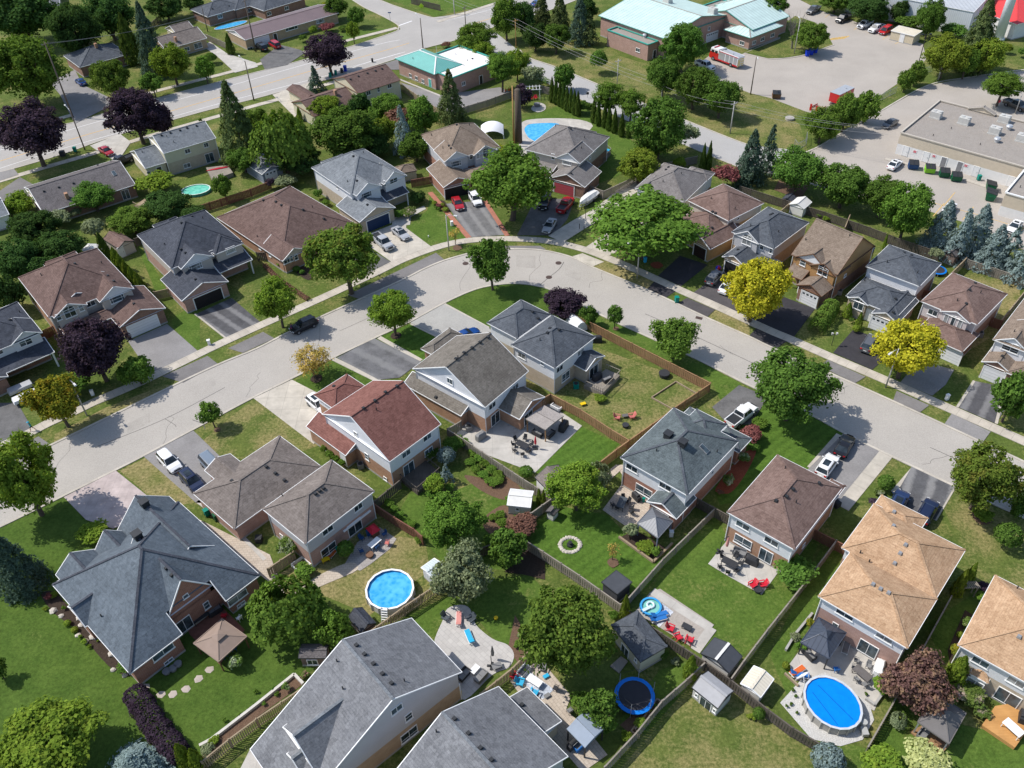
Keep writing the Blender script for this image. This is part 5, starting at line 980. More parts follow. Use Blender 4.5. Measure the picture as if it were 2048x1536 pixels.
TREES=[
 # top left, beyond and along the main road
 (40,28,150,120,'dark','big dark green tree in the top left corner of the view'),(50,140,146,138,'green','big bright green tree at the left edge beside the blue sedan driveway'),(60,264,140,124,'purple','broad purple maple at the left edge beside the main road'),(268,228,118,104,'purple','purple maple between the cream two storey house and the main road'),(322,240,50,66,'purple','smaller purple crown beside the purple maple by the cream house'),
 (150,60,100,110,'dark','tall dark tree behind the grey hip roofed bungalow'),(215,28,110,100,'dark','dark green tree left of the tall blue spruce'),(330,12,76,56,'dark','dark tree behind the brown roofed bungalow at the top'),(296,80,62,134,'spruce','tall blue green spruce beside the grey hip roofed bungalow',.1),(255,80,38,92,'dcedar','tall dark column cedar touching the tall blue green spruce'),
 (342,124,80,76,'lime','round yellow green tree in front of the brown roofed bungalow'),(221,158,74,80,'olive','loose grey green tree in front of the grey hip roofed bungalow'),(303,165,42,40,'mid','young street tree on the grass strip below the tall blue spruce',1.3),(408,136,36,44,'green','young street tree beside the concrete driveway of the brown bungalow',1.3),(421,117,26,22,'ball','round clipped shrub beside the concrete driveway of the brown bungalow'),
 (458,88,17,38,'dcedar','narrow cedar by the fence near the metal roofed bungalow'),(469,246,86,152,'pine','tall brownish conifer right of the cream two storey house',.1),(400,240,10,10,'shrub','tiny shrub beside the walkway of the cream two storey house'),(388,8,36,30,'dark','small dark tree beside the top edge swimming pool house'),(312,366,84,48,'yshrub','long bright green shrub row between the old bungalow and the cream house'),
 (185,393,84,60,'mid','round green tree overlapping the stained grey roof'),(656,102,90,78,'purple','purple maple beside the blue recycling bins on the main road'),(629,158,36,48,'spruce','small cypress beside the concrete driveway of the split level house'),(670,15,46,42,'mid','small green tree at the corner of the side street'),(712,32,34,36,'mid','second small green tree on the corner lawn'),(650,9,18,14,'yflow','pale flowering shrub behind the metal roofed bungalow'),
 (705,61,26,40,'lime','thin young tree on the corner lawn by the sidewalk',1.2),(626,60,20,26,'yshrub','yellow green shrub in front of the metal roofed bungalow'),(655,54,34,20,'rshrub','reddish shrub on the corner lawn'),(687,57,20,12,'ball','small round shrub on the corner lawn'),(605,76,20,16,'dshrub','small dark shrub left of the yellow green shrub'),
 (719,211,46,50,'dark','dark round tree touching the plum brown roof'),(562,282,112,124,'weep','drooping olive willow beside the small blue grey garage',.6),(510,255,70,80,'olive','olive scrub tree behind the willow'),(690,264,140,104,'mid','wide green tree behind the white house with pale grey roof',.6),(648,214,66,44,'lime','yellow green bush under the lower plum brown roof'),(598,228,12,26,'cedar','bright small cedar at the corner of the split level house'),
 (772,216,70,62,'olive','grey olive shrub below the split level house windows',.2),(800,238,66,58,'bshrub','reddish brown shrub behind the blue spruce'),(846,232,62,76,'green','green tree left of the small teal roofed station fence'),(765,262,52,60,'yel','yellowish tree beside the blue spruce'),(738,288,90,58,'dark','dark bush mass behind the pale grey roof'),(804,261,46,90,'bluespruce','blue spruce behind the white house with pale grey roof'),
 (900,192,58,96,'pine','loose larch between the station and the wooden fence',.3),(950,72,76,60,'locust','feathery light tree behind the white flat roof'),(1003,135,64,72,'locust','feathery light tree right of the white flat roof'),(1012,34,66,80,'green','tall green tree beside the main road and lane corner'),(893,89,22,14,'bshrub','low brownish shrub by the road beside the white flat roof'),(965,100,50,40,'lime','light green bush beside the white flat roof'),
 (1000,300,40,22,'yflow','yellow green flowering bush beside the white canopy'),(572,362,48,32,'gshrub','grey green shrub beside the small blue grey garage'),(541,366,22,26,'pshrub','dark purple shrub beside the small blue grey garage'),(1023,366,170,144,'green','wide green street tree in front of the speckled tan roof house',1.4),
 # fire hall lane
 (1046,38,52,72,'dark','dark tree left of the lane near the parked dark car'),(1070,74,54,54,'dark','round dark tree on the lane verge'),(1112,75,56,56,'mid','round green tree in front of the fire hall pines'),(1083,22,46,66,'pine','brownish pine beside the top edge main road'),(1120,26,46,76,'pine','tall pine left of the fire hall'),(1160,34,44,84,'spruce','tall dark pine touching the fire hall wall',1.2),(1178,52,38,50,'pine','small pine with bare trunk at the fire hall corner',1.5),
 (1197,123,36,54,'ball','dark oval tree alone on the fire hall lawn',.3),(1066,152,52,54,'gshrub','greyish bush beside the lane and the dark car'),(1034,128,48,60,'yel','yellow green tree beside the lane entrance'),(1044,192,36,64,'purple','purple leaved plum behind the swing pergola',.2),(1128,154,40,52,'mid','round tree behind the row of cedars',.2),(1218,192,64,66,'locust','light green tree over the lane behind the cedars'),(1262,206,56,62,'locust','second light green tree over the lane'),
 (1318,256,116,126,'mid','very large green maple by the lane bend',.8),(1376,270,50,92,'gshrub','greyish willow beside the very large green maple',None,None,'tree'),(1366,92,88,92,'mid','tall green tree in front of the fire hall bay door',.6),(1328,153,76,82,'mid','dark green tree left of the fire hall grove'),(1390,174,84,82,'mid','middle round tree of the fire hall grove'),(1442,194,82,78,'mid','rightmost round tree of the fire hall grove'),
 (1278,332,82,70,'yel','yellow green shrubby tree behind the raised white bungalow'),(1360,326,30,30,'yshrub','light shrub behind the raised white bungalow roof'),(1407,316,13,54,'dcedar','left one of two slim cedars by the lane fence'),(1419,313,13,56,'dcedar','right one of two slim cedars by the lane fence'),(1452,351,60,54,'rshrub','red leaved shrub tree behind the russet roof',None,None,'tree'),(1492,340,18,44,'dcedar','cedar between the red leaved shrub and the spruces'),
 (1503,314,62,102,'spruce','blue green spruce by the lane near the russet roof'),(1541,300,46,92,'spruce','dark slim spruce right of the blue green spruce'),
 # top right
 (1548,12,56,46,'mid','tree with bare lower trunk behind the teal wing roof',2.2),(1592,50,54,76,'bare','leafless grey tree beside the blue bins of the fire hall'),(1622,74,68,62,'olive','round dark olive bush beside the blue bins'),(1735,16,84,60,'dark','dark trees in front of the corrugated warehouse'),(1672,4,60,26,'mid','green tree at the top edge behind the dark pickups'),(1862,36,58,76,'mid','green tree against the corrugated warehouse wall',.3),(1800,24,34,44,'dark','thin dark tree against the warehouse wall'),(1765,36,28,26,'shrub','low shrub at the foot of the warehouse wall'),(1820,45,60,14,'dshrub','low hedge along the warehouse wall'),(1905,62,60,16,'dshrub','low hedge beside the yellowing trees at the warehouse'),
 (1962,66,74,128,'pine','large dark conifer beside the white column'),(1893,112,92,84,'yel','yellowing tree left of the large dark conifer'),(1972,110,78,74,'yel','yellowing tree in front of the white column'),(1936,122,50,58,'green','green tree between the two yellowing trees'),(2015,98,20,20,'yball','small yellowish bush right of the yellowing trees'),(2044,104,20,22,'dshrub','dark bush at the right edge near the red canopy'),
 (602,322,88,58,'dark','dark green bushy tree between the willow and the pale grey roof'),(486,318,60,50,'mid','low green tree under the tall brownish conifer'),(700,318,70,40,'mid','green shrub mass above the pale grey ridge'),(830,292,60,56,'mid','green bush right of the blue spruce'),(380,436,70,40,'dark','dark shrub mass behind the charcoal roof ridge'),(445,372,34,56,'green','small green tree beside the green splash pool'),(90,590,44,50,'dark','dark bush against the brown roof left wall'),(1300,296,60,40,'mid','green shrub at the foot of the very large maple'),(1175,20,44,50,'dark','dark tree behind the fire hall pines'),
 (1812,161,32,46,'olive','left one of two small trees on the yard verge',.2),(1834,146,34,56,'olive','right one of two small trees on the yard verge',.3),(1646,250,78,76,'olive','big olive bush beside the red trailer',.0),(1692,226,58,80,'olive','tall olive bush in the middle of the verge row',0),(1734,214,50,66,'olive','right olive bush of the verge row',0),(2008,170,78,58,'locust','feathery light tree on the car park island'),
 (1597,341,110,92,'mid','first dark tree from the spruces behind the row houses'),(1690,370,106,92,'mid','middle dark tree behind the row houses by the car park'),(1768,392,90,84,'mid','dark tree left of the tallest tree by the car park'),(1818,420,96,122,'green','tallest green tree behind the two tier roof house'),
 # left of the crescent
 (35,408,64,48,'lime','yellowish green bush at the left edge by the old bungalow',.2),(70,462,100,84,'dark','dark evergreen mass left of the pale shed'),(122,500,96,84,'dark','dark evergreen touching the brown roof corner'),(34,520,104,96,'dark','large dark evergreen at the left edge'),(88,545,70,70,'dark','dark evergreen behind the brown roof house'),(14,585,60,90,'dark','dark evergreen above the charcoal roof at the left edge'),
 (115,437,54,42,'gshrub','grey green shrub under the old bungalow wall'),(187,456,44,38,'topiary','round headed clipped tree in the left rear garden'),(262,441,92,60,'olive','grey olive bush behind the two small sheds'),(335,412,96,68,'dark','dark bush beside the green splash pool',.2),(205,492,22,52,'dcedar','tall cedar between the two small sheds'),(150,425,30,24,'gshrub','pale shrub by the old bungalow patio'),
 (185,697,134,132,'purple','purple maple in front of the brown roof house with arched window'),(273,742,66,62,'olive','light green small tree beside the brown roof house driveway',.3),(146,768,80,46,'dshrub','mixed green shrub bed under the purple maple by the sidewalk'),(110,775,34,34,'shrub','green shrub behind the orange maple'),(109,798,98,98,'autumn','orange turning maple on the verge at the left'),(690,514,144,134,'turn','large maple turning bronze in front of the brick bungalow'),
 (552,600,78,94,'lime','green young maple on the verge above the black SUV',1.5),(783,620,90,90,'lime','yellow green maple on the inner lawn of the bend',1.5),(982,523,78,106,'mid','slim dark green tree at the inside of the bend',1.2),(622,720,84,68,'sparse','sparse pale orange tree on the lawn by the long driveway',1.2),(909,468,22,40,'sparse','thin yellowing sapling beside the light pole',1.0),
 (818,424,34,24,'pink','flowering shrub beside the navy garage'),(800,428,28,20,'dshrub','dark green shrub beside the navy garage'),(637,388,22,26,'dshrub','dark shrub along the white house side wall'),(652,405,20,16,'shrub','small shrub along the white house side wall'),(690,442,14,18,'brown' if 0 else 'bshrub','brown shrub at the navy garage corner'),(835,395,30,26,'dark','dark shrub tree at the porch end of the white house',.1),
 (593,538,16,12,'ball','round shrub in front of the brick bungalow window'),(604,544,12,10,'ball','second round shrub in front of the brick bungalow window'),(560,528,16,20,'yshrub','climbing shrub at the brick bungalow corner'),
 (1293,448,214,132,'locust','very wide bright honeylocust at the outer curve',1.8),(1127,608,82,60,'purple','dark purple leaved tree beside the corner house fence',.3),(1178,632,34,48,'mid','upright green shrub beside the purple leaved tree',.0),(1231,630,32,48,'mid','small street tree on the inner grass strip',1.0),(1350,675,90,82,'olive','airy green tree on the grass strip by the wooden fence',1.0),(1511,580,128,134,'gold','golden yellow maple in front of the dark slate roof house'),(1816,698,132,130,'gold','golden yellow maple in front of the two tier roof house'),(1587,772,170,154,'mid','large dense round tree at the curve of the striped lawn',1.2),(2028,792,80,114,'mid','round green tree at the right edge by a worn driveway',1.0),
 (1697,620,18,30,'cedar','clipped cedar left of the arched window entrance'),(1719,641,15,32,'cedar','clipped cedar beside the entrance steps'),(1712,658,16,20,'yball','small rounded yellow green shrub below the entrance steps'),(1703,640,14,14,'dshrub','dark low shrub between the clipped cedars'),(1872,506,32,26,'gshrub','grey green small tree beside the brown shed roof',1.0,None,'tree'),(1640,430,16,14,'shrub','small shrub beside the white plastic shed'),(1652,437,16,14,'yshrub','light shrub beside the white plastic shed'),(1771,483,8,30,'cedar','slim cedar behind the two tier roof house'),
 (1888,452,72,98,'bluespruce','first blue spruce from the left behind the brown shed'),(1924,470,60,100,'bluespruce','second blue spruce beside the brown shed'),(1958,462,74,104,'bluespruce','tallest blue spruce in the row by the white car'),(1992,494,70,88,'bluespruce','blue spruce in the middle of the right hand row'),(2022,500,60,90,'bluespruce','blue spruce second from the right edge'),(2050,520,60,90,'bluespruce','last blue spruce at the right edge'),
 # lower left
 (40,955,150,192,'lime','tall bright green tree at the left edge beside the street',.6),(18,1122,98,126,'spruce','dark blue spruce at the left edge of the big lawn'),(187,1066,68,52,'yshrub','yellow green bush at the front of the shake roof house'),(420,826,44,48,'green','small sapling on the dry front lawn',1.0),(905,1041,126,114,'green','green tree in the vegetable garden',.8),(926,1149,112,118,'pale','grey green willowy tree beside the metal shed',.3),(1015,1096,76,76,'mid','dense round green tree by the fence corner',.2),
 (893,913,38,42,'blueball','blue spruce bush behind the red roof house'),(892,946,30,38,'bluespruce','small blue spruce below the blue spruce bush'),(868,968,48,48,'yshrub','bright green bush beside the rear deck of the red roof house'),(858,905,40,34,'dshrub','dark bush at the corner of the red roof house'),(905,890,44,40,'dshrub','dark bush along the fence behind the red roof house'),(570,1217,136,132,'weep','weeping olive tree beside the wooden playhouse',.4),(672,1259,66,74,'green','green tree beside the grey barn shed',.4),
 (691,1099,34,38,'ball','round clipped bush by the taupe roof patio door'),(574,1092,48,48,'white','white flowered shrub at the taupe roof house side'),(608,1140,44,34,'shrub','leafy plants in the white planter bed'),(1045,1049,68,52,'bshrub','reddish brown bush by the playhouse fence'),(1154,975,116,104,'lime','bright yellow green tree in the striped back garden',1.2),(1196,948,52,52,'ornam','tall ornamental grass behind the bright yellow green tree'),(1226,1100,26,52,'sparse','yellow sapling on the striped back lawn',.9),
 (1502,867,48,42,'redp' if 0 else 'rshrub','red leaved maple bush beside the white pickup'),(1488,915,26,28,'white','white hydrangea nearer the red leaved bush'),(1457,961,30,32,'white','white hydrangea at the end of the red mulch bed'),(1520,845,34,26,'shrub','green shrub by the white pickup front'),(1590,1143,94,66,'dshrub','spreading green shrub beside the red chairs patio'),(1508,892,26,20,'ball','dark shrub in the red mulch bed'),(1440,985,18,16,'bshrub','dry shrub at the house end of the red mulch bed'),
 (1972,956,142,140,'turn','yellow green maple at the right edge beside the street',1.3),(2016,1073,54,56,'ball','round green shrub at the right edge lawn',.1),(2044,1012,44,54,'mid','green bush at the right edge behind the yellow green maple',.1),(1772,966,34,34,'ball','round shrub between the two driveways'),(1757,982,24,20,'white','pale flowering shrub between the two driveways'),(1746,1004,24,22,'pshrub','purple shrub at the corner of the wide tan roof'),(1923,1165,24,58,'cedar','left one of two cedars beside the wide tan roof'),(1942,1150,22,52,'cedar','right one of two cedars beside the wide tan roof'),(1966,1028,44,30,'yshrub','low plants in the bed under the yellow green maple'),(1965,1172,32,20,'pshrub','purple shrub behind the little arbor'),(1964,1195,26,26,'shrub','green shrub beside the little arbor'),
 (95,1492,210,160,'lime','large yellow green tree in the bottom left corner',.8),(266,1530,118,66,'bluespruce','blue spruce cropped by the bottom edge'),(362,1506,30,44,'cedar','bright cedar at the end of the purple hedge'),(390,1518,32,46,'cedar','second bright cedar beside the slatted fence'),(415,1500,34,30,'gshrub','drooping grey green shrub beside the slatted fence'),(-6,1338,36,44,'mid','green tree barely in view at the left edge'),(471,1323,38,42,'white','white hydrangea beside the tan gazebo'),(254,1330,44,34,'dshrub','dark green shrub at the lower corner of the shake roof house'),(428,1480,26,22,'yshrub','yellow green plant in the raised bed by the slatted fence'),
 (1132,1262,184,192,'olive','large feathery tree over the trampoline yard',.8),(1160,1403,52,52,'shrub','green shrub left of the trampoline'),(1200,1420,80,80,'mid','dark bushy shrub beside the blue grey shelter',0,None,'shrub'),(1251,1214,22,46,'cedar','cedar in the corner of the crossing fences'),(1382,1333,28,44,'cedar','rounded cedar by the fence beside the dark shed'),(1051,1270,36,48,'white','white flowering shrub at the edge of the large feathery tree'),(1036,1288,20,18,'shrub','small plant by the curved patio edge'),(1227,1230,26,30,'shrub','green vine on the fence behind the long garage shed'),(1230,1303,14,16,'dshrub','plant at the small garage wall'),(1328,1310,24,24,'dshrub','dark shrub behind the small garage shed'),(1350,1322,22,18,'gshrub','pale grassy plant by the fence near the rounded cedar'),(1518,1428,26,28,'ball','small round shrub at the fence beside the grey plastic shed'),(1503,1434,20,16,'yshrub','trailing yellow plant beside the small round shrub'),(1254,1473,30,30,'yshrub','green shrub in the lower raised bed'),(1280,1445,28,20,'yshrub','leafy plant in the upper raised bed'),
 (1838,1368,122,120,'smoke','purple smoke tree with tan plumes between two gardens'),(1916,1342,44,68,'cedar','bright cone cedar beside the bay window'),(1656,1520,68,64,'blueball','blue grey dome of dwarf spruce at the bottom edge'),(1850,1520,96,60,'varie','variegated pale shrub at the bottom edge'),(1765,1526,90,44,'yshrub','yellow green shrubs at the bottom edge beside the slab'),(1940,1388,70,44,'pink','pink flowering bed below the bay window'),(1965,1425,40,34,'pink','pink and white flowers beside the deck stairs'),(1900,1404,34,40,'pink','white flowers beside the smoke tree'),(1765,1370,46,60,'yshrub','yellow green shrub beside the outdoor table'),(1798,1440,32,36,'ornam','tuft of ornamental grass under the smoke tree'),(1755,1486,12,14,'shrub','potted plant behind the pool pump'),(1572,1331,16,18,'yball','small yellow shrub by the pool terrace fence'),(1604,1290,30,26,'shrub','leafy bed plants left of the navy gazebo'),(1590,1275,24,30,'gshrub','grey bed plants left of the navy gazebo'),(1620,1245,22,26,'yflow','orange flowers above the navy gazebo'),(1912,1300,26,34,'yflow','yellow flowers beside the cedar at the right house'),(1920,1270,14,14,'yball','pale round shrub beside the right house wall'),(1935,1245,24,34,'pink','pale flowers in the narrow bed beside the right house'),
 (1262,1060,38,44,'gshrub','grey green plants beside the metal roofed gazebo'),(1290,1095,40,30,'yshrub','green leafy plants in the gazebo raised bed'),(1312,1103,26,24,'shrub','bushy plants at the far end of the gazebo raised bed'),(1052,944,30,26,'ball','round olive shrub beside the curved concrete path'),(1078,993,12,30,'cedar','left small cedar between the sheds'),(1087,996,12,30,'cedar','right small cedar between the sheds'),(1200,796,30,18,'yshrub','low shrub beside the wooden deck of the corner house'),(1020,670,40,20,'shrub','shrub at the front corner of the corner house'),
]
for t_ in TREES:T(*t_)
for x,y in [(1104,180),(1112,184),(1120,188),(1127,192),(1134,197),(1142,200),(1149,205),(1156,208),(1188,221),(1197,227),(1210,231),(1219,237),(1230,242),(1244,249)]:T(x,y,13,46,'dcedar','clipped dark cedar in the row behind the swimming pool lawn',group='row of cedars behind the pool lawn')
for x,y in [(1166,212),(1176,216)]:T(x,y,26,40,'dshrub','wide bush filling the gap in the row of cedars',group='bushes in the cedar row')
T(1257,264,11,22,'dcedar','smallest cedar at the near end of the row behind the pool lawn')
for x,y in [(232,518),(243,531),(254,545),(266,557),(278,567)]:T(x,y,24,46,'cedar','cedar in the hedge between the brown roof and charcoal roof houses',group='cedar hedge between two houses')
for x,y in [(869,406),(885,410)]:T(x,y,11,9,'yball','yellow mound shrub beside the red paver path',group='yellow mounds beside the red paver path')
T(878,411,16,10,'rshrub','dark red mound among the yellow mounds beside the paver path');T(891,419,14,10,'yball','largest yellow mound at the driveway edge');T(878,418,8,8,'ball','left green mound beside the red paver path');T(872,415,7,7,'ball','smallest green mound beside the red paver path')
for x,y in [(648,898),(660,908),(672,917),(684,926)]:T(x,y,20,20,'shrub','tomato plant along the brick wall of the red roof house',group='plants along the red roof house wall')
for x,y in [(945,905),(958,915),(970,926),(982,938),(995,948),(940,925),(952,938),(966,950),(978,960),(990,966),(1000,958),(930,885),(915,878),(1005,1045),(1012,1062),(975,1078),(1030,1006),(838,1078),(862,988),(882,992),(1040,986),(1022,1000),(900,975)]:T(x,y,26,20,'shrub','bushy vegetable plants in the garden beds by the long fence',group='vegetable plants in the garden')
for x,y in [(778,1005),(788,1018),(800,1030),(812,1040),(824,1048),(985,1035),(1000,1028)]:T(x,y,22,18,'shrub','leafy garden plants beside the brown garden fence',group='garden plants beside the brown fence')
for i,(x,y) in enumerate([(107,1190),(90,1218),(127,1216),(135,1246),(149,1260),(160,1273),(168,1283),(178,1293),(130,1199),(197,1281)]):T(x,y,(16,13,12,15,15,10,16,11,9,8)[i],(13,11,11,13,13,9,13,10,8,7)[i],('yball','yshrub','shrub','yball','yball','yshrub','yshrub','yshrub','yshrub','yshrub')[i],'small mound plant in the dark mulch bed of the shake roof house',group='mound plants in the dark mulch bed')
T(98,1193,18,22,'rshrub','red leaved shrub at the upper end of the dark mulch bed')
for x,y in [(512,1382),(545,1378),(570,1372),(528,1408),(553,1388),(450,1440),(480,1430)]:T(x,y,12,11,'shrub','small plant in the long raised bed by the slatted fence',group='plants in the long raised bed')
T(571,1374,22,24,'white','white flowering plant in the long raised bed');T(610,1350,20,18,'mag','magenta flowers beside the wooden playhouse')
for x,y in [(1592,1392),(1586,1380),(1573,1412),(1583,1408),(1594,1426),(1732,1388)]:T(x,y,9,9,'dshrub','tiny shrub in the white gravel round the oval pool',group='tiny shrubs round the oval pool')
for x,y in [(1302,1421),(1312,1410)]:T(x,y,10,9,'shrub','small plant in the wooden raised bed beside the trampoline',group='plants in the trampoline raised bed')
# ---- shaped hedges
def hedge(name,pts,wd,ht,col,label,n=260,px=True,leaf=.13):
    P=smooth(G2(pts),6);rg=np.random.default_rng(len(label));L=[0]
    for i in range(1,len(P)):L.append(L[-1]+(P[i]-P[i-1]).length)
    m=int(n*L[-1]);t=rg.uniform(0,L[-1],m);Q=[];N=[]
    for q in t:
        i=max(k for k in range(len(L)-1) if L[k] <= q) if q > 0 else 0;f=(q-L[i])/max(1e-6,L[i+1]-L[i]);c=P[i].lerp(P[i+1],f);d=(P[i+1]-P[i]).normalized();y=Vector((-d.y,d.x,0))
        e=min(1,(min(q,L[-1]-q)+.25)/(wd*.5));e=math.sqrt(max(.05,1-(1-e)**2));a=rg.uniform(0,math.pi);ca,sa=math.cos(a),math.sin(a);sg=lambda v,p_:math.copysign(abs(v)**p_,v)
        k=rg.uniform(.86,1.04)*e*(1+.07*math.sin(q*3.1));Q.append(c+y*(sg(ca,.7)*wd/2*k)+Vector((0,0,sg(sa,.7)*ht*k)));N.append(y*ca+Vector((0,0,sa+.2))+Vector(rg.normal(size=3)*.35))
    N=np.array(N);N /= np.linalg.norm(N,axis=1)[:,None];o0=P[len(P)//2]
    me=_leaves(np.array(Q)-np.array(o0),N,leaf,rg);me.materials.append(LM[col]);o=bpy.data.objects.new(name,me);o.location=o0;COL.objects.link(o);return tag(o,label,'hedge')
hedge('hedge',[(1628,668),(1646,645),(1664,618)],2.7,2.5,'olive','large clipped oval hedge beside the black driveway',420)
hedge('hedge',[(268,1385),(290,1420),(312,1455),(340,1490),(368,1520)],2.6,1.7,'purple','dark purple barberry hedge curving along the big lawn',420)
hedge('hedge',[(530,533),(560,562),(600,590),(618,602)],.8,.7,'brown','low brown dry hedge along the brick bungalow lawn',200,leaf=.1)
hedge('hedge',[(1055,150),(1080,160),(1100,172)],1.2,1.4,'olive','olive hedge beside the lane behind the swing pergola',120)
# ================================================================== fences, poles, wires
FM={'new':wood('fence_cedar',(.25,.142,.072),(.345,.212,.115)),'old':wood('fence_weathered',(.20,.175,.145),(.31,.275,.23)),'dark':wood('fence_dark',(.075,.062,.052),(.14,.12,.10)),'red':wood('fence_red_brown',(.15,.068,.045),(.23,.11,.075)),'tan':wood('fence_tan',(.24,.185,.12),(.35,.275,.19))}
def fence(pts,style,label,ht=1.75,zr=None,gap=.018,sp=2.45,bw=.14,cap=True):
    zr=ht if zr is None else zr
    P=[Vector((q.x,q.y,0)) for q in (g(x,y,zr) for x,y in pts)];m=FM[style]
    root=thing('fence',label,'fence',P[0]);bd=MB();rl=MB();r_=random.Random(len(label)*7);posts=[]
    for a,b_ in zip(P,P[1:]):
        L=(b_-a).length;d=(b_-a)/L;y=Vector((-d.y,d.x,0));an=math.atan2(d.y,d.x);n=max(1,round(L/sp))
        for i in range(n):posts.append((a+d*(L*i/n),an))
        nb=max(1,int(L/(bw+gap)))
        for i in range(nb):
            c=a+d*((i+.5)*L/nb);s=.022 if i % 2 else -.022;h=ht-.08+r_.uniform(-.03,.03)
            bd.box((c.x+y.x*s,c.y+y.y*s,h/2+.04),(bw,.022,h),an)
        for z in (.35,ht-.35):rl.beam(a+Vector((0,0,z)),b_+Vector((0,0,z)),.05,.09)
        if cap:rl.beam(a+Vector((0,0,ht)),b_+Vector((0,0,ht)),.15,.045)
    posts.append((P[-1],an));bd.build('board_panel',m,root);rl.build('rail',m,root)
    for p,an in posts:
        b=MB();b.box(p+Vector((0,0,ht/2+.04)),(.1,.1,ht+.14),an);b.box(p+Vector((0,0,ht+.12)),(.14,.14,.04),an);b.build('post',m,root)
    return root
fence([(1146,627),(1421,766)],'new','new cedar fence along the inner street grass strip')
fence([(1421,767),(1346,817),(1326,833),(1259,880),(1234,898),(1199,925)],'new','new cedar fence running down beside the blue green roof house')
fence([(1101,788),(1161,819),(1221,858),(1258,880)],'new','new cedar fence between the concrete patio and the red chair lawn')
fence([(1070,806),(1101,788)],'new','short cedar fence between two house corners above the pergola')
fence([(894,858),(926,878),(984,917),(1046,958),(1106,995)],'old','long grey fence between the concrete patio and the vegetable garden',sp=2.0)
fence([(922,842),(894,858)],'old','short grey fence at the red roof house corner')
fence([(1106,995),(1061,1027)],'old','grey fence beside the tiny white playhouse',sp=2.0)
fence([(960,1097),(985,1088)],'dark','short dark fence beside the willowy grey green tree')
fence([(1046,1078),(1086,1103),(1159,1151),(1241,1209),(1261,1224)],'old','long grey fence at the foot of the striped back garden')
fence([(1261,1224),(1324,1267),(1411,1324),(1461,1359)],'dark','dark fence between the gravel pad and the trampoline yard')
fence([(1461,1359),(1536,1419),(1586,1456),(1643,1489),(1691,1522)],'dark','dark fence behind the grey plastic shed and the oval pool')
fence([(1429,1018),(1326,1118),(1256,1197),(1241,1209)],'old','grey fence between the metal gazebo garden and the dining patio lawn',ht=1.6)
fence([(1395,997),(1459,1032)],'dark','dark fence closing the gap between the blue green and reddish roof houses')
fence([(1673,1081),(1618,1155),(1536,1258),(1486,1324),(1461,1359)],'old','grey fence between the reddish roof and the wide tan roof gardens')
fence([(1623,1056),(1711,1101)],'red','red brown gate fence joining the reddish and wide tan roof houses')
fence([(1411,1324),(1374,1359),(1324,1402),(1274,1464),(1209,1534)],'old','long pale fence between the trampoline yard and the dry lawn')
fence([(1903,1193),(1838,1312),(1783,1412),(1736,1494)],'old','grey fence under the smoke tree between two tan roof houses',ht=1.4)
fence([(748,1008),(789,1035),(827,1058),(844,1073)],'red','red brown fence beside the taupe roof back garden')
fence([(748,1003),(800,960)],'dark','dark fence behind the deck of the red roof house')
fence([(534,1138),(587,1103)],'tan','short brown fence at the side of the taupe roof house',sp=2.0)
fence([(700,1290),(752,1254),(807,1214),(872,1170),(905,1146)],'tan','slatted tan fence behind the round white rimmed pool',gap=.09,bw=.12)
fence([(402,1524),(457,1479),(512,1438),(610,1372)],'tan','slatted tan fence along the long raised bed',gap=.09,bw=.12)
fence([(960,1388),(1024,1337),(1056,1304),(1081,1292)],'tan','slatted tan fence at the end of the curved flagstone patio',gap=.07,bw=.12)
fence([(797,165),(837,192),(882,222)],'tan','wooden fence beside the teal roofed station');fence([(917,217),(974,200),(1024,182),(1030,180)],'old','grey wooden fence behind the paved yard of the station')
fence([(1084,172),(1100,176)],'old','short grey fence behind the swing pergola');fence([(1206,383),(1256,360),(1290,335),(1395,312)],'old','grey fence beside the public footpath');fence([(1176,370),(1206,382)],'old','short grey fence beside the pinkish red garage')
fence([(1936,519),(2048,556),(2100,574)],'old','grey fence in front of the blue spruces');fence([(1866,580),(1903,546),(1933,516)],'tan','tan fence between the two tier roof yard and the brown roof yard');fence([(2060,570),(2003,640)],'tan','tan fence at the right edge beside the dry back lawn');fence([(1976,632),(2006,642)],'red','red brown gate between the pale pink and white gabled houses');fence([(1846,580),(1868,583)],'red','red brown gate beside the two tier roof house')
fence([(1480,372),(1570,400),(1650,424),(1740,455),(1800,478),(1880,505)],'dark','long dark fence under the trees by the car park');fence([(1561,422),(1582,404)],'tan','short tan fence beside the white plastic shed');fence([(1690,455),(1700,430)],'tan','short tan fence behind the speckled gable roof house')
fence([(307,584),(341,576)],'tan','short fence between the brown roof and charcoal roof houses');fence([(80,664),(113,648)],'red','short brown fence between the left edge house and the brown roof house');fence([(512,505),(530,505)],'dark','short dark fence at the brick bungalow side')
fence([(395,412),(440,398),(500,378),(540,362)],'red','red brown fence behind the small blue grey garage');fence([(268,478),(300,462)],'dark','dark fence behind the brown roofed shed');fence([(822,360),(867,352)],'red','brown fence between the white house and the red brick house');fence([(285,415),(330,395)],'tan','tan deck fence by the old bungalow')
fence([(410,68),(452,86)],'old','weathered fence beside the concrete driveway at the top');fence([(140,85),(180,78)],'dark','dark fence behind the grey hip roofed bungalow');fence([(822,-4),(880,10)],'dark','dark wooden fence at the top edge beside the side street')
fence([(300,47),(320,30)],'dark','dark fence under the trees behind the brown roofed bungalow')
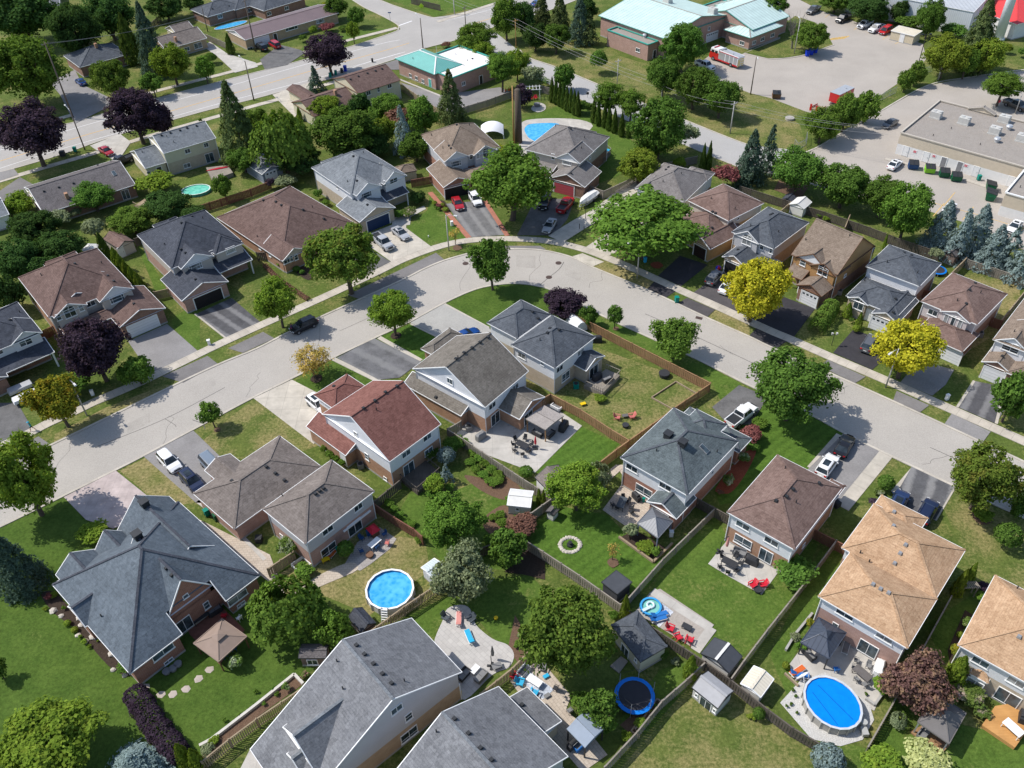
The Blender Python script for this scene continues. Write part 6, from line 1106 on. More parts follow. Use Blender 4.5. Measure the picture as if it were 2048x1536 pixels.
# chain link
def chain(pts,label):
    P=[Vector((q.x,q.y,0)) for q in (g(x,y,0) for x,y in pts)];root=thing('chain_link_fence',label,'fence',P[0]);m=MB();ps=[]
    for a,b_ in zip(P,P[1:]):
        L=(b_-a).length;n=max(1,round(L/3));d=(b_-a)/L
        for i in range(n):ps.append(a+d*(L*i/n))
        for z in (.05,1.5):m.beam(a+Vector((0,0,z)),b_+Vector((0,0,z)),.05,.05)
        k=int(L/.5)
        for i in range(k):
            c=a+d*(i*.5)
            for s in (0,1):m.beam(c+Vector((0,0,.05+1.45*s)),c+d*.5+Vector((0,0,1.5-1.45*s)),.018,.018)
    ps.append(P[-1]);m.build('mesh_panel',GREYM,root,uv=False)
    for p in ps:b=MB();b.cyl(p,.04,1.6,6);b.build('post',GREYM,root,uv=False)
chain([(1588,292),(1594,300),(1612,290),(1612,276)],'chain link fence corner below the olive bushes');chain([(1753,205),(1791,186)],'chain link fence between the yard and the drive');chain([(1840,150),(1862,143)],'chain link fence behind the tall yard pole')
# ---- poles
WPOLE=plain('wooden_pole',(.13,.105,.085),.9,.2,3);CPOLE=plain('concrete_pole',(.46,.44,.41),.7,.1);OPOLE=plain('ochre_pole',(.40,.24,.09),.8,.15)
LAMPM=plain('lamp_housing',(.62,.62,.60),.4,.05);LENS=glassm('lamp_lens',(.5,.5,.48),.2)
def street_lamp(bx,by,ty,ax,ay,label,mat=None,rad=.10):
    p=g(bx,by,0);h=height_at(p,ty);root=thing('street_lamp',label,'street lamp',p,0,'street lamps');z=h
    e=g(ax,ay,h+.1);d=(e-p);d.z=0;L=min(3.2,max(1.2,d.length));d.normalize()
    b=MB();b.tube([p,p+Vector((0,0,h))],[rad*1.25,rad*.75],8);b.build('pole',mat or CPOLE,root,True,uv=False)
    b=MB();b.tube([p+Vector((0,0,h-.35)),p+d*L*.35+Vector((0,0,h+.15)),p+d*L+Vector((0,0,h+.2))],[.05,.045,.04],6);b.build('arm',GALV,root,True,uv=False)
    c=p+d*(L+.3)+Vector((0,0,h+.2));b=MB();an=math.atan2(d.y,d.x);b.box(c,(.8,.3,.14),an,0,.8);lh=b.build('lamp_head',LAMPM,root,uv=False);b=MB();b.box(c+Vector((0,0,-.08)),(.5,.22,.05),an);b.build('lens',LENS,lh,uv=False)
street_lamp(1274,556.5,479,1262,485,'concrete street lamp under the wide honeylocust');street_lamp(898,501.5,430,908,432,'concrete street lamp beside the thin yellowing sapling');street_lamp(174,831,760,148,768,'street lamp beside the orange maple on the left verge');street_lamp(1771,775,697,1783,706,'street lamp below the second golden maple',None)
street_lamp(170,300,222,118,199,'wooden street lamp left of the purple maple by the main road',WPOLE,.13);street_lamp(508,201,122,470,106,'wooden street lamp in the middle of the main road verge',WPOLE,.13);street_lamp(846,96,36,822,18,'wooden street lamp beside the teal pyramid roof',WPOLE,.13)
street_lamp(1501,189,113,1515,116,'dark lamp pole on the edge of the fire hall yard',WPOLE,.12);street_lamp(1876,160,105,1885,108,'leaning pale lamp pole on the yard verge',None,.14);street_lamp(1588,108,40,1600,38,'pale lamp pole on the grass island',None,.11);street_lamp(2030,227,186,2040,184,'lamp pole in front of the parked brown pickup',None,.1)
def utility_pole(bx,by,ty,label,mat=None,arms=1,an=0,rad=.15,box=False):
    p=g(bx,by,0);h=height_at(p,ty);root=thing('utility_pole',label,'utility pole',p,0,'utility poles');b=MB();b.tube([p,p+Vector((0,0,h))],[rad*1.2,rad*.75],8);b.build('pole',mat or WPOLE,root,True,uv=False)
    dv=Vector((math.cos(an),math.sin(an),0))
    for k in range(arms):
        b=MB();c=p+Vector((0,0,h-.5-k*1.1));b.beam(c-dv*.9,c+dv*.9,.1,.12);b.build('crossarm',mat or WPOLE,root,uv=False)
        for s in (-.8,0,.8):b=MB();b.cyl(c+dv*s+Vector((0,0,.06)),.06,.22,6);b.build('insulator',GREYM,root,uv=False)
    if box:b=MB();b.cyl(p+Vector((.3,-.3,h*.72)),.25,.9,10);b.build('transformer',GREYM,root,uv=False)
    return p,h
U1=utility_pole(146,235,84,'tall wooden utility pole by the blue sedan driveway',None,1,R(60),.18);U2=utility_pole(512,104,-2,'wooden utility pole beside the dark parked van at the top',None,1,R(60),.16);utility_pole(416,64,12,'thin wooden utility pole by the concrete driveway at the top',None,0,0,.12)
utility_pole(909,29,-12,'pale utility pole at the top edge intersection',CPOLE,1,R(60),.14);utility_pole(934,96,12,'green tinted utility pole beside the white flat roof',WPOLE,1,R(60),.13);utility_pole(877,150,92,'slim flag pole at the corner of the teal pyramid roof',CPOLE,0,0,.05)
PW=[utility_pole(1032,96,38,'utility pole at the lane entrance by the dark car',OPOLE,1,R(30),.12),utility_pole(1234,171,118,'short utility pole on the fire hall lawn',CPOLE,1,R(30),.1),utility_pole(1322,205,164,'utility pole in the fire hall grove',CPOLE,1,R(30),.12,True),utility_pole(1460,267,203,'pale utility pole where the lane meets the car park',CPOLE,1,R(30),.13)]
utility_pole(1028,292,172,'ochre wooden pole beside the purple leaved plum',OPOLE,0,0,.2);p=g(1037,285,0);b=MB();b.tube([p,p+Vector((.05,0,6)),p+Vector((0,0,12))],[.85,.75,.6],10);tag(b.build('tree_trunk',BARK,None,True),'tall dark limbless trunk right beside the ochre pole','tree');utility_pole(1171,438,397,'slim dark sign pole beside the covered boat',DARKM,0,0,.05)
WIRE=plain('wire',(.25,.25,.26),.5,.05)
def wire(a,b_,sag,label,r=.022):
    P=[a.lerp(b_,i/14)+Vector((0,0,-sag*4*(i/14)*(1-i/14))) for i in range(15)];m=MB();m.tube(P,r,4);tag(m.build('power_line',WIRE,None,uv=False),label,'power line','power lines')
def top(q,dz=0,dx=0):return q[0]+Vector((dx,dx*.5,q[1]-.35-dz))
far=g(1760,330,0)+Vector((0,0,8));pv=g(820,20,0)+Vector((0,0,9))
for i,(dz,dx) in enumerate(((0,-.8),(0,.8),(1.3,0))):
    nm=('upper left','upper right','lower')[i]
    wire(pv+Vector((dx,0,-dz)),top(PW[0],dz,dx),.8,'overhead wire, %s strand from the intersection to the lane entrance pole' % nm);wire(top(PW[0],dz,dx),top(PW[2],dz,dx),1.0,'overhead wire, %s strand from the lane entrance to the grove pole' % nm);wire(top(PW[2],dz,dx),top(PW[3],dz,dx),.7,'overhead wire, %s strand between the grove pole and the car park pole' % nm);wire(top(PW[3],dz,dx),far+Vector((dx,0,-dz)),.9,'overhead wire, %s strand running on over the car park trees' % nm)
for i,dx in enumerate((-.8,.8)):wire(top(U1,0,dx),top(U2,0,dx),1.5,('left','right')[i]+' overhead wire along the main road between two tall poles')
# white column and signs
p=g(1996,79,0);b=MB();b.tube([p,p+Vector((0,0,24))],[1.25,1.05],20);b.tube([p,p+Vector((0,0,.5))],[1.7,1.5],20);tag(b.build('column',plain('white_steel',(.70,.74,.77),.4,.05),None,True),'tall white steel column at the top right beside the red canopy','column')
def sign(bx,by,ty,w_,h_,mat,label,diamond=False,post=GREYM,cat='sign',rz=0):
    p=g(bx,by,0);h=height_at(p,ty);root=thing('sign',label,cat,p);b=MB();b.cyl(p,.045,h,6);b.build('post',post,root,uv=False)
    b=MB();mm=Matrix.Rotation(rz,3,'Z') @ Matrix.Rotation(R(45 if diamond else 0),3,'Y');b.box(p+Vector((0,0,h-h_/2))+Vector((math.sin(rz),-math.cos(rz),0))*.06,(w_,.04,h_),mm);b.build('sign_panel',mat,root,uv=False)
sign(843,16,8,1.1,1.1,plain('sign_lime',(.65,.85,.05),.5,.05),'fluorescent yellow green diamond sign on the top lawn',True);sign(781,44,24,.9,.3,plain('sign_blue',(.05,.12,.3),.5,.05),'street name sign at the corner of the side street');sign(1175,196,184,.6,.6,DARKM,'small sign back beside the lane and cedars');sign(1995,214,200,.45,.6,plain('sign_red',(.6,.04,.05),.5,.05),'small red sign on the car park island')
for x,y,lb in ((1159,458,'left slim metal bollard on the public footpath'),(1168,463,'right slim metal bollard on the public footpath')):
    p=g(x,y,0);b=MB();b.cyl(p,.06,1.05,8);b.cyl(p+Vector((0,0,1.05)),.075,.06,8);tag(b.build('bollard',DARKM,None,uv=False),lb,'bollard')
# ================================================================== vehicles
PT={k:paint('car_paint_'+k,v) for k,v in {'white':(.78,.78,.78),'black':(.012,.012,.015),'navy':(.012,.02,.055),'silver':(.38,.39,.41),'red':(.36,.012,.02),'grey':(.10,.105,.115),'blue':(.01,.055,.22),'steel':(.17,.21,.26),'brown':(.10,.085,.07),'fire':(.50,.012,.015),'dkblue':(.015,.03,.09)}.items()}
CGLASS=glassm('car_glass',(.02,.028,.035),.05);RIM=plain('wheel_rim',(.30,.30,.31),.35,.1,metal=.5);HEADL=glassm('headlight',(.55,.56,.58),.1);TAILL=glassm('taillight',(.35,.01,.012),.15)
SPEC={ # length, width, height, belt profile [(x, z)], cabin (rear, front at the belt; rear, front at the roof), wheels, ground clearance
 'sedan':(4.75,1.82,1.45,[(-2.37,.70),(-2.2,.98),(-1.45,1.02),(.75,.96),(1.9,.82),(2.3,.66),(2.37,.50)],(-1.75,1.0,-.95,.15),(-1.38,1.42),.33),
 'suv':(4.65,1.86,1.70,[(-2.32,.70),(-2.24,1.08),(-1.5,1.10),(.8,1.06),(1.8,.98),(2.22,.80),(2.32,.55)],(-2.12,1.05,-1.75,.35),(-1.35,1.42),.36),
 'pickup':(5.8,2.0,1.92,[(-2.9,.75),(-2.86,1.12),(-.75,1.14),(1.35,1.16),(2.6,1.10),(2.85,.85),(2.9,.6)],(-.75,1.55,-.55,.9),(-1.75,1.95),.41),
 'van':(5.0,1.95,1.80,[(-2.5,.70),(-2.45,1.02),(-1.5,1.05),(1.2,1.02),(2.1,.88),(2.42,.72),(2.5,.5)],(-2.38,1.65,-2.1,.85),(-1.5,1.55),.35),
}
_cars={}
def car_master(kind,colr,rails=False,roof=None):
    L,Wd,Hh,prof,(xr,xf,tr,tf),wx,wr=SPEC[kind];root=thing('parked_car' if kind != 'pickup' else 'pickup_truck','',{'sedan':'car','suv':'suv','pickup':'pickup truck','van':'van'}[kind]);M=PT[colr];hw=Wd/2
    b=MB();rings=[]
    for x,zt in prof:
        e=1-.16*max(0,(abs(x)/(L/2))-.72)/.28;y=hw*e;zb=.27+.12*max(0,abs(x)/(L/2)-.85)/.15
        rings.append([(x,-y*.93,zb),(x,-y,zb+(zt-zb)*.45),(x,-y*.985,zb+(zt-zb)*.8),(x,-y*.9,zt),(x,y*.9,zt),(x,y*.985,zb+(zt-zb)*.8),(x,y,zb+(zt-zb)*.45),(x,y*.93,zb)])
    b.loft(rings);bz=[z for x,z in prof if x <= xr+.6][-1];zc=1.0 if kind=='sedan' else (1.07 if kind != 'pickup' else 1.13);yb,yt=hw*.88,hw*.70;zr=Hh-.05
    n=6;RB=[]
    for s in (-1,1):b.beam((xr,s*yb,zc-.03),(tr,s*yt,zr),.09,.07);b.beam((xf,s*yb,zc-.05),(tf,s*yt,zr),.07,.06);b.beam(((xr+xf)/2-.1,s*yb*1.005,zc),((tr+tf)/2-.05,s*yt*1.01,zr),.07,.03);b.box((xf-.25,s*(hw+.09),zc+.02),(.12,.2,.14))
    rf=[[(x,-yt*w_*1.03,zr-.02+dz*.4),(x,-yt*w_*.8,zr+.03+dz),(x,yt*w_*.8,zr+.03+dz),(x,yt*w_*1.03,zr-.02+dz*.4)] for x,w_,dz in ((tr-.06,.93,-.03),(tr+.15,1,.02),((tr+tf)/2,1.02,.045),(tf-.15,1,.02),(tf+.06,.93,-.035))]
    b.loft(rf)
    if rails:
        for s in (-1,1):b.beam((tr+.1,s*yt*.93,zr+.09),(tf-.1,s*yt*.93,zr+.09),.05,.05)
    if kind=='pickup':
        for s in (-1,1):b.box((-1.82,s*(hw*.86),1.2),(2.1,.12,.16))
        b.box((-2.84,0,1.2),(.08,Wd*.84,.16));b.box((-.82,0,1.2),(.06,Wd*.84,.16))
    body=b.build('body',M,root,False,uv=False)
    gl=MB();gl.loft([[(xr,-yb,zc),(xf,-yb,zc),(xf,yb,zc),(xr,yb,zc)],[(tr,-yt,zr),(tf,-yt,zr),(tf,yt,zr),(tr,yt,zr)]]);gl.build('window',CGLASS,root,uv=False)
    if kind=='pickup':d=MB();d.box((-1.82,0,1.147),(1.98,Wd*.76,.012));d.build('truck_bed',DARKM,root,uv=False)
    elif roof:d=MB();d.box(((tr+tf)/2+.12,0,zr+.085),((tf-tr)*.55,yt*1.25,.02));d.build('sunroof',CGLASS,root,uv=False)
    for x in wx:
        for s in (-1,1):
            t_=MB();t_.tube([(x,s*(hw-.21),wr),(x,s*(hw+.015),wr)],wr,16);w_=t_.build('wheel',TIRE,root,uv=False);r_=MB();r_.tube([(x,s*(hw+.0),wr),(x,s*(hw+.03),wr)],wr*.62,10);r_.build('rim',RIM,w_,uv=False)
    fx,rx=prof[-2][0],prof[1][0];fz=prof[-2][1]-.10;rz=prof[1][1]-.16
    for s in (-1,1):
        h=MB();h.box((fx+.0,s*hw*.66,fz),(.22,.36,.15));h.build('headlight',HEADL,root,uv=False);h=MB();h.box((rx-.06,s*hw*.68,rz),(.14,.3,.16));h.build('taillight',TAILL,root,uv=False)
    h=MB();h.box((prof[-1][0]-.01,0,.62 if kind != 'pickup' else .8),(.07,Wd*.5,.2 if kind != 'pickup' else .34));h.build('grille',DARKM,root,uv=False)
    h=MB();h.box((prof[-1][0]+.03,0,.45),(.03,.5,.11));h.box((prof[0][0]-.02,0,.72),(.03,.5,.11));h.build('licence_plate',WHITE,root,uv=False);return root
def car(kind,colr,cx,cy,hx,hy,label,rails=False,roof=None,group='parked vehicles'):
    k=(kind,colr,rails,roof);z=.055;p=g(cx,cy,z);q=g(hx,hy,z);an=math.atan2(q.y-p.y,q.x-p.x)
    if k not in _cars:_cars[k]=o=car_master(*k);o.location=p;o.rotation_euler[2]=an;o['label']=label;o['group']=group
    else:o=dup(_cars[k],p,an,label,group)
    return o
car('suv','white',341,929,362,951,'white SUV on the taupe roof house driveway nearest the street');car('suv','navy',386,968,407,990,'dark navy SUV parked right behind the white one',True,1);car('van','steel',428,938,449,960,'blue grey van half hidden under the taupe roof eave',True)
car('suv','white',638,815,660,833,'white SUV with dark sunroof on the pale concrete driveway',False,1);car('suv','black',609,657,582,669,'black SUV parked at the curb under the young maple',True)
car('pickup','silver',766,490,788,508,'silver pickup on the light concrete driveway by the navy garage');car('sedan','silver',802,472,822,488,'silver sedan beside the silver pickup',False,1);car('sedan','red',916,412,924,428,'red sedan in front of the black garage door');car('suv','white',951,404,961,420,'white SUV beside the red sedan')
car('pickup','black',1090,408,1083,428,'black pickup in the shade before the pinkish red garage');car('pickup','red',1131,416,1147,396,'red pickup with a loaded open bed beside the covered boat');car('sedan','silver',1099,457,1091,470,'silver sedan at the foot of the shaded driveway',False,1)
car('suv','grey',1428,561,1447,541,'charcoal SUV on the driveway left of the golden maple');car('sedan','white',1455,578,1474,558,'white car half hidden behind the golden maple');car('suv','grey',1737,693,1751,670,'dark grey SUV on the blacktop driveway by the second golden maple',True)
car('pickup','white',1481,838,1506,818,'white pickup with black bed cover beside the red leaved bush');car('sedan','black',1687,898,1699,876,'black sedan at the street end of the side by side strips');car('suv','white',1652,938,1668,915,'white SUV parked behind the black sedan',False,1);car('suv','dkblue',1794,1012,1806,988,'slate blue SUV on the left of the striped driveway',False,1);car('suv','navy',1851,1030,1866,1004,'dark navy SUV with roof rails beside the wide tan roof',True)
car('sedan','blue',932,676,950,668,'blue car almost hidden by the grey brown garage roof');car('sedan','blue',163,168,150,158,'blue sedan on the driveway in the upper left');car('sedan','red',214,307,232,318,'red sedan beside the main road driveway');car('pickup','black',245,328,226,336,'black pickup behind the stained grey roof');car('van','black',524,99,510,90,'dark van next to the red minivan');car('van','red',550,94,534,84,'red minivan on the dark driveway of the metal roofed bungalow')
car('pickup','white',1409,136,1424,142,'white truck half hidden behind the fire hall trees');car('pickup','grey',1626,25,1613,32,'grey pickup farthest back in the fire hall yard');car('pickup','black',1686,42,1672,48,'black pickup with open space on both sides');car('pickup','white',1729,54,1716,60,'first white pickup of the pair near the tan container');car('pickup','white',1752,62,1738,68,'second white pickup between its twin and the red van');car('van','fire',1770,66,1756,74,'bright red van beside the tan container')
car('sedan','grey',1779,252,1765,260,'grey car driving down the shop lane',group='moving vehicles');car('sedan','white',1788,334,1800,324,'white car parked by the dark blue dumpster',False,1);car('sedan','white',1896,424,1884,438,'white car behind the first blue spruces');car('sedan','white',2027,459,2014,473,'white car at the right edge behind the blue spruces',False,1);car('pickup','brown',2030,216,2050,224,'brown pickup at the right edge of the shop roof');car('sedan','black',1046,122,1034,114,'black car at the lane entrance');car('sedan','blue',1074,10,1086,4,'blue car at the top edge road')
# ---- fire truck
p=g(1452,126,.03);q=g(1418,113,.03);an=math.atan2(q.y-p.y,q.x-p.x);root=thing('fire_truck','red and white fire truck parked before the fire hall','fire truck',p,an);RV=dict(uv=False,rel=False)
b=MB();b.box((3.2,0,1.35),(2.9,2.5,1.7));b.box((4.75,0,1.0),(.3,2.4,.9));b.build('cab',PT['fire'],root,**RV);b=MB();b.box((3.2,0,2.62),(2.8,2.42,.8),None,0,.93);b.box((3.2,0,3.06),(2.5,2.1,.12));b.build('cab_roof',PT['white'],root,**RV)
b=MB();b.box((-1.5,0,1.75),(6.3,2.48,2.4));b.build('body',PT['white'],root,**RV)
for s in (-1,1):
    for x in (-3.9,-2.55,-1.2,.2,1.2):b=MB();b.box((x,s*1.25,1.85),(1.05,.05,1.75));b.build('locker_door',GALV,root,**RV)
    b=MB();b.box((-1.5,s*1.25,.72),(6.3,.06,.34));b.box((-1.5,s*1.25,2.86),(6.3,.06,.16));b.build('stripe',PT['fire'],root,**RV);b=MB();b.box((3.8,s*1.2,2.35),(.9,.14,.65));b.box((2.6,s*1.2,2.35),(.8,.14,.65));b.build('window',CGLASS,root,**RV)
    for x in (3.4,-2.6):b=MB();b.tube([(x,s*.95,.52),(x,s*1.3,.52)],.52,16);o=b.build('wheel',TIRE,root,**RV);b=MB();b.tube([(x,s*1.28,.52),(x,s*1.32,.52)],.28,10);b.build('rim',RIM,o,**RV)
b=MB();b.box((4.52,0,2.45),(.1,2.1,.8));b.build('windscreen',CGLASS,root,**RV);b=MB();b.box((3.6,0,3.2),(.4,1.8,.18));b.build('light_bar',TAILL,root,**RV);b=MB();b.box((-1.5,0,2.99),(5.9,1.9,.08));b.box((-.6,.5,3.12),(3.8,.4,.2));b.box((1.3,0,3.15),(.6,1.6,.4));b.build('hose_bed',GALV,root,**RV)
b=MB()
for i in range(5):
    for s in (-1,1):b.beam((-4.68,s*.1,.9+i*.4),(-4.68,s*1.1,.5+i*.4),.05,.16)
b.build('chevron',plain('chevron_yellow',(.75,.5,.03),.5,.05),root,**RV)
# ---- boat under white cover, trailers
p=g(1176,405,.05);q=g(1163,415,.05);an=math.atan2(q.y-p.y,q.x-p.x);root=thing('boat_trailer','boat trailer carrying the white boat beside the red pickup','trailer',p,an);b=MB();[b.beam((-2.3,s*.8,.5),(1.5,s*.8,.5),.1,.1) for s in (-1,1)];[b.beam((1.5,s*.8,.5),(3.2,0,.5),.1,.1) for s in (-1,1)];[b.beam((x,-.82,.5),(x,.82,.5),.1,.1) for x in (-2.2,0,1.5)];b.build('frame',GALV,root,**RV)
for s in (-1,1):b=MB();b.tube([(-.8,s*.85,.32),(-.8,s*1.05,.32)],.32,14);b.build('wheel',TIRE,root,**RV)
rt=thing('boat','white motorboat under a pale cover by the wooden fence','boat',p,an);prof=[(-2.7,.95,.6),(-1,1.05,.58),(1,.95,.6),(2.2,.5,.75),(2.9,.06,1.0)]
b=MB();b.loft([[(x,-w_,1.25),(x,-w_*.7,z),(x,0,z-.1),(x,w_*.7,z),(x,w_,1.25)] for x,w_,z in prof]);b.build('hull',PT['white'],rt,**RV);b=MB();b.loft([[(x,-w_*1.03,1.24),(x,-w_*.5,1.42+h),(x,w_*.5,1.42+h),(x,w_*1.03,1.24)] for (x,w_,z),h in zip(prof,(.1,.38,.42,.2,0))]);b.build('cover',plain('boat_cover',(.72,.70,.66),.8,.08),rt,**RV)
def boxtrailer(cx,cy,hx,hy,L,w_,h,m1,m2,label):
    p=g(cx,cy,.03);q=g(hx,hy,.03);an=math.atan2(q.y-p.y,q.x-p.x);r=thing('trailer',label,'trailer',p,an)
    b=MB();b.box((0,0,.55+h/2),(L,w_,h));b.build('box_body',m1,r,**RV);b=MB();b.box((0,0,.58+h),(L+.06,w_+.06,.07));b.box((-L*.2,0,.66+h),(.5,.5,.1));b.build('roof',m2,r,**RV);b=MB();b.beam((L/2,.5,.5),(L/2+1.4,0,.5),.1,.1);b.beam((L/2,-.5,.5),(L/2+1.4,0,.5),.1,.1);b.build('drawbar',DARKM,r,**RV)
    for s in (-1,1):b=MB();b.tube([(-.2,s*(w_/2-.15),.36),(-.2,s*(w_/2+.08),.36)],.36,12);b.build('wheel',TIRE,r,**RV)
    return r,p,an
r,p,an=boxtrailer(1680,202,1648,218,6,2.5,2.1,PT['fire'],GALV,'red box trailer with silver roof behind the olive bushes')
r=thing('trailer','red flatbed trailer with raised ramps beside the box trailer','trailer',g(1634,222,.03),an);b=MB();b.box((0,0,.6),(3.2,2.2,.14));b.build('deck',FM['tan'],r,**RV)
for s in (-1,1):b=MB();b.box((1.7,s*.75,1.2),(.16,.45,1.5));b.build('ramp',PT['fire'],r,**RV);b=MB();b.beam((-1.6,s*1.1,.9),(1.6,s*1.1,.9),.06,.3);b.build('side_rail',PT['fire'],r,**RV);b=MB();b.tube([(-.5,s*.95,.35),(-.5,s*1.2,.35)],.35,12);b.build('wheel',TIRE,r,**RV)
for x,y,hx,hy,lb in ((44,782,60,775,'low trailer with a flat silver cover beside the orange maple'),(54,800,70,793,'low trailer under a white tarpaulin beside the silver covered one')):
    p=g(x,y,.05);q=g(hx,hy,.05);an=math.atan2(q.y-p.y,q.x-p.x);r=thing('trailer',lb,'trailer',p,an);b=MB();b.box((0,0,.75),(3.6,1.5,.5),None,0,.92);b.build('cover',GALV if y < 790 else plain('white_tarp',(.7,.7,.72),.7,.1),r,**RV);b=MB();b.beam((1.8,0,.5),(2.8,0,.5),.1,.1);b.build('drawbar',DARKM,r,**RV)
    for s in (-1,1):b=MB();b.tube([(0,s*.7,.3),(0,s*.9,.3)],.3,12);b.build('wheel',TIRE,r,**RV)
# ================================================================== sheds, gazebos, pools, furniture, people
WL['creamrib']=siding('siding_cream_ribbed',(.58,.50,.36),.4,True);WL['resin']=plain('resin_wall',(.62,.60,.56),.6,.05);WL['plank']=wood('plank_brown',(.16,.115,.10),(.22,.165,.14));WL['dk']=wood('plank_black',(.05,.052,.058),(.085,.088,.095))
SH.update(cream=ribmetal('cream_metal_roof',(.66,.60,.48),.35,.5,.85),resin=plain('resin_roof',(.34,.34,.35),.6,.08),wres=plain('resin_roof_white',(.66,.65,.62),.6,.06),bl=plain('flat_black_roof',(.055,.06,.07),.8,.12),wribs=ribmetal('white_metal_roof',(.55,.62,.64),.3,.45,.8))
def shed(key,label,ax,roof,kind,z,pts,p,wall,wins=(),capc=None,rise=None,cat='shed'):
    o=dict(lo=wall,oh=.15,ohs=.12)
    if rise:o['rise']=rise
    return house(key,label,ax,roof,[(kind,z,pts,p,o)],wins,(),WHITE if roof in ('wres','wribs','cream') else DARKM,cat,'shed' if cat=='shed' else cat.replace(' ','_'),z,capc)
WT['D']=(1.5,1.75,(0,),())
shed('s1','white resin shed with pale roof beside the vegetable garden',((1014,1010),(1061,1015),(1016,985)),'wres','gu',1.9,[(1014,1010),(1061,1014),(1066,982)],.35,'resin',[(1035,1018,'m',.7)])
shed('s2','shed with grey shingle roof and white wall behind the bright yellow green tree',((1070,954),(1100,984),(1109,924)),'taupe','gu',2.2,[(1070,955),(1102,985),(1126,938)],.45,'wht');shed('s3','tiny white playhouse with brown roof by the grey fence',((1092,1023),(1107,1031),(1110,1008)),'oldgrey','gv',1.3,[(1092,1022),(1106,1031),(1119,1018)],.7,'resin',cat='playhouse')
shed('s4','black flat roofed shed against the long grey fence',((1203,1163),(1235,1190),(1224,1148)),'bl','shed',2.1,[(1203,1164),(1235,1190),(1259,1162)],.08,'dk',rise='+u');shed('s5','long garden garage with dark hip roof and cream walls beside the trampoline',((1224,1252),(1281,1324),(1326,1282)),'slate','hip',2.5,[(1224,1252),(1256,1231),(1326,1282),(1281,1324)],.45,'cream',[(1250,1302,'D',.9),(1272,1320,'m',.6)])
shed('s6','shed with dark roof and one white ridge stripe by the crossing fences',((1402,1307),(1458,1346),(1430,1272)),'bl','gv',2.0,[(1402,1307),(1458,1346),(1484,1312)],.4,'resin',capc='wres');shed('s7','cream roofed plastic shed beside the wide tan roof lawn',((1481,1367),(1519,1393),(1510,1330)),'cream','gv',1.8,[(1481,1367),(1519,1393),(1548,1358)],.35,'resin')
h8=shed('s8','grey plastic shed with double doors on the dry lawn',((1384,1375),(1436,1417),(1410,1341)),'resin','gu',1.9,[(1384,1375),(1436,1417),(1466,1381)],.5,'resin',[(1411,1408,'D',.95),(1393,1390,'m',.5),(1429,1421,'m',.5)]);shed('s9','ribbed white metal shed beside the round pool',((842,1135),(868,1160),(872,1118)),'wribs','gv',1.9,[(842,1135),(866,1158),(892,1138)],.3,'corr')
shed('s10','grey barn shed with dark roof behind the big grey gable',((696,1232),(722,1262),(719,1222)),'dark','gu',1.6,[(696,1234),(722,1264),(752,1246)],.8,'plank');shed('s11','brown wooden playhouse shed beside the weeping tree',((597,1315),(652,1315),(600,1283)),'oldgrey','gu',1.9,[(597,1316),(652,1315),(653,1288)],.4,'plank',[(625,1324,'s',.8)],cat='playhouse')
shed('s12','beige shed with brown shingle roof behind the charcoal roof house',((236,497),(268,482),(209,475)),'rust','gv',2.2,[(236,497),(268,482),(209,476)],.5,'beige',[(244,507,'o',.8)]);shed('s13','small off white shed beside the brown roof corner',((177,508),(203,498),(164,499)),'wres','gv',1.9,[(176,509),(204,498),(164,499)],.45,'resin');shed('s14','tan six sided looking shed behind the pale grey roof',((800,347),(832,341),(790,335)),'tanbr','hip',2.1,[(796,347),(834,341),(790,334)],.6,'creamrib')
shed('s15','white plastic shed with pale roof near the dark slate roof',((1579,408),(1606,417),(1595,396)),'wres','gv',2.0,[(1579,408),(1606,417),(1624,404)],.45,'wht');shed('s16','dark playhouse with white framed windows beside the white plastic shed',((1563,398),(1583,404),(1573,388)),'dark','gv',1.5,[(1563,398),(1583,404),(1590,393)],.5,'dk',[(1573,405,'s',.6)],cat='playhouse');shed('s18','brown shed with dark door in front of the blue spruces',((1888,504),(1912,514),(1905,490)),'oldgrey','gv',2.0,[(1888,504),(1912,514),(1920,500)],.6,'plank')
shed('s20','tan ribbed metal container with white door in the fire hall yard',((1782,61),(1829,72),(1795,50)),'cream','shed',2.5,[(1782,61),(1829,72),(1838,61)],.03,'creamrib',[(1805,72,'o',1)],rise='+v',cat='container')
WT.pop('D')
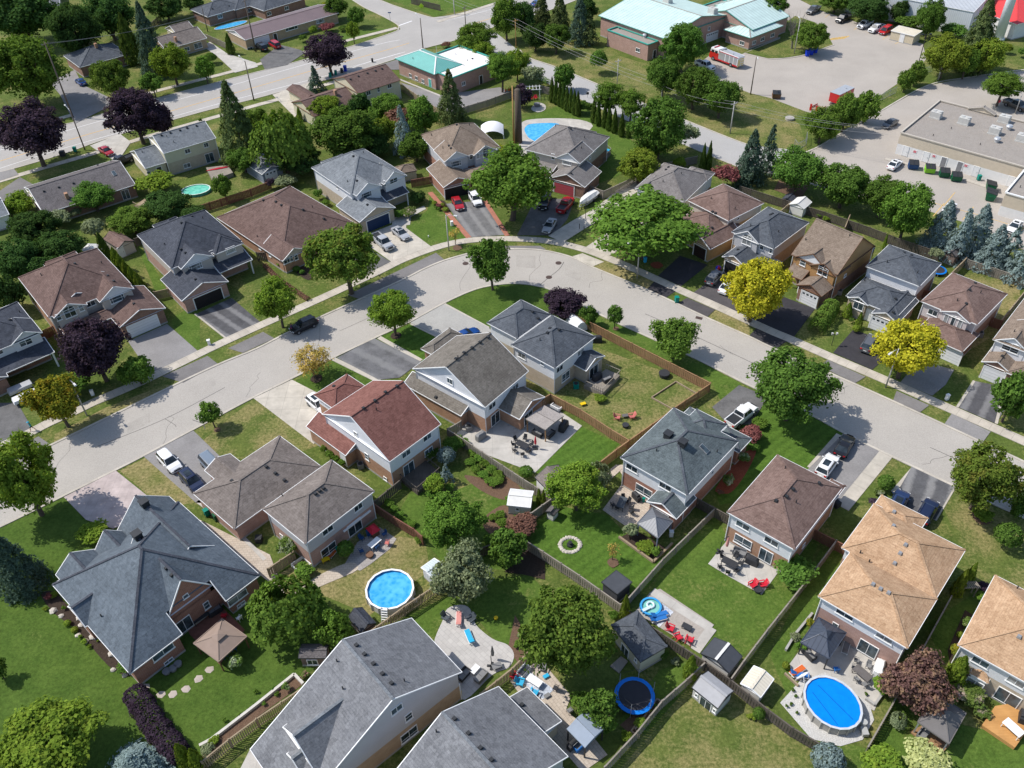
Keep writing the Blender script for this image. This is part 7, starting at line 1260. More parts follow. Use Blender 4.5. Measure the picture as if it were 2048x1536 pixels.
# ---- gazebos
def gaz(label,pts,z,rise,roof,post,tier=False,cat='gazebo',flat=False,rib=0):
    A,B,C=(g(x,y,z) for x,y in pts);D=A+C-B;ctr=(A+C)/2;root=thing(cat.replace(' ','_'),label,cat,(ctr.x,ctr.y,0));ap=ctr+Vector((0,0,rise));b=MB();Q=[A,B,C,D]
    if flat:b.loft([[q-Vector((0,0,.1)) for q in Q],[q+Vector((0,0,.05)) for q in Q]]);b.loft([[ctr+(q-ctr)*.98+Vector((0,0,.05)) for q in Q],[(A+D)/2+(q-(A+D)/2)*.02+Vector((0,0,rise)) if i in (0,3) else (B+C)/2+(q-(B+C)/2)*.02+Vector((0,0,rise)) for i,q in enumerate(Q)]],cap=False)
    else:
        t=.78 if tier else 1.0
        for i in range(4):a,c=Q[i],Q[(i+1) % 4];b.poly([a,c,c.lerp(ap,t),a.lerp(ap,t)] if tier else [a,c,ap])
        if tier:
            up=Vector((0,0,.22))
            for i in range(4):a,c=Q[i],Q[(i+1) % 4];b.poly([a.lerp(ap,.70)+up,c.lerp(ap,.70)+up,ap+up])
        for i in range(4):b.beam(Q[i],Q[(i+1) % 4],.08,.16);b.beam(Q[i]+Vector((0,0,.02)),Q[i].lerp(ap,t)+Vector((0,0,.02)),.08,.05)
    b.build('canopy',roof,root)
    for q in Q:b=MB();c=q.lerp(ctr,.09);b.box((c.x,c.y,z/2),(.13,.13,z),math.atan2((B-A).y,(B-A).x));b.build('post',post,root,uv=False)
    b=MB()
    for i in range(4):a,c=Q[i].lerp(ctr,.09),Q[(i+1) % 4].lerp(ctr,.09);b.beam(a-Vector((0,0,.2)),c-Vector((0,0,.2)),.07,.15)
    b.build('beam',post,root,uv=False);return root
gaz('hard top gazebo with dark ribbed pyramid roof beside the raised bed',[(1274,1047),(1316,1077),(1346,1043)],2.3,1.1,ribmetal('gazebo_metal',(.15,.16,.18),.35,.4,.7),plain('blue_grey_post',(.16,.19,.25),.5));gaz('navy ribbed gazebo with a raised vent above the pool terrace',[(1601,1285),(1658,1318),(1693,1266)],2.4,1.2,ribmetal('gazebo_navy',(.055,.068,.095),.5,.35,.7),DARKM,True)
gaz('grey fabric gazebo beside the wooden deck at the lower right',[(1835,1444),(1898,1488),(1932,1427)],2.3,1.15,plain('canopy_grey',(.15,.14,.135),.9,.06),GREYM,True);gaz('tan fabric gazebo behind the shake roof house',[(387,1287),(437,1324),(494,1273)],2.2,1.0,plain('canopy_tan',(.28,.21,.17),.9,.06),BROWNT,True)
gaz('wooden pergola with mottled grey cover on the concrete patio',[(1051,838),(1091,860),(1128,832)],2.5,.18,mulch('stained_cover',(.26,.23,.21),(.42,.38,.35),1),FM['new'],flat=True,cat='pergola');gaz('blue grey hard roofed shelter in the trampoline yard',[(1133,1458),(1170,1496),(1209,1457)],2.4,.3,plain('shelter_roof',(.26,.31,.38),.5,.06),DARKM,flat=True,cat='shelter')
gaz('small grey gazebo beside the ochre sided house',[(1727,508),(1741,512),(1750,496)],2.3,.9,SH['lgrey'],FM['tan'])
p=g(985,268,0);root=thing('canopy_tent','white arched party canopy on the lawn behind the red brick house','canopy',p);r_=2.5
b=MB();N_=8;rings=[]
for i in range(N_+1):
    x=-1+2*i/N_;rings.append([p+Vector((x*r_,y*r_,2.75-(abs(x)**2.2+abs(y)**2.2)*.95)) for y in [-1+2*j/N_ for j in range(N_+1)]])
b.loft(rings,close=False,cap=False);b.build('canopy',plain('white_fabric',(.78,.78,.80),.8,.03),root,True)
for s in (-1,1):
    for q in (-1,1):b=MB();b.tube([p+Vector((s*r_,q*r_,0)),p+Vector((s*r_*.97,q*r_*.97,.95))],.12,6);b.build('leg',WHITE,root)
p=g(1152,655,0);b=MB();an=math.atan2(*(g(1140,640,0)-g(1165,662,0)).yx);mm=Matrix.Rotation(an,3,'Z');b.loft([[p+mm @ Vector((x,math.cos(R(a))*1.2,math.sin(R(a))*1.9)) for a in range(0,181,20)] for x in (-1.5,-.5,.5,1.5)]);tag(b.build('storage_tent',plain('white_fabric',(.78,.78,.80)),None,uv=False),'white arched storage tent behind the corner house fence','storage tent')
# ---- pools
POOLB=waterm('pool_water',(.02,.29,.62),(.11,.49,.76),1.9);LINER=plain('pool_liner',(.01,.14,.42),.5,.05);SOLAR=plain('solar_cover',(.0,.21,.70),.3,.08)
def pool(label,cx,cy,rx,ry,az,h,water,rim,wall,wz,n=16,cat='swimming pool'):
    p=g(cx,cy,0);root=thing('pool',label,cat,p);E=lambda k,q=0.0,z=0.0:Vector((0,0,z))+p+Matrix.Rotation(az,3,'Z') @ Vector(((rx+q)*math.cos(2*math.pi*k/n),(ry+q)*math.sin(2*math.pi*k/n),0))
    b=MB();[b.poly([E(i),E(i+1),E(i+1,0,h),E(i,0,h)]) for i in range(n)];[b.beam(E(i,.03),E(i,.03,h),.12,.16) for i in range(n)];b.build('pool_wall',wall,root)
    b=MB();[b.poly([E(i,-.02,h),E(i+1,-.02,h),E(i+1,-.02,wz-.3),E(i,-.02,wz-.3)]) for i in range(n)];b.build('liner',LINER,root)
    b=MB();[b.loft([[E(i,.09,h-.02),E(i,-.14,h-.02),E(i,-.14,h+.05),E(i,.09,h+.05)],[E(i+1,.09,h-.02),E(i+1,-.14,h-.02),E(i+1,-.14,h+.05),E(i+1,.09,h+.05)]]) for i in range(n)];b.build('rim',rim,root)
    b=MB();b.poly([E(i,-.02,wz) for i in range(n)]);b.build('water',water,root);return root,p
def ladder(root,p,q,label=None):
    b=MB();d=(q-p);d.z=0;d.normalize();y=Vector((-d.y,d.x,0));c=q
    for s in (-.35,.35):b.beam(c+y*s+d*.7,c+y*s+Vector((0,0,1.75)),.08,.08);b.beam(c+y*s-d*.45+Vector((0,0,.5)),c+y*s+Vector((0,0,1.75)),.08,.08)
    for i in range(5):z=.3+i*.3;b.beam(c-y*.35+d*(.7-.7*z/1.75)+Vector((0,0,z)),c+y*.35+d*(.7-.7*z/1.75)+Vector((0,0,z)),.2,.05)
    b.build('ladder',WHITE,root,uv=False)
rt,pc=pool('round above ground pool with white rim in the taupe roof garden',782,1191,2.78,2.78,0,1.3,POOLB,WHITE,plain('pool_wall_white',(.60,.60,.60),.5,.06),1.05);ladder(rt,pc,pc+Vector((-.35,-2.85,0)))
b=MB();q=g(822,1200,.1);b.cyl(q,.25,.7,12);b.box(q+Vector((.5,-.2,.2)),(.5,.35,.4));tag(b.build('pool_pump',WHITE,None,uv=False),'small white pump beside the round white rimmed pool','pool pump')
OV=pool('oval above ground pool under a bright blue solar cover',1660,1417,2.65,3.02,R(30),1.3,SOLAR,plain('rim_grey',(.52,.54,.56),.5),plain('pool_wall_grey',(.36,.35,.32),.5,.1),1.2,20);ladder(OV[0],OV[1],OV[1]+Vector((-2.0,3.0,0)))
b=MB();[b.beam(OV[1]+V,OV[1]+W_,.07,.012) for V,W_ in ((Vector((-.9,2.0,1.21)),Vector((1.5,-1.9,1.21))),(Vector((-1.7,1.2,1.21)),Vector((-.2,-2.4,1.21))))];b.build('cover_seam',plain('cover_seam',(.0,.10,.40),.4),OV[0],uv=False);b=MB();q=g(1725,1452,.1);b.cyl(q,.32,.9,12);b.box(q+Vector((-.1,-.7,.25)),(.6,.9,.5));tag(b.build('pool_pump',plain('pump_grey',(.4,.4,.38),.5),None,uv=False),'grey sand filter and pump beside the oval pool','pool pump')
pool('green splash pool with pale wavy rim in the rear garden',393,384,2.9,2.2,R(10),.55,waterm('green_water',(.08,.42,.30),(.20,.62,.46)),plain('rim_pale',(.55,.66,.58),.5),plain('pool_wall_green',(.1,.4,.3),.6),.45);pool('small blue trampoline sized pool ring behind the brown roof house' if 0 else 'blue pool behind the metal roofed bungalow at the top',462,51,5.2,1.9,R(38),.12,POOLB,CONCB,CONCB,.1)
rt,pi_=pool('inflatable pool with a white slide on the patterned rug',1301,1217,1.15,1.15,0,.45,waterm('pale_green_water',(.12,.40,.34),(.25,.55,.48)),plain('inflatable_blue',(.04,.30,.62),.4),plain('inflatable_blue',(.04,.30,.62)),.3,20,'inflatable pool');b=MB();b.beam(pi_+Vector((-1.0,-.6,.5)),pi_+Vector((.1,.0,.4)),.35,.2);b.tube([pi_+Vector((.4*math.cos(a_*.7),.2+.4*math.sin(a_*.7),.42)) for a_ in range(10)],.13,8);b.build('slide',plain('inflatable_white',(.6,.72,.78),.4),rt,uv=False)
b=MB();P=ccw([g(x,y,0) for x,y in [(1047,260),(1056,250),(1080,247),(1110,247),(1120,252),(1100,268),(1085,290),(1060,280),(1052,272)]]);S=smooth(P[-2:]+P+P[:2],4)[8:8+4*len(P)];root=thing('pool','kidney shaped in ground swimming pool behind the grey brown roof','swimming pool',S[0]);b.poly([(q.x,q.y,.16) for q in S]);b.build('water',POOLB,root)
b=MB();[b.beam((S[i].x,S[i].y,.12),(S[(i+1) % len(S)].x,S[(i+1) % len(S)].y,.12),.4,.12) for i in range(len(S))];b.build('rim',CONCB,root)
# ---- trampolines
def tramp(label,cx,cy,r_,h,n=24,nets=True):
    p=g(cx,cy,0);root=thing('trampoline',label,'trampoline',p);c=p+Vector((0,0,h));b=MB();E=lambda a,q,z=0:c+Vector((q*math.cos(a),q*math.sin(a),z));A_=[2*math.pi*i/n for i in range(n+1)]
    for a,d in zip(A_,A_[1:]):b.poly([E(a,r_*.80,.03),E(a,r_,.0),E(d,r_,0),E(d,r_*.80,.03)]);b.poly([E(a,r_,0),E(a,r_,-.08),E(d,r_,-.08),E(d,r_,0)])
    b.build('pad',plain('trampoline_blue',(.0,.17,.62),.5,.1),root,uv=False);b=MB();b.poly([E(a,r_*.80,-.02) for a in A_[:-1]]);b.build('mat',plain('trampoline_mat',(.035,.035,.042),.8,.1),root,uv=False)
    for i in range(6):a=i*math.pi/3+.2;b=MB();b.tube([E(a,r_*.98,-h),E(a,r_*.98,1.75 if nets else 0)],.035,6);b.build('leg',GALV,root,uv=False)
    b=MB();[b.beam(E(i*math.pi/3+.2,r_*.98,1.75),E((i+1)*math.pi/3+.2,r_*.98,1.75),.02,.02) for i in range(6)] if nets else b.beam(E(0,r_,-.2),E(.5,r_,-.2),.03,.03);b.build('net_rail',DARKM,root,uv=False)
tramp('large trampoline with blue pad and dark mat in the shady yard',1268,1400,2.12,.95);tramp('small trampoline with blue pad half hidden beside the two tier roof house',1873,545,1.5,.6,nets=False)
# ---- furniture
FMAT={'red':plain('chair_red',(.55,.02,.04),.5,.06),'pink':plain('chair_coral',(.52,.16,.14),.6,.06),'dark':plain('patio_dark',(.035,.036,.04),.6,.1),'slate':plain('patio_slate',(.07,.085,.10),.6,.1),'blue':plain('chair_blue',(.015,.06,.17),.6,.08),'sky':plain('chair_sky_blue',(.03,.38,.62),.5,.05),'grey':plain('patio_grey',(.20,.20,.20),.6,.1),'wht':WHITE,'teal':plain('plastic_teal',(.0,.22,.17),.5,.08),'yell':plain('plastic_yellow',(.75,.50,.01),.4,.05),'lawnb':plain('lounge_blue',(.02,.15,.45),.6,.1),'coralr':plain('cushion_coral',(.62,.27,.24),.8,.06),'tabl':plain('table_grey',(.13,.12,.115),.5,.1),'brn':BROWNT,'orange':plain('plastic_orange',(.60,.13,.03),.5,.05),'lgreen':plain('dumpster_lime',(.22,.55,.03),.5,.06),'dgreen':plain('dumpster_green',(.01,.10,.045),.5,.08),'royal':plain('bin_blue',(.01,.05,.55),.45,.05)}
_fur={}
def put(kind,px,py,rz,label,colr='dark',group=None,z=.06,sc_=None):
    k=(kind,colr);p=g(px,py,z)
    if k not in _fur:_fur[k]=o=FUR[kind](FMAT[colr]);o.location=p;o.rotation_euler[2]=R(rz);o['label']=label;o['group']=group or 'outdoor things';o.scale=(sc_ or 1,)*3;return o
    return dup(_fur[k],p,R(rz),label,group or 'outdoor things',sc_ or 1)
def _part(root,name,m,fn):b=MB();fn(b);return b.build(name,m,root,uv=False)
def adir(m): # wide slatted garden chair
    r=thing('garden_chair','','chair');_part(r,'seat',m,lambda b:[b.beam((-.28,-.26+.13*i,.30),(.35,-.26+.13*i,.40),.11,.03) for i in range(5)]);_part(r,'backrest',m,lambda b:[b.beam((-.26,-.26+.13*i,.30),(-.62,-.30+.15*i,1.0-.04*abs(i-2)),.12,.03) for i in range(5)])
    for s in (-1,1):_part(r,'armrest',m,lambda b:b.box((0,s*.38,.58),(.75,.14,.03)))
    for s in (-1,1):_part(r,'leg',m,lambda b:b.box((.32,s*.34,.29),(.08,.05,.58)));_part(r,'leg',m,lambda b:b.beam((.3,s*.3,.3),(-.6,s*.3,.03),.04,.1))
    return r
def pchair(m):
    r=thing('patio_chair','','chair');_part(r,'seat',m,lambda b:b.box((0,0,.43),(.5,.5,.06)));_part(r,'backrest',m,lambda b:b.beam((-.24,0,.45),(-.36,0,.98),.48,.04))
    for s in (-1,1):
        for q in (-.22,.22):_part(r,'leg',m,lambda b:b.box((q,s*.22,.2),(.04,.04,.4)))
        _part(r,'armrest',m,lambda b:b.box((-.02,s*.26,.64),(.5,.05,.03)))
    return r
def table(m,L=1.9,W_=1.0,h=.74):
    r=thing('patio_table','','table');_part(r,'tabletop',m,lambda b:b.box((0,0,h),(L,W_,.05)))
    for s in (-1,1):
        for q in (-1,1):_part(r,'leg',m,lambda b:b.box((q*(L/2-.1),s*(W_/2-.1),h/2-.02),(.07,.07,h-.04)))
    return r
def lounger(m):
    r=thing('sun_lounger','','lounger');_part(r,'frame',WHITE,lambda b:[b.beam((-.95,s*.32,.3),(.95,s*.32,.3),.05,.06) for s in (-1,1)]+[b.box((q,s*.3,.14),(.05,.05,.28)) for q in (-.8,.8) for s in (-1,1)]+[b.beam((q,-.32,.3),(q,.32,.3),.05,.06) for q in (-.9,.9)]);_part(r,'seat',m,lambda b:b.box((.25,0,.36),(1.35,.58,.07)));_part(r,'backrest',m,lambda b:b.beam((-.4,0,.36),(-1.05,0,.75),.58,.07));return r
def sofa(m):
    r=thing('patio_sofa','','sofa');_part(r,'frame',m,lambda b:(b.box((0,0,.2),(.75,1.5,.3)),b.box((-.38,0,.5),(.12,1.5,.55)),b.box((0,.75,.42),(.75,.1,.4)),b.box((0,-.75,.42),(.75,.1,.4))));_part(r,'cushion',FMAT['grey'],lambda b:(b.box((.04,.35,.42),(.62,.66,.14)),b.box((.04,-.35,.42),(.62,.66,.14))));return r
def bbq(m):
    r=thing('barbecue','','barbecue');_part(r,'cart',m,lambda b:b.box((0,0,.42),(1.3,.55,.84)));_part(r,'lid',m,lambda b:b.tube([(-.42,0,.88),(.42,0,.88)],.27,12));_part(r,'handle',GALV,lambda b:b.beam((-.3,-.3,.95),(.3,-.3,.95),.03,.03));return r
def covered(m):
    r=thing('covered_barbecue','','covered barbecue');_part(r,'cover',m,lambda b:b.loft([[(x*k,y*k,z) for x,y in ((-.75,-.36),(-.8,0),(-.75,.36),(0,.4),(.75,.36),(.8,0),(.75,-.36),(0,-.4))] for k,z in ((1.04,0),(1,.5),(.95,.9),(.6,1.12))]));return r
def umbr(m):
    r=thing('patio_umbrella','','umbrella');_part(r,'pole',DARKM,lambda b:b.cyl((0,0,0),.03,2.3,8));_part(r,'canopy',m,lambda b:b.tube([(0,0,.9),(0,0,1.3),(0,0,2.0),(0,0,2.35)],[.14,.17,.10,.03],10));_part(r,'base',DARKM,lambda b:b.box((0,0,.05),(.6,.6,.1)));return r
def acu(m):
    r=thing('air_conditioner','','air conditioner');_part(r,'casing',m,lambda b:b.box((0,0,.4),(.8,.8,.8)));_part(r,'fan_grille',DARKM,lambda b:b.cyl((0,0,.8),.33,.03,16));return r
def bin_(m):
    r=thing('wheeled_bin','','bin');_part(r,'body',m,lambda b:b.box((0,0,.5),(.55,.6,1.0),None,0,1.12));_part(r,'lid',m,lambda b:b.box((0,0,1.04),(.66,.7,.07)))
    for s in (-1,1):_part(r,'wheel',TIRE,lambda b:b.tube([(-.28,s*.22,.1),(-.28,s*.3,.1)],.1,8))
    return r
def dump(m):
    r=thing('dumpster','','dumpster');_part(r,'body',m,lambda b:(b.loft([[(-.95,-.6,.15),(.95,-.6,.15),(.95,.6,.15),(-.95,.6,.15)],[(-.95,-.85,1.2),(.95,-.85,1.2),(.95,.8,1.5),(-.95,.8,1.5)]]),b.box((1.02,0,.9),(.14,.5,.16)),b.box((-1.02,0,.9),(.14,.5,.16))))
    for s in (-1,1):_part(r,'lid',DARKM,lambda b:b.beam((s*.49,-.9,1.25),(s*.49,.86,1.56),.92,.06))
    return r
def pedst(m):
    r=thing('utility_box','','utility box');_part(r,'cabinet',m,lambda b:(b.box((0,0,.45),(.45,.4,.9)),b.box((0,0,.92),(.52,.47,.06))));return r
def fpit(m):
    r=thing('fire_pit','','fire pit');_part(r,'bowl',m,lambda b:(b.tube([(0,0,0),(0,0,.35)],[.42,.46],14),b.tube([(0,0,.34),(0,0,.40)],[.5,.48],14)));return r
def cantil(m):
    r=thing('patio_umbrella','','umbrella');_part(r,'pole',DARKM,lambda b:(b.tube([(-.9,0,0),(-.9,0,1.9),(-.5,0,2.5),(0,0,2.6)],.045,8),));_part(r,'canopy',m,lambda b:b.tube([(0,0,.8),(0,0,1.3),(0,0,2.2),(0,0,2.6)],[.16,.19,.1,.03],10));_part(r,'base',DARKM,lambda b:(b.box((-.9,0,.06),(1.0,.25,.12)),b.box((-.9,0,.06),(.25,1.0,.12))));return r
FUR=dict(adir=adir,chair=pchair,table=table,lounger=lounger,sofa=sofa,bbq=bbq,cover=covered,umb=umbr,cant=cantil,ac=acu,bin=bin_,dump=dump,ped=pedst,pit=fpit,ctab=lambda m:table(m,1.1,.7,.42),ptab=lambda m:table(m,1.7,.85,.62))
CH=lambda pts,kind,label,colr,grp:[put(kind,x,y,a,label,colr,grp) for x,y,a in pts]
# taupe roof patio, concrete patio, corner lawn
put('ptab',750,1091,50,'long white fire table by the taupe roof house','wht');CH([(724,1080,-30),(739,1073,-60),(769,1072,-140),(724,1106,30),(755,1098,130)],'chair','blue patio chair around the long white fire table','blue','blue chairs round the fire table');put('chair',775,1090,170,'red and white folding chair beside the fire table','pink');put('pit',740,1112,0,'wood log bin beside the fire table','brn')
put('table',1045,896,-38,'dark dining table on the concrete patio','dark');CH([(1032,884,-60),(1050,881,-110),(1062,893,-150),(1058,906,130),(1045,912,100),(1030,905,40),(1028,893,-10)],'chair','dark chair around the dining table on the concrete patio','dark','chairs on the concrete patio');put('umb',1071,897,0,'closed red umbrella beside the dark dining table','red');put('sofa',1075,870,50,'black covered sofa under the wooden pergola','dark');put('sofa',1100,872,140,'second black covered sofa under the pergola','dark');put('cover',962,877,40,'grey covered barbecue by the brick wall','grey');put('cover',1127,857,60,'tall black covered heater beside the pergola','dark',sc_=1.15);put('ac',938,860,20,'air conditioner by the grey fence corner','grey');put('ac',722,935,20,'air conditioner beside the red roof house','grey');put('sofa',1112,818,50,'white cushioned bench behind the pergola','wht')
put('adir',1235,838,-15,'left coral garden chair on the corner lawn','pink');put('adir',1263,836,-165,'right coral garden chair on the corner lawn','pink');put('ctab',1250,834,10,'small dark table between the coral chairs','tabl',sc_=.8);put('pit',1251,853,0,'dark fire bowl in front of the coral chairs','dark');put('ctab',1166,810,20,'yellow and black ride on toy on the shady lawn','yell',sc_=.75);put('ac',1152,775,0,'teal box beside the corner house wall','teal');put('cover',1194,758,40,'black barbecue on the corner house deck','dark',z=.7);put('sofa',1215,762,120,'dark seat on the corner house deck','dark',z=.7);put('pit',1328,752,0,'black composter by the new cedar fence','dark',sc_=1.7);put('cover',1194,683,0,'black barbecue behind the corner house','dark')
# metal gazebo house
put('table',1243,1012,65,'slate dining table on the tan pavers','slate');CH([(1246,1001,-90),(1256,1007,-140),(1262,1019,170),(1235,1019,50),(1226,1014,20),(1262,1028,120)],'chair','dark wicker chair on the tan pavers','dark','chairs on the tan pavers');put('bbq',1272,998,120,'black barbecue against the brick wall on the tan pavers','dark');put('ac',1247,962,0,'dark box at the corner of the tan pavers','dark',sc_=.6);put('ped',1287,1003,0,'teal watering bin beside the barbecue','teal',sc_=.7);put('sofa',1305,1068,30,'brown seat under the dark ribbed gazebo','brn');put('ped',1342,1072,0,'white board beside the dark ribbed gazebo','wht')
# reddish roof patio
put('table',1458,1132,-38,'black dining table on the small concrete patio','dark');CH([(1445,1118,-40),(1470,1116,-130),(1480,1130,170),(1472,1145,110),(1455,1148,70),(1440,1138,10)],'chair','black chair around the small concrete patio table','dark','chairs on the small concrete patio');put('cant',1452,1100,20,'closed coral cantilever umbrella by the brick corner','coralr');put('sofa',1478,1108,-120,'dark grey bench below the curtained window','grey');put('cover',1503,1126,-35,'black covered barbecue by the patio door','dark');put('adir',1504,1173,-150,'red chair at the edge of the small concrete patio','red');put('adir',1524,1172,-170,'second red chair at the edge of the small concrete patio','red');put('pit',1516,1182,0,'dark fire bowl beside the two red patio chairs','dark')
# gravel pad
CH([(1341,1260,-30)],'adir','left of three red chairs on the gravel pad','red','red chairs on the gravel pad');CH([(1356,1277,20)],'adir','middle of three red chairs on the gravel pad','red','red chairs on the gravel pad');CH([(1378,1282,60)],'adir','right of three red chairs on the gravel pad','red','red chairs on the gravel pad');put('ctab',1373,1257,-35,'dark square fire table on the gravel pad','dark');put('lounger',1319,1232,15,'blue lounge chair beside the inflatable pool','lawnb');put('lounger',1317,1240,15,'second blue lounge chair on the patterned rug','lawnb')
# flagstone patio
put('adir',893,1238,-40,'left dark garden chair on the round end of the flagstones','slate');put('adir',942,1242,-140,'right dark garden chair on the round end of the flagstones','slate');put('lounger',918,1240,90,'coral sun lounger between the dark garden chairs','coralr');put('lounger',939,1276,110,'pale blue sun lounger on the flagstones','sky');put('cant',986,1318,80,'closed grey cantilever umbrella on the flagstones','grey');put('ctab',994,1335,20,'grey slatted ottoman by the umbrella','grey');put('ctab',950,1342,50,'white low table by the grey gable eave','wht');put('sofa',962,1356,140,'grey outdoor loveseat beside the white low table','grey');put('sofa',928,1352,-40,'dark loveseat under the grey gable eave','dark');put('pit',992,1237,0,'small yellow sprinkler on the lawn','yell',sc_=.5);put('ped',920,1392,0,'yellow kayak end beside the tan brick wall','yell',sc_=.8)
# trampoline yard
put('sofa',1048,1346,-40,'white and red flag cushioned swing bench','wht');put('ptab',1069,1367,-38,'white covered table on the patterned outdoor rug','wht');put('adir',1041,1368,-20,'sky blue chair beside the white covered table','sky');put('adir',1068,1388,60,'second sky blue chair near the grey eave','sky');put('adir',1084,1338,-110,'grey garden chair under the large feathery tree','grey');put('ctab',1092,1354,30,'sky blue stool by the grey garden chair','sky',sc_=.6);put('chair',1111,1380,150,'dark sling chair on the tan paver yard','dark');put('ctab',1094,1393,30,'grey cube table on the tan paver yard','grey',sc_=.6);put('umb',1090,1325,0,'closed red umbrella under the large feathery tree','red');put('adir',1030,1356,-40,'red chair by the slatted fence end','red');put('chair',1139,1425,120,'metal chair beside the low grey roof','grey');put('bbq',1146,1493,40,'black barbecue in front of the blue grey shelter','dark');put('sofa',1160,1492,130,'blue tub with cushions under the blue grey shelter','lawnb')
# oval pool terrace and right house
put('table',1722,1353,-55,'brown outdoor table beside the oval pool','tabl');CH([(1707,1340,-20),(1712,1325,-30),(1735,1335,-120),(1728,1372,110),(1712,1362,30),(1745,1350,180)],'chair','grey chair at the brown table beside the oval pool','grey','chairs on the pool terrace');put('cover',1755,1343,60,'large pale covered barbecue at the pool terrace','wht',sc_=1.25);put('sofa',1617,1312,30,'black seat under the navy gazebo','dark');put('lounger',1691,1297,60,'grey folding lounger by the patio door','grey');put('chair',1671,1342,90,'blue and white chair at the pool edge','lawnb');put('lounger',1594,1345,30,'orange pool float by the pool stairs','orange');put('lounger',1600,1353,-10,'blue pool float by the pool stairs','lawnb');put('bbq',2042,1437,60,'black barbecue on the wooden deck','dark',z=.5);put('table',2022,1462,-60,'white covered table on the wooden deck','wht',z=.5);put('sofa',1846,1470,-50,'grey bench under the grey fabric gazebo','grey',z=.25);put('ctab',1880,1485,20,'brown basket table under the grey fabric gazebo','brn',z=.25)
# behind shake roof house
put('table',403,1240,40,'dark table on the red brick patio','dark');put('sofa',432,1225,130,'dark covered seat on the red brick patio','dark');put('chair',450,1235,90,'red chair beside the tan gazebo','red');put('chair',480,1240,150,'white framed chair beside the weeping tree','wht');put('chair',470,1300,100,'navy chair under the tan gazebo','blue');put('chair',450,1315,60,'second navy chair under the tan gazebo','blue')
for x,y,lb in ((334,1345,'left round planter below the shake roof eave'),(347,1339,'middle stone urn below the shake roof eave'),(357,1330,'right round planter below the shake roof eave')):put('pit',x,y,0,lb,'grey',sc_=.9)
put('ctab',652,1122,30,'yellow toy slide base by the brick wall','yell',sc_=.9);put('lounger',666,1110,60,'orange toy kayak leaning at the brick wall','orange',sc_=.7);put('ped',677,1103,0,'green toy box at the taupe house wall','teal',sc_=.9);put('ac',519,1082,0,'dark air conditioner between the taupe and shake roof houses','dark');put('bin',415,1030,40,'teal bin on the gravel side path','teal');put('bin',434,1039,40,'green open bin on the gravel side path','dgreen')
# bins, boxes, dumpsters
put('bin',1353,604,10,'green bin at the curb between two driveway aprons','teal');put('bin',672,149,0,'green bin beside the purple maple on the main road','teal');put('bin',661,154,0,'second green bin beside the purple maple trunk','teal');put('bin',684,145,0,'dark bin beside the royal blue bin','dark');put('bin',691,142,0,'royal blue bin on the main road verge','royal',sc_=1.3);put('bin',151,303,0,'green bin near the wooden street lamp','teal');put('ac',126,311,10,'dark utility cabinet on the verge by the purple maple','dark',sc_=1.3)
for i,(x,y) in enumerate(((1614,112),(1622,109),(1630,105))):put('bin',x,y,10,('left','middle','right')[i]+' royal blue bin beside the fire hall island','royal',sc_=1.35)
put('dump',1825,337,-15,'dark blue dumpster behind the shops','blue');put('dump',1858,345,-15,'lime green dumpster behind the shops','lgreen');put('dump',1887,353,-15,'green dumpster left of its twin behind the shops','dgreen');put('dump',1911,361,-15,'green dumpster right of its twin behind the shops','dgreen');put('dump',1979,380,70,'large green dumpster by the shop corner','dgreen',sc_=1.1);put('dump',1979,398,60,'green dumpster nearest the blank shop wall','dgreen',sc_=1.2);put('dump',1552,196,-10,'dark red brown dumpster on the fire hall yard','brn');put('bin',1957,360,0,'teal bin by the shop back door','teal')
for x,y,c_,lb in ((1290,524,'sky','pale blue utility box under the honeylocust'),(419,689,'wht','white utility box beside the sidewalk at the left'),(186,790,'wht','pale utility box by the shrub bed near the street lamp'),(904,451,'wht','white utility box near the thin sapling'),(1893,799,'wht','white utility box beside the worn right hand driveway'),(745,124,'dark','dark mailbox post on the corner sidewalk'),(857,474,'wht','flat white valve cover on the lawn by the navy garage')):put('ped',x,y,20,lb,c_,sc_=.35 if y==474 else 1)
put('ac',1678,588,-20,'air conditioner beside the ochre sided house','grey');put('ac',1959,672,-20,'air conditioner beside the pale pink house','grey');put('ac',667,397,30,'air conditioner at the white house side','grey');put('ac',1672,1012,30,'dark box at the foot of the concrete strip','dark')
put('adir',1062,200,-60,'left red garden chair at the swing pergola','red');put('adir',1071,199,-90,'right red garden chair at the swing pergola','red');put('pit',1074,212,0,'stone fire ring in front of the red garden chairs','grey',sc_=1.6);put('table',1212,308,50,'blue covered hot tub on the side deck' if 0 else 'blue covered table on the side deck by the pool house','sky',z=.5);put('ctab',1180,386,20,'stack of lumber beside the pinkish red garage','wht');put('ac',1110,374,0,'dark covered equipment beside the shaded driveway','dark',sc_=.7)
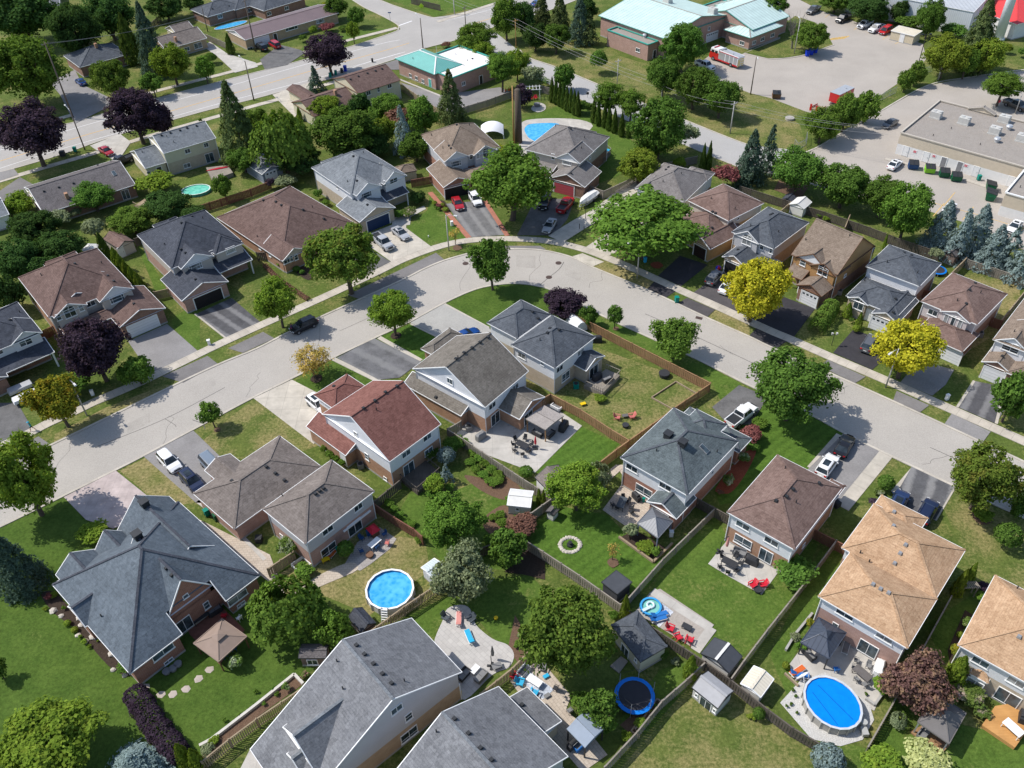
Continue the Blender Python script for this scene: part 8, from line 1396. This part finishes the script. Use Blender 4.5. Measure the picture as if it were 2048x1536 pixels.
# ---- single pieces
def one(name,label,cat,m,fn,px,py,z=0.0,smooth=False):p=g(px,py,z);b=MB();fn(b,p);o=b.build(name,m,None,smooth,uv=False);return tag(o,label,cat)
V3=Vector
one('kayak','red kayak lying on the grey deck of the cream house','kayak',FMAT['red'],lambda b,p:b.loft([[p+V3((x*.97,x*.32,0))+V3((-.25*w_,.75*w_,h)) for w_,h in ((-.4*k,.12),(-.25*k,.0),(.25*k,0),(.4*k,.12),(0,.3*k+.05))] for x,k in ((-2.4,.05),(-1.6,.6),(0,1),(1.6,.6),(2.4,.05))]),436,338,.9)
def deck(label,pts,h,m,rail=True,z0=0,cat='deck'):
    P=ccw([Vector((q.x,q.y,0)) for q in (g(x,y,h) for x,y in pts)]);root=thing('deck',label,cat,P[0]);b=MB();b.poly([(q.x,q.y,h) for q in P]);n=len(P);[b.poly([(P[i].x,P[i].y,0),(P[(i+1) % n].x,P[(i+1) % n].y,0),(P[(i+1) % n].x,P[(i+1) % n].y,h),(P[i].x,P[i].y,h)]) for i in range(n)];b.build('deck_boards',m,root)
    if rail:
        b=MB()
        for i in range(n-1):
            a,c=P[i],P[i+1];b.beam(a+V3((0,0,h+.95)),c+V3((0,0,h+.95)),.09,.05);k=max(1,int((c-a).length/.35));[b.beam(a.lerp(c,j/k)+V3((0,0,h)),a.lerp(c,j/k)+V3((0,0,h+.95)),.05,.05) for j in range(k+1)]
        b.build('railing',m,root)
deck('raised wooden deck at the rear of the corner house',[(1168,770),(1205,787),(1240,750),(1212,738)],.7,FM['old']);deck('orange wooden deck at the lower right house',[(1990,1412),(1964,1450),(2030,1495),(2070,1440),(2030,1405)],.5,wood('deck_orange',(.42,.21,.07),(.55,.30,.11),False),False);deck('orange wooden platform under the grey fabric gazebo',[(1820,1463),(1880,1510),(1900,1490),(1845,1450)],.22,FM['new'],False);deck('dark deck behind the red roof house',[(798,955),(835,985),(880,945),(850,920)],.6,FM['dark']);deck('grey deck under the red kayak',[(412,335),(425,360),(466,345),(455,330)],.9,FM['old'],False);deck('side deck of the house by the swimming pool',[(1196,312),(1206,325),(1222,305),(1210,295)],.5,FM['old']);deck('weathered ramp in front of the long garden garage',[(1220,1332),(1238,1346),(1256,1322),(1242,1312)],.15,FM['old'],False);deck('wooden deck of the old bungalow',[(268,412),(282,420),(318,398),(300,390)],.5,FM['tan'])
def planter(label,pts,h=.35,w_=.28,m=None,z=0):
    P=[Vector((q.x,q.y,0)) for q in (g(x,y,h) for x,y in pts)];b=MB();[b.beam(a+V3((0,0,h/2)),c+V3((0,0,h/2)),w_,h) for a,c in zip(P,P[1:])];tag(b.build('planter_wall',m or WL['foundation'],None),label,'planter')
planter('pale low wall of the long raised bed',[(398,1490),(421,1478),(512,1408),(588,1347),(606,1366)],.4,.3,plain('pale_stone',(.55,.52,.47),.8,.08));planter('stone edging of the gazebo raised bed',[(1238,1072),(1307,1122),(1345,1085)],.35,.25,FM['tan']);planter('wooden edge of the raised bed beside the trampoline',[(1270,1458),(1314,1397),(1330,1406)],.4,.15,FM['old']);planter('lower timber bed beside the long pale fence',[(1276,1443),(1262,1462),(1280,1472)],.4,.15,FM['tan']);planter('wooden frame of the empty vegetable plot',[(1303,794),(1347,818),(1400,790),(1352,762),(1303,794)],.25,.14,FM['tan']);planter('white wooden planter at the taupe roof house side',[(582,1128),(600,1145),(622,1128),(605,1112),(582,1128)],.45,.12,WHITE);planter('grey stone edge of the pool terrace bed',[(1572,1298),(1590,1268),(1625,1225)],.4,.25)
planter('timber edge beside the pool terrace',[(1570,1345),(1597,1370)],.35,.2,FM['tan']);planter('low stone wall at the right of the pool terrace',[(1732,1395),(1750,1408),(1775,1372)],.4,.25)
rg=random.Random(3)
def rock(label,cx,cy,s,grp,col=None):p=g(cx,cy,0);b=MB();b.loft([[p+V3((s*k*math.cos(a*1.047+rg.uniform(-.2,.2))*rg.uniform(.8,1.2),s*k*math.sin(a*1.047)*rg.uniform(.7,1.1),z*s)) for a in range(6)] for k,z in ((1,0),(.95,.35),(.5,.62))]);tag(b.build('rock',col or plain('rock',(.48,.44,.38),.9,.2),None,uv=False),label,'rock',grp)
for i in range(20):rock('pale boulder in the ring round the tiny lawn fountain',1140+20*math.cos(i*.314),1090+15*math.sin(i*.314),.30,'boulders of the stone ring')
one('fountain','tiny dark fountain inside the ring of pale boulders','fountain',DARKM,lambda b,p:(b.cyl(p,.4,.25,12),b.cyl(p,.1,.7,8),b.cyl(p+V3((0,0,.6)),.25,.08,12)),1140,1091)
for x,y,s in ((107,1222,.5),(123,1232,.35),(152,1213,.3),(159,1236,.45),(157,1271,.35),(163,1250,.4),(187,1274,.5),(172,1283,.4),(225,1308,.55),(227,1340,.35),(251,1351,.35)):rock('pale boulder in the dark mulch bed',x,y,s,'boulders in the dark mulch bed')
for x,y in ((290,1375),(322,1389),(346,1389),(372,1378),(397,1358),(407+12,1340)):rock('flat round stepping stone on the shake roof house lawn',x,y,.5,'stepping stones',plain('stepping_stone',(.42,.36,.31),.9,.1)).__class__
for o_ in [o for o in COL.objects if o.name.startswith('rock') and o.get('group')=='stepping stones']:o_.scale=(1,1,.15);o_.location.z=.0;o_.name='stepping_stone'
sheet('outdoor_rug',[(1278,1213),(1296,1228),(1318,1256),(1347,1225),(1325,1208)],pavers('rug_pattern',(.30,.36,.45),(.72,.72,.74),.4,.4,.4),zl(.09));sheet('outdoor_rug',[(1030,1352),(1052,1338),(1108,1380),(1085,1400)],pavers('rug_pattern',(.30,.36,.45),(.72,.72,.74)),zl(.09));sheet('path',[(1196,958),(1232,930),(1245,938),(1215,965)],P_TAN,.085)
b=MB();p=g(1066,196,0);root=thing('pergola','white swing pergola over the red garden chairs','pergola',p)
for x in (-1.6,1.6):
    for y in (-1,1):b=MB();b.box(p+V3((x,y,1.2)),(.12,.12,2.4));b.build('post',WHITE,root,uv=False)
b=MB();[b.beam(p+V3((-2,y,2.45)),p+V3((2,y,2.45)),.1,.16) for y in (-1,1)];[b.beam(p+V3((x,-1.4,2.58)),p+V3((x,1.4,2.58)),.08,.1) for x in (-1.6,-.8,0,.8,1.6)];b.build('rafter',WHITE,root,uv=False)
p=g(1930,1190,0);root=thing('arbor','little wooden arbor with slatted top beside the cedars','arbor',p);b=MB();[b.box(p+V3((x,y,.95)),(.1,.1,1.9)) for x in (-.8,.8) for y in (-.3,.3)];[b.beam(p+V3((-.8,y,1.87)),p+V3((.8,y,1.87)),.08,.08) for y in (-.3,.3)];[b.beam(p+V3((x,-.3,1.85)),p+V3((x,.3,1.85)),.08,.08) for x in (-.8,.8)];b.build('frame',FM['old'],root);b=MB();[b.box(p+V3((-.9+i*.22,0,1.95)),(.1,1.0,.06),R(10)) for i in range(9)];b.build('slats',FM['old'],root)
p=g(748,1068,0);root=thing('toy_house','red roofed plastic toy house by the taupe patio door','toy house',p);b=MB();b.box(p+V3((0,0,.5)),(1.0,1.2,1.0),R(40));b.build('wall',FMAT['brn'],root);b=MB();b.box(p+V3((0,0,1.2)),(1.3,1.5,.45),R(40),0,.35);b.build('roof',FMAT['red'],root)
b=MB();a=HOUSES['M4'].hit(713,1041)
if a:n=Vector((a[1].x,a[1].y,0)).normalized();t=V3((-n.y,n.x,0));b.beam(a[0]-t*2.2+n*.12,a[0]+t*2.2+n*.12,.22,.2);b.build('awning',WHITE,HOUSES['M4'].root,uv=False)
one('beach_ball','red and blue beach ball on the hood of the charcoal SUV' if 0 else 'red and blue ball beside the charcoal SUV','ball',None or FMAT['royal'],lambda b,p:[b.tube([p+V3((0,0,.5+.5*math.sin(R(q)))) for q in (-89,-60,-30,0,30,60,89)],[.5*math.cos(R(q)) for q in (-89,-60,-30,0,30,60,89)],14)],1436,541,0,True)
bb=[o for o in COL.objects if o.name=='beach_ball'][0];bb.data.materials.append(FMAT['red'])
for i,f in enumerate(bb.data.polygons):f.material_index=1 if (i % 14) in (2,3,4,8,9,10) else 0
# no smoking style notices on the shop wall
for x,y,lb in ((1830,303,'small red and white notice at the left of the shop rear wall'),(1868,312,'small red and white notice beside the grey shop door'),(1932,331,'small red and white notice right of the dumpsters')):
    a=HOUSES['K3'].hit(x,y)
    if a:n=a[1];b=MB();an=math.atan2(n.y,n.x)+math.pi/2;r=thing('notice',lb,'notice',a[0]);b.box(a[0]+n*.03,(.8,.03,.6),an);b.build('notice_board',WHITE,r,uv=False);b=MB();[b.box(a[0]+n*.05+V3((0,0,z)),(.6,.02,.1),an) for z in (.15,-.02,-.18)];b.build('lettering',FMAT['red'],r,uv=False)
one('concrete_ring','pale concrete well ring on the lawn beside the fire hall yard','well ring',CONCB,lambda b,p:(b.cyl(p,1.0,.5,18),b.cyl(p+V3((0,0,.5)),.6,.05,14)),1579,239)
for x,y,lb in ((1011,183,'orange cone at the left of the station yard'),(1018,181,'orange cone at the right of the station yard')):one('traffic_cone',lb,'cone',FMAT['orange'],lambda b,p:(b.box(p+V3((0,0,.03)),(.5,.5,.06)),b.tube([p,p+V3((0,0,.9))],[.2,.04],10)),x,y)
p=g(1663,691,0);root=thing('garden_lamp','black garden lamp post with two lanterns on the lawn beside the oval hedge','lamp post',p);_part(root,'pole',DARKM,lambda b:(b.tube([p,p+V3((0,0,2.3))],.05,8),b.beam(p+V3((-.35,0,2.1)),p+V3((.35,0,2.1)),.05,.05)))
for s in (-.35,.35):_part(root,'lantern',LENS,lambda b:b.box(p+V3((s,0,2.3)),(.22,.22,.34),None,0,1.2))
p=g(1837,126,0);root=thing('lamp_post','twin headed lamp post behind the two small verge trees','lamp post',p);_part(root,'pole',DARKM,lambda b:(b.tube([p,p+V3((0,0,7))],.1,8),b.beam(p+V3((-1,0,7)),p+V3((1,0,7)),.08,.08)))
for s in (-1,1):_part(root,'lamp_head',DARKM,lambda b:b.box(p+V3((s,0,7.1)),(.5,.4,.3)))
for x,y,r_,m_ in ((633,758,.95,SOIL),(792,672,.9,SOIL),(1313,531,1.1,REDM),(1226,1126,.7,BRNM),(435,860,.5,BRNM),(915,496,.9,BRNM),(1232,658,.5,BRNM)):c=g(x,y,0);b=MB();b.poly([(c.x+r_*math.cos(a_*.393)*rg.uniform(.88,1.1),c.y+r_*math.sin(a_*.393)*rg.uniform(.88,1.1),.095) for a_ in range(16)]);tag(b.build('mulch_ring',m_),kind='structure')
# ---- people
SKIN=plain('skin',(.45,.26,.18),.6,.05);HAIR=plain('hair',(.04,.025,.018),.8,.1)
def person(label,px,py,rz,top,bot,stride=.35,hat=None,lean=.05):
    p=g(px,py,.075);r=thing('person',label,'person',p,rz)
    J={'pel':(0,0,.95),'spi':(.02,0,1.2),'che':(lean,0,1.40),'nec':(lean+.02,0,1.52),'hea':(lean+.05,0,1.64),'top':(lean+.04,0,1.74),'hl':(0,.1,.92),'kl':(stride*.55,.1,.50),'al':(stride*.75,.1,.08),'tl':(stride*.75+.16,.11,.04),'hr':(0,-.1,.92),'kr':(-stride*.2,-.1,.50),'ar':(-stride,-.1,.12),'tr':(-stride+.15,-.11,.05),
         'sl':(lean,.2,1.40),'el':(-.08,.27,1.14),'wl':(.08,.27,.93),'fl':(.14,.26,.86),'sr':(lean,-.2,1.40),'er':(.10,-.27,1.15),'wr':(.30,-.24,1.02),'fr':(.37,-.22,.99)}
    E_='pel-spi spi-che che-nec nec-hea hea-top pel-hl hl-kl kl-al al-tl pel-hr hr-kr kr-ar ar-tr che-sl sl-el el-wl wl-fl che-sr sr-er er-wr wr-fr'.split();rad=dict(pel=.15,spi=.125,che=.15,nec=.06,hea=.10,top=.075,hl=.10,kl=.065,al=.045,tl=.04,hr=.10,kr=.065,ar=.045,tr=.04,sl=.07,el=.048,wl=.034,fl=.035,sr=.07,er=.048,wr=.034,fr=.035)
    ks=list(J);me=bpy.data.meshes.new('body');me.from_pydata([J[k] for k in ks],[tuple(ks.index(q) for q in e.split('-')) for e in E_],[])
    o=bpy.data.objects.new('body',me);COL.objects.link(o);o.parent=r;sk=o.modifiers.new('skin','SKIN');sv=me.skin_vertices[0].data
    for i,k in enumerate(ks):sv[i].radius=(rad[k],rad[k]*(1.0 if k not in ('che','pel','spi') else 1.15));sv[i].use_root=k=='pel'
    o.modifiers.new('sub','SUBSURF').levels=1;o.modifiers['sub'].render_levels=2
    t=NT('person_'+label[:12]);tc=t.n('ShaderNodeTexCoord').outputs['Object'];s_=t.n('ShaderNodeSeparateXYZ');t.l(tc,s_.inputs[0]);c=t.mix(t.math('GREATER_THAN',s_.outputs[2],.96),bot,top);c=t.mix(t.math('GREATER_THAN',s_.outputs[2],1.50),c,(.45,.26,.18));c=t.mix(t.math('LESS_THAN',s_.outputs[2],.66 if bot[0] < .03 and bot[2] < .05 else .10),c,(.42,.24,.17) if bot[2] < .05 else (.03,.03,.03));me.materials.append(t.done(c,.8))
    b=MB();c=V3((lean+.03,0,1.69));b.tube([c+V3((-.02,0,-.08)),c+V3((-.02,0,.0)),c+V3((0,0,.08)),c+V3((0,0,.12))],[.105,.118,.09,.02],10);b.build('hat' if hat else 'hair',hat or HAIR,r,True,uv=False,rel=False)
    if hat:b=MB();b.cyl(c+V3((.02,0,.01)),.19,.02,14);b.build('hat_brim',hat,r,uv=False,rel=False)
person('walker in teal shirt, dark shorts and teal hat striding on the left sidewalk',66,861,R(200),(.04,.34,.38),(.015,.015,.02),.38,plain('hat_teal',(.03,.28,.42),.7));person('person in dark top and blue jeans on the sidewalk under the honeylocust',1236,517,R(150),(.012,.012,.016),(.04,.07,.14),.2);person('person in purple top and red shorts beside the black SUV',585,664,R(-30),(.10,.06,.13),(.45,.03,.03),.1)
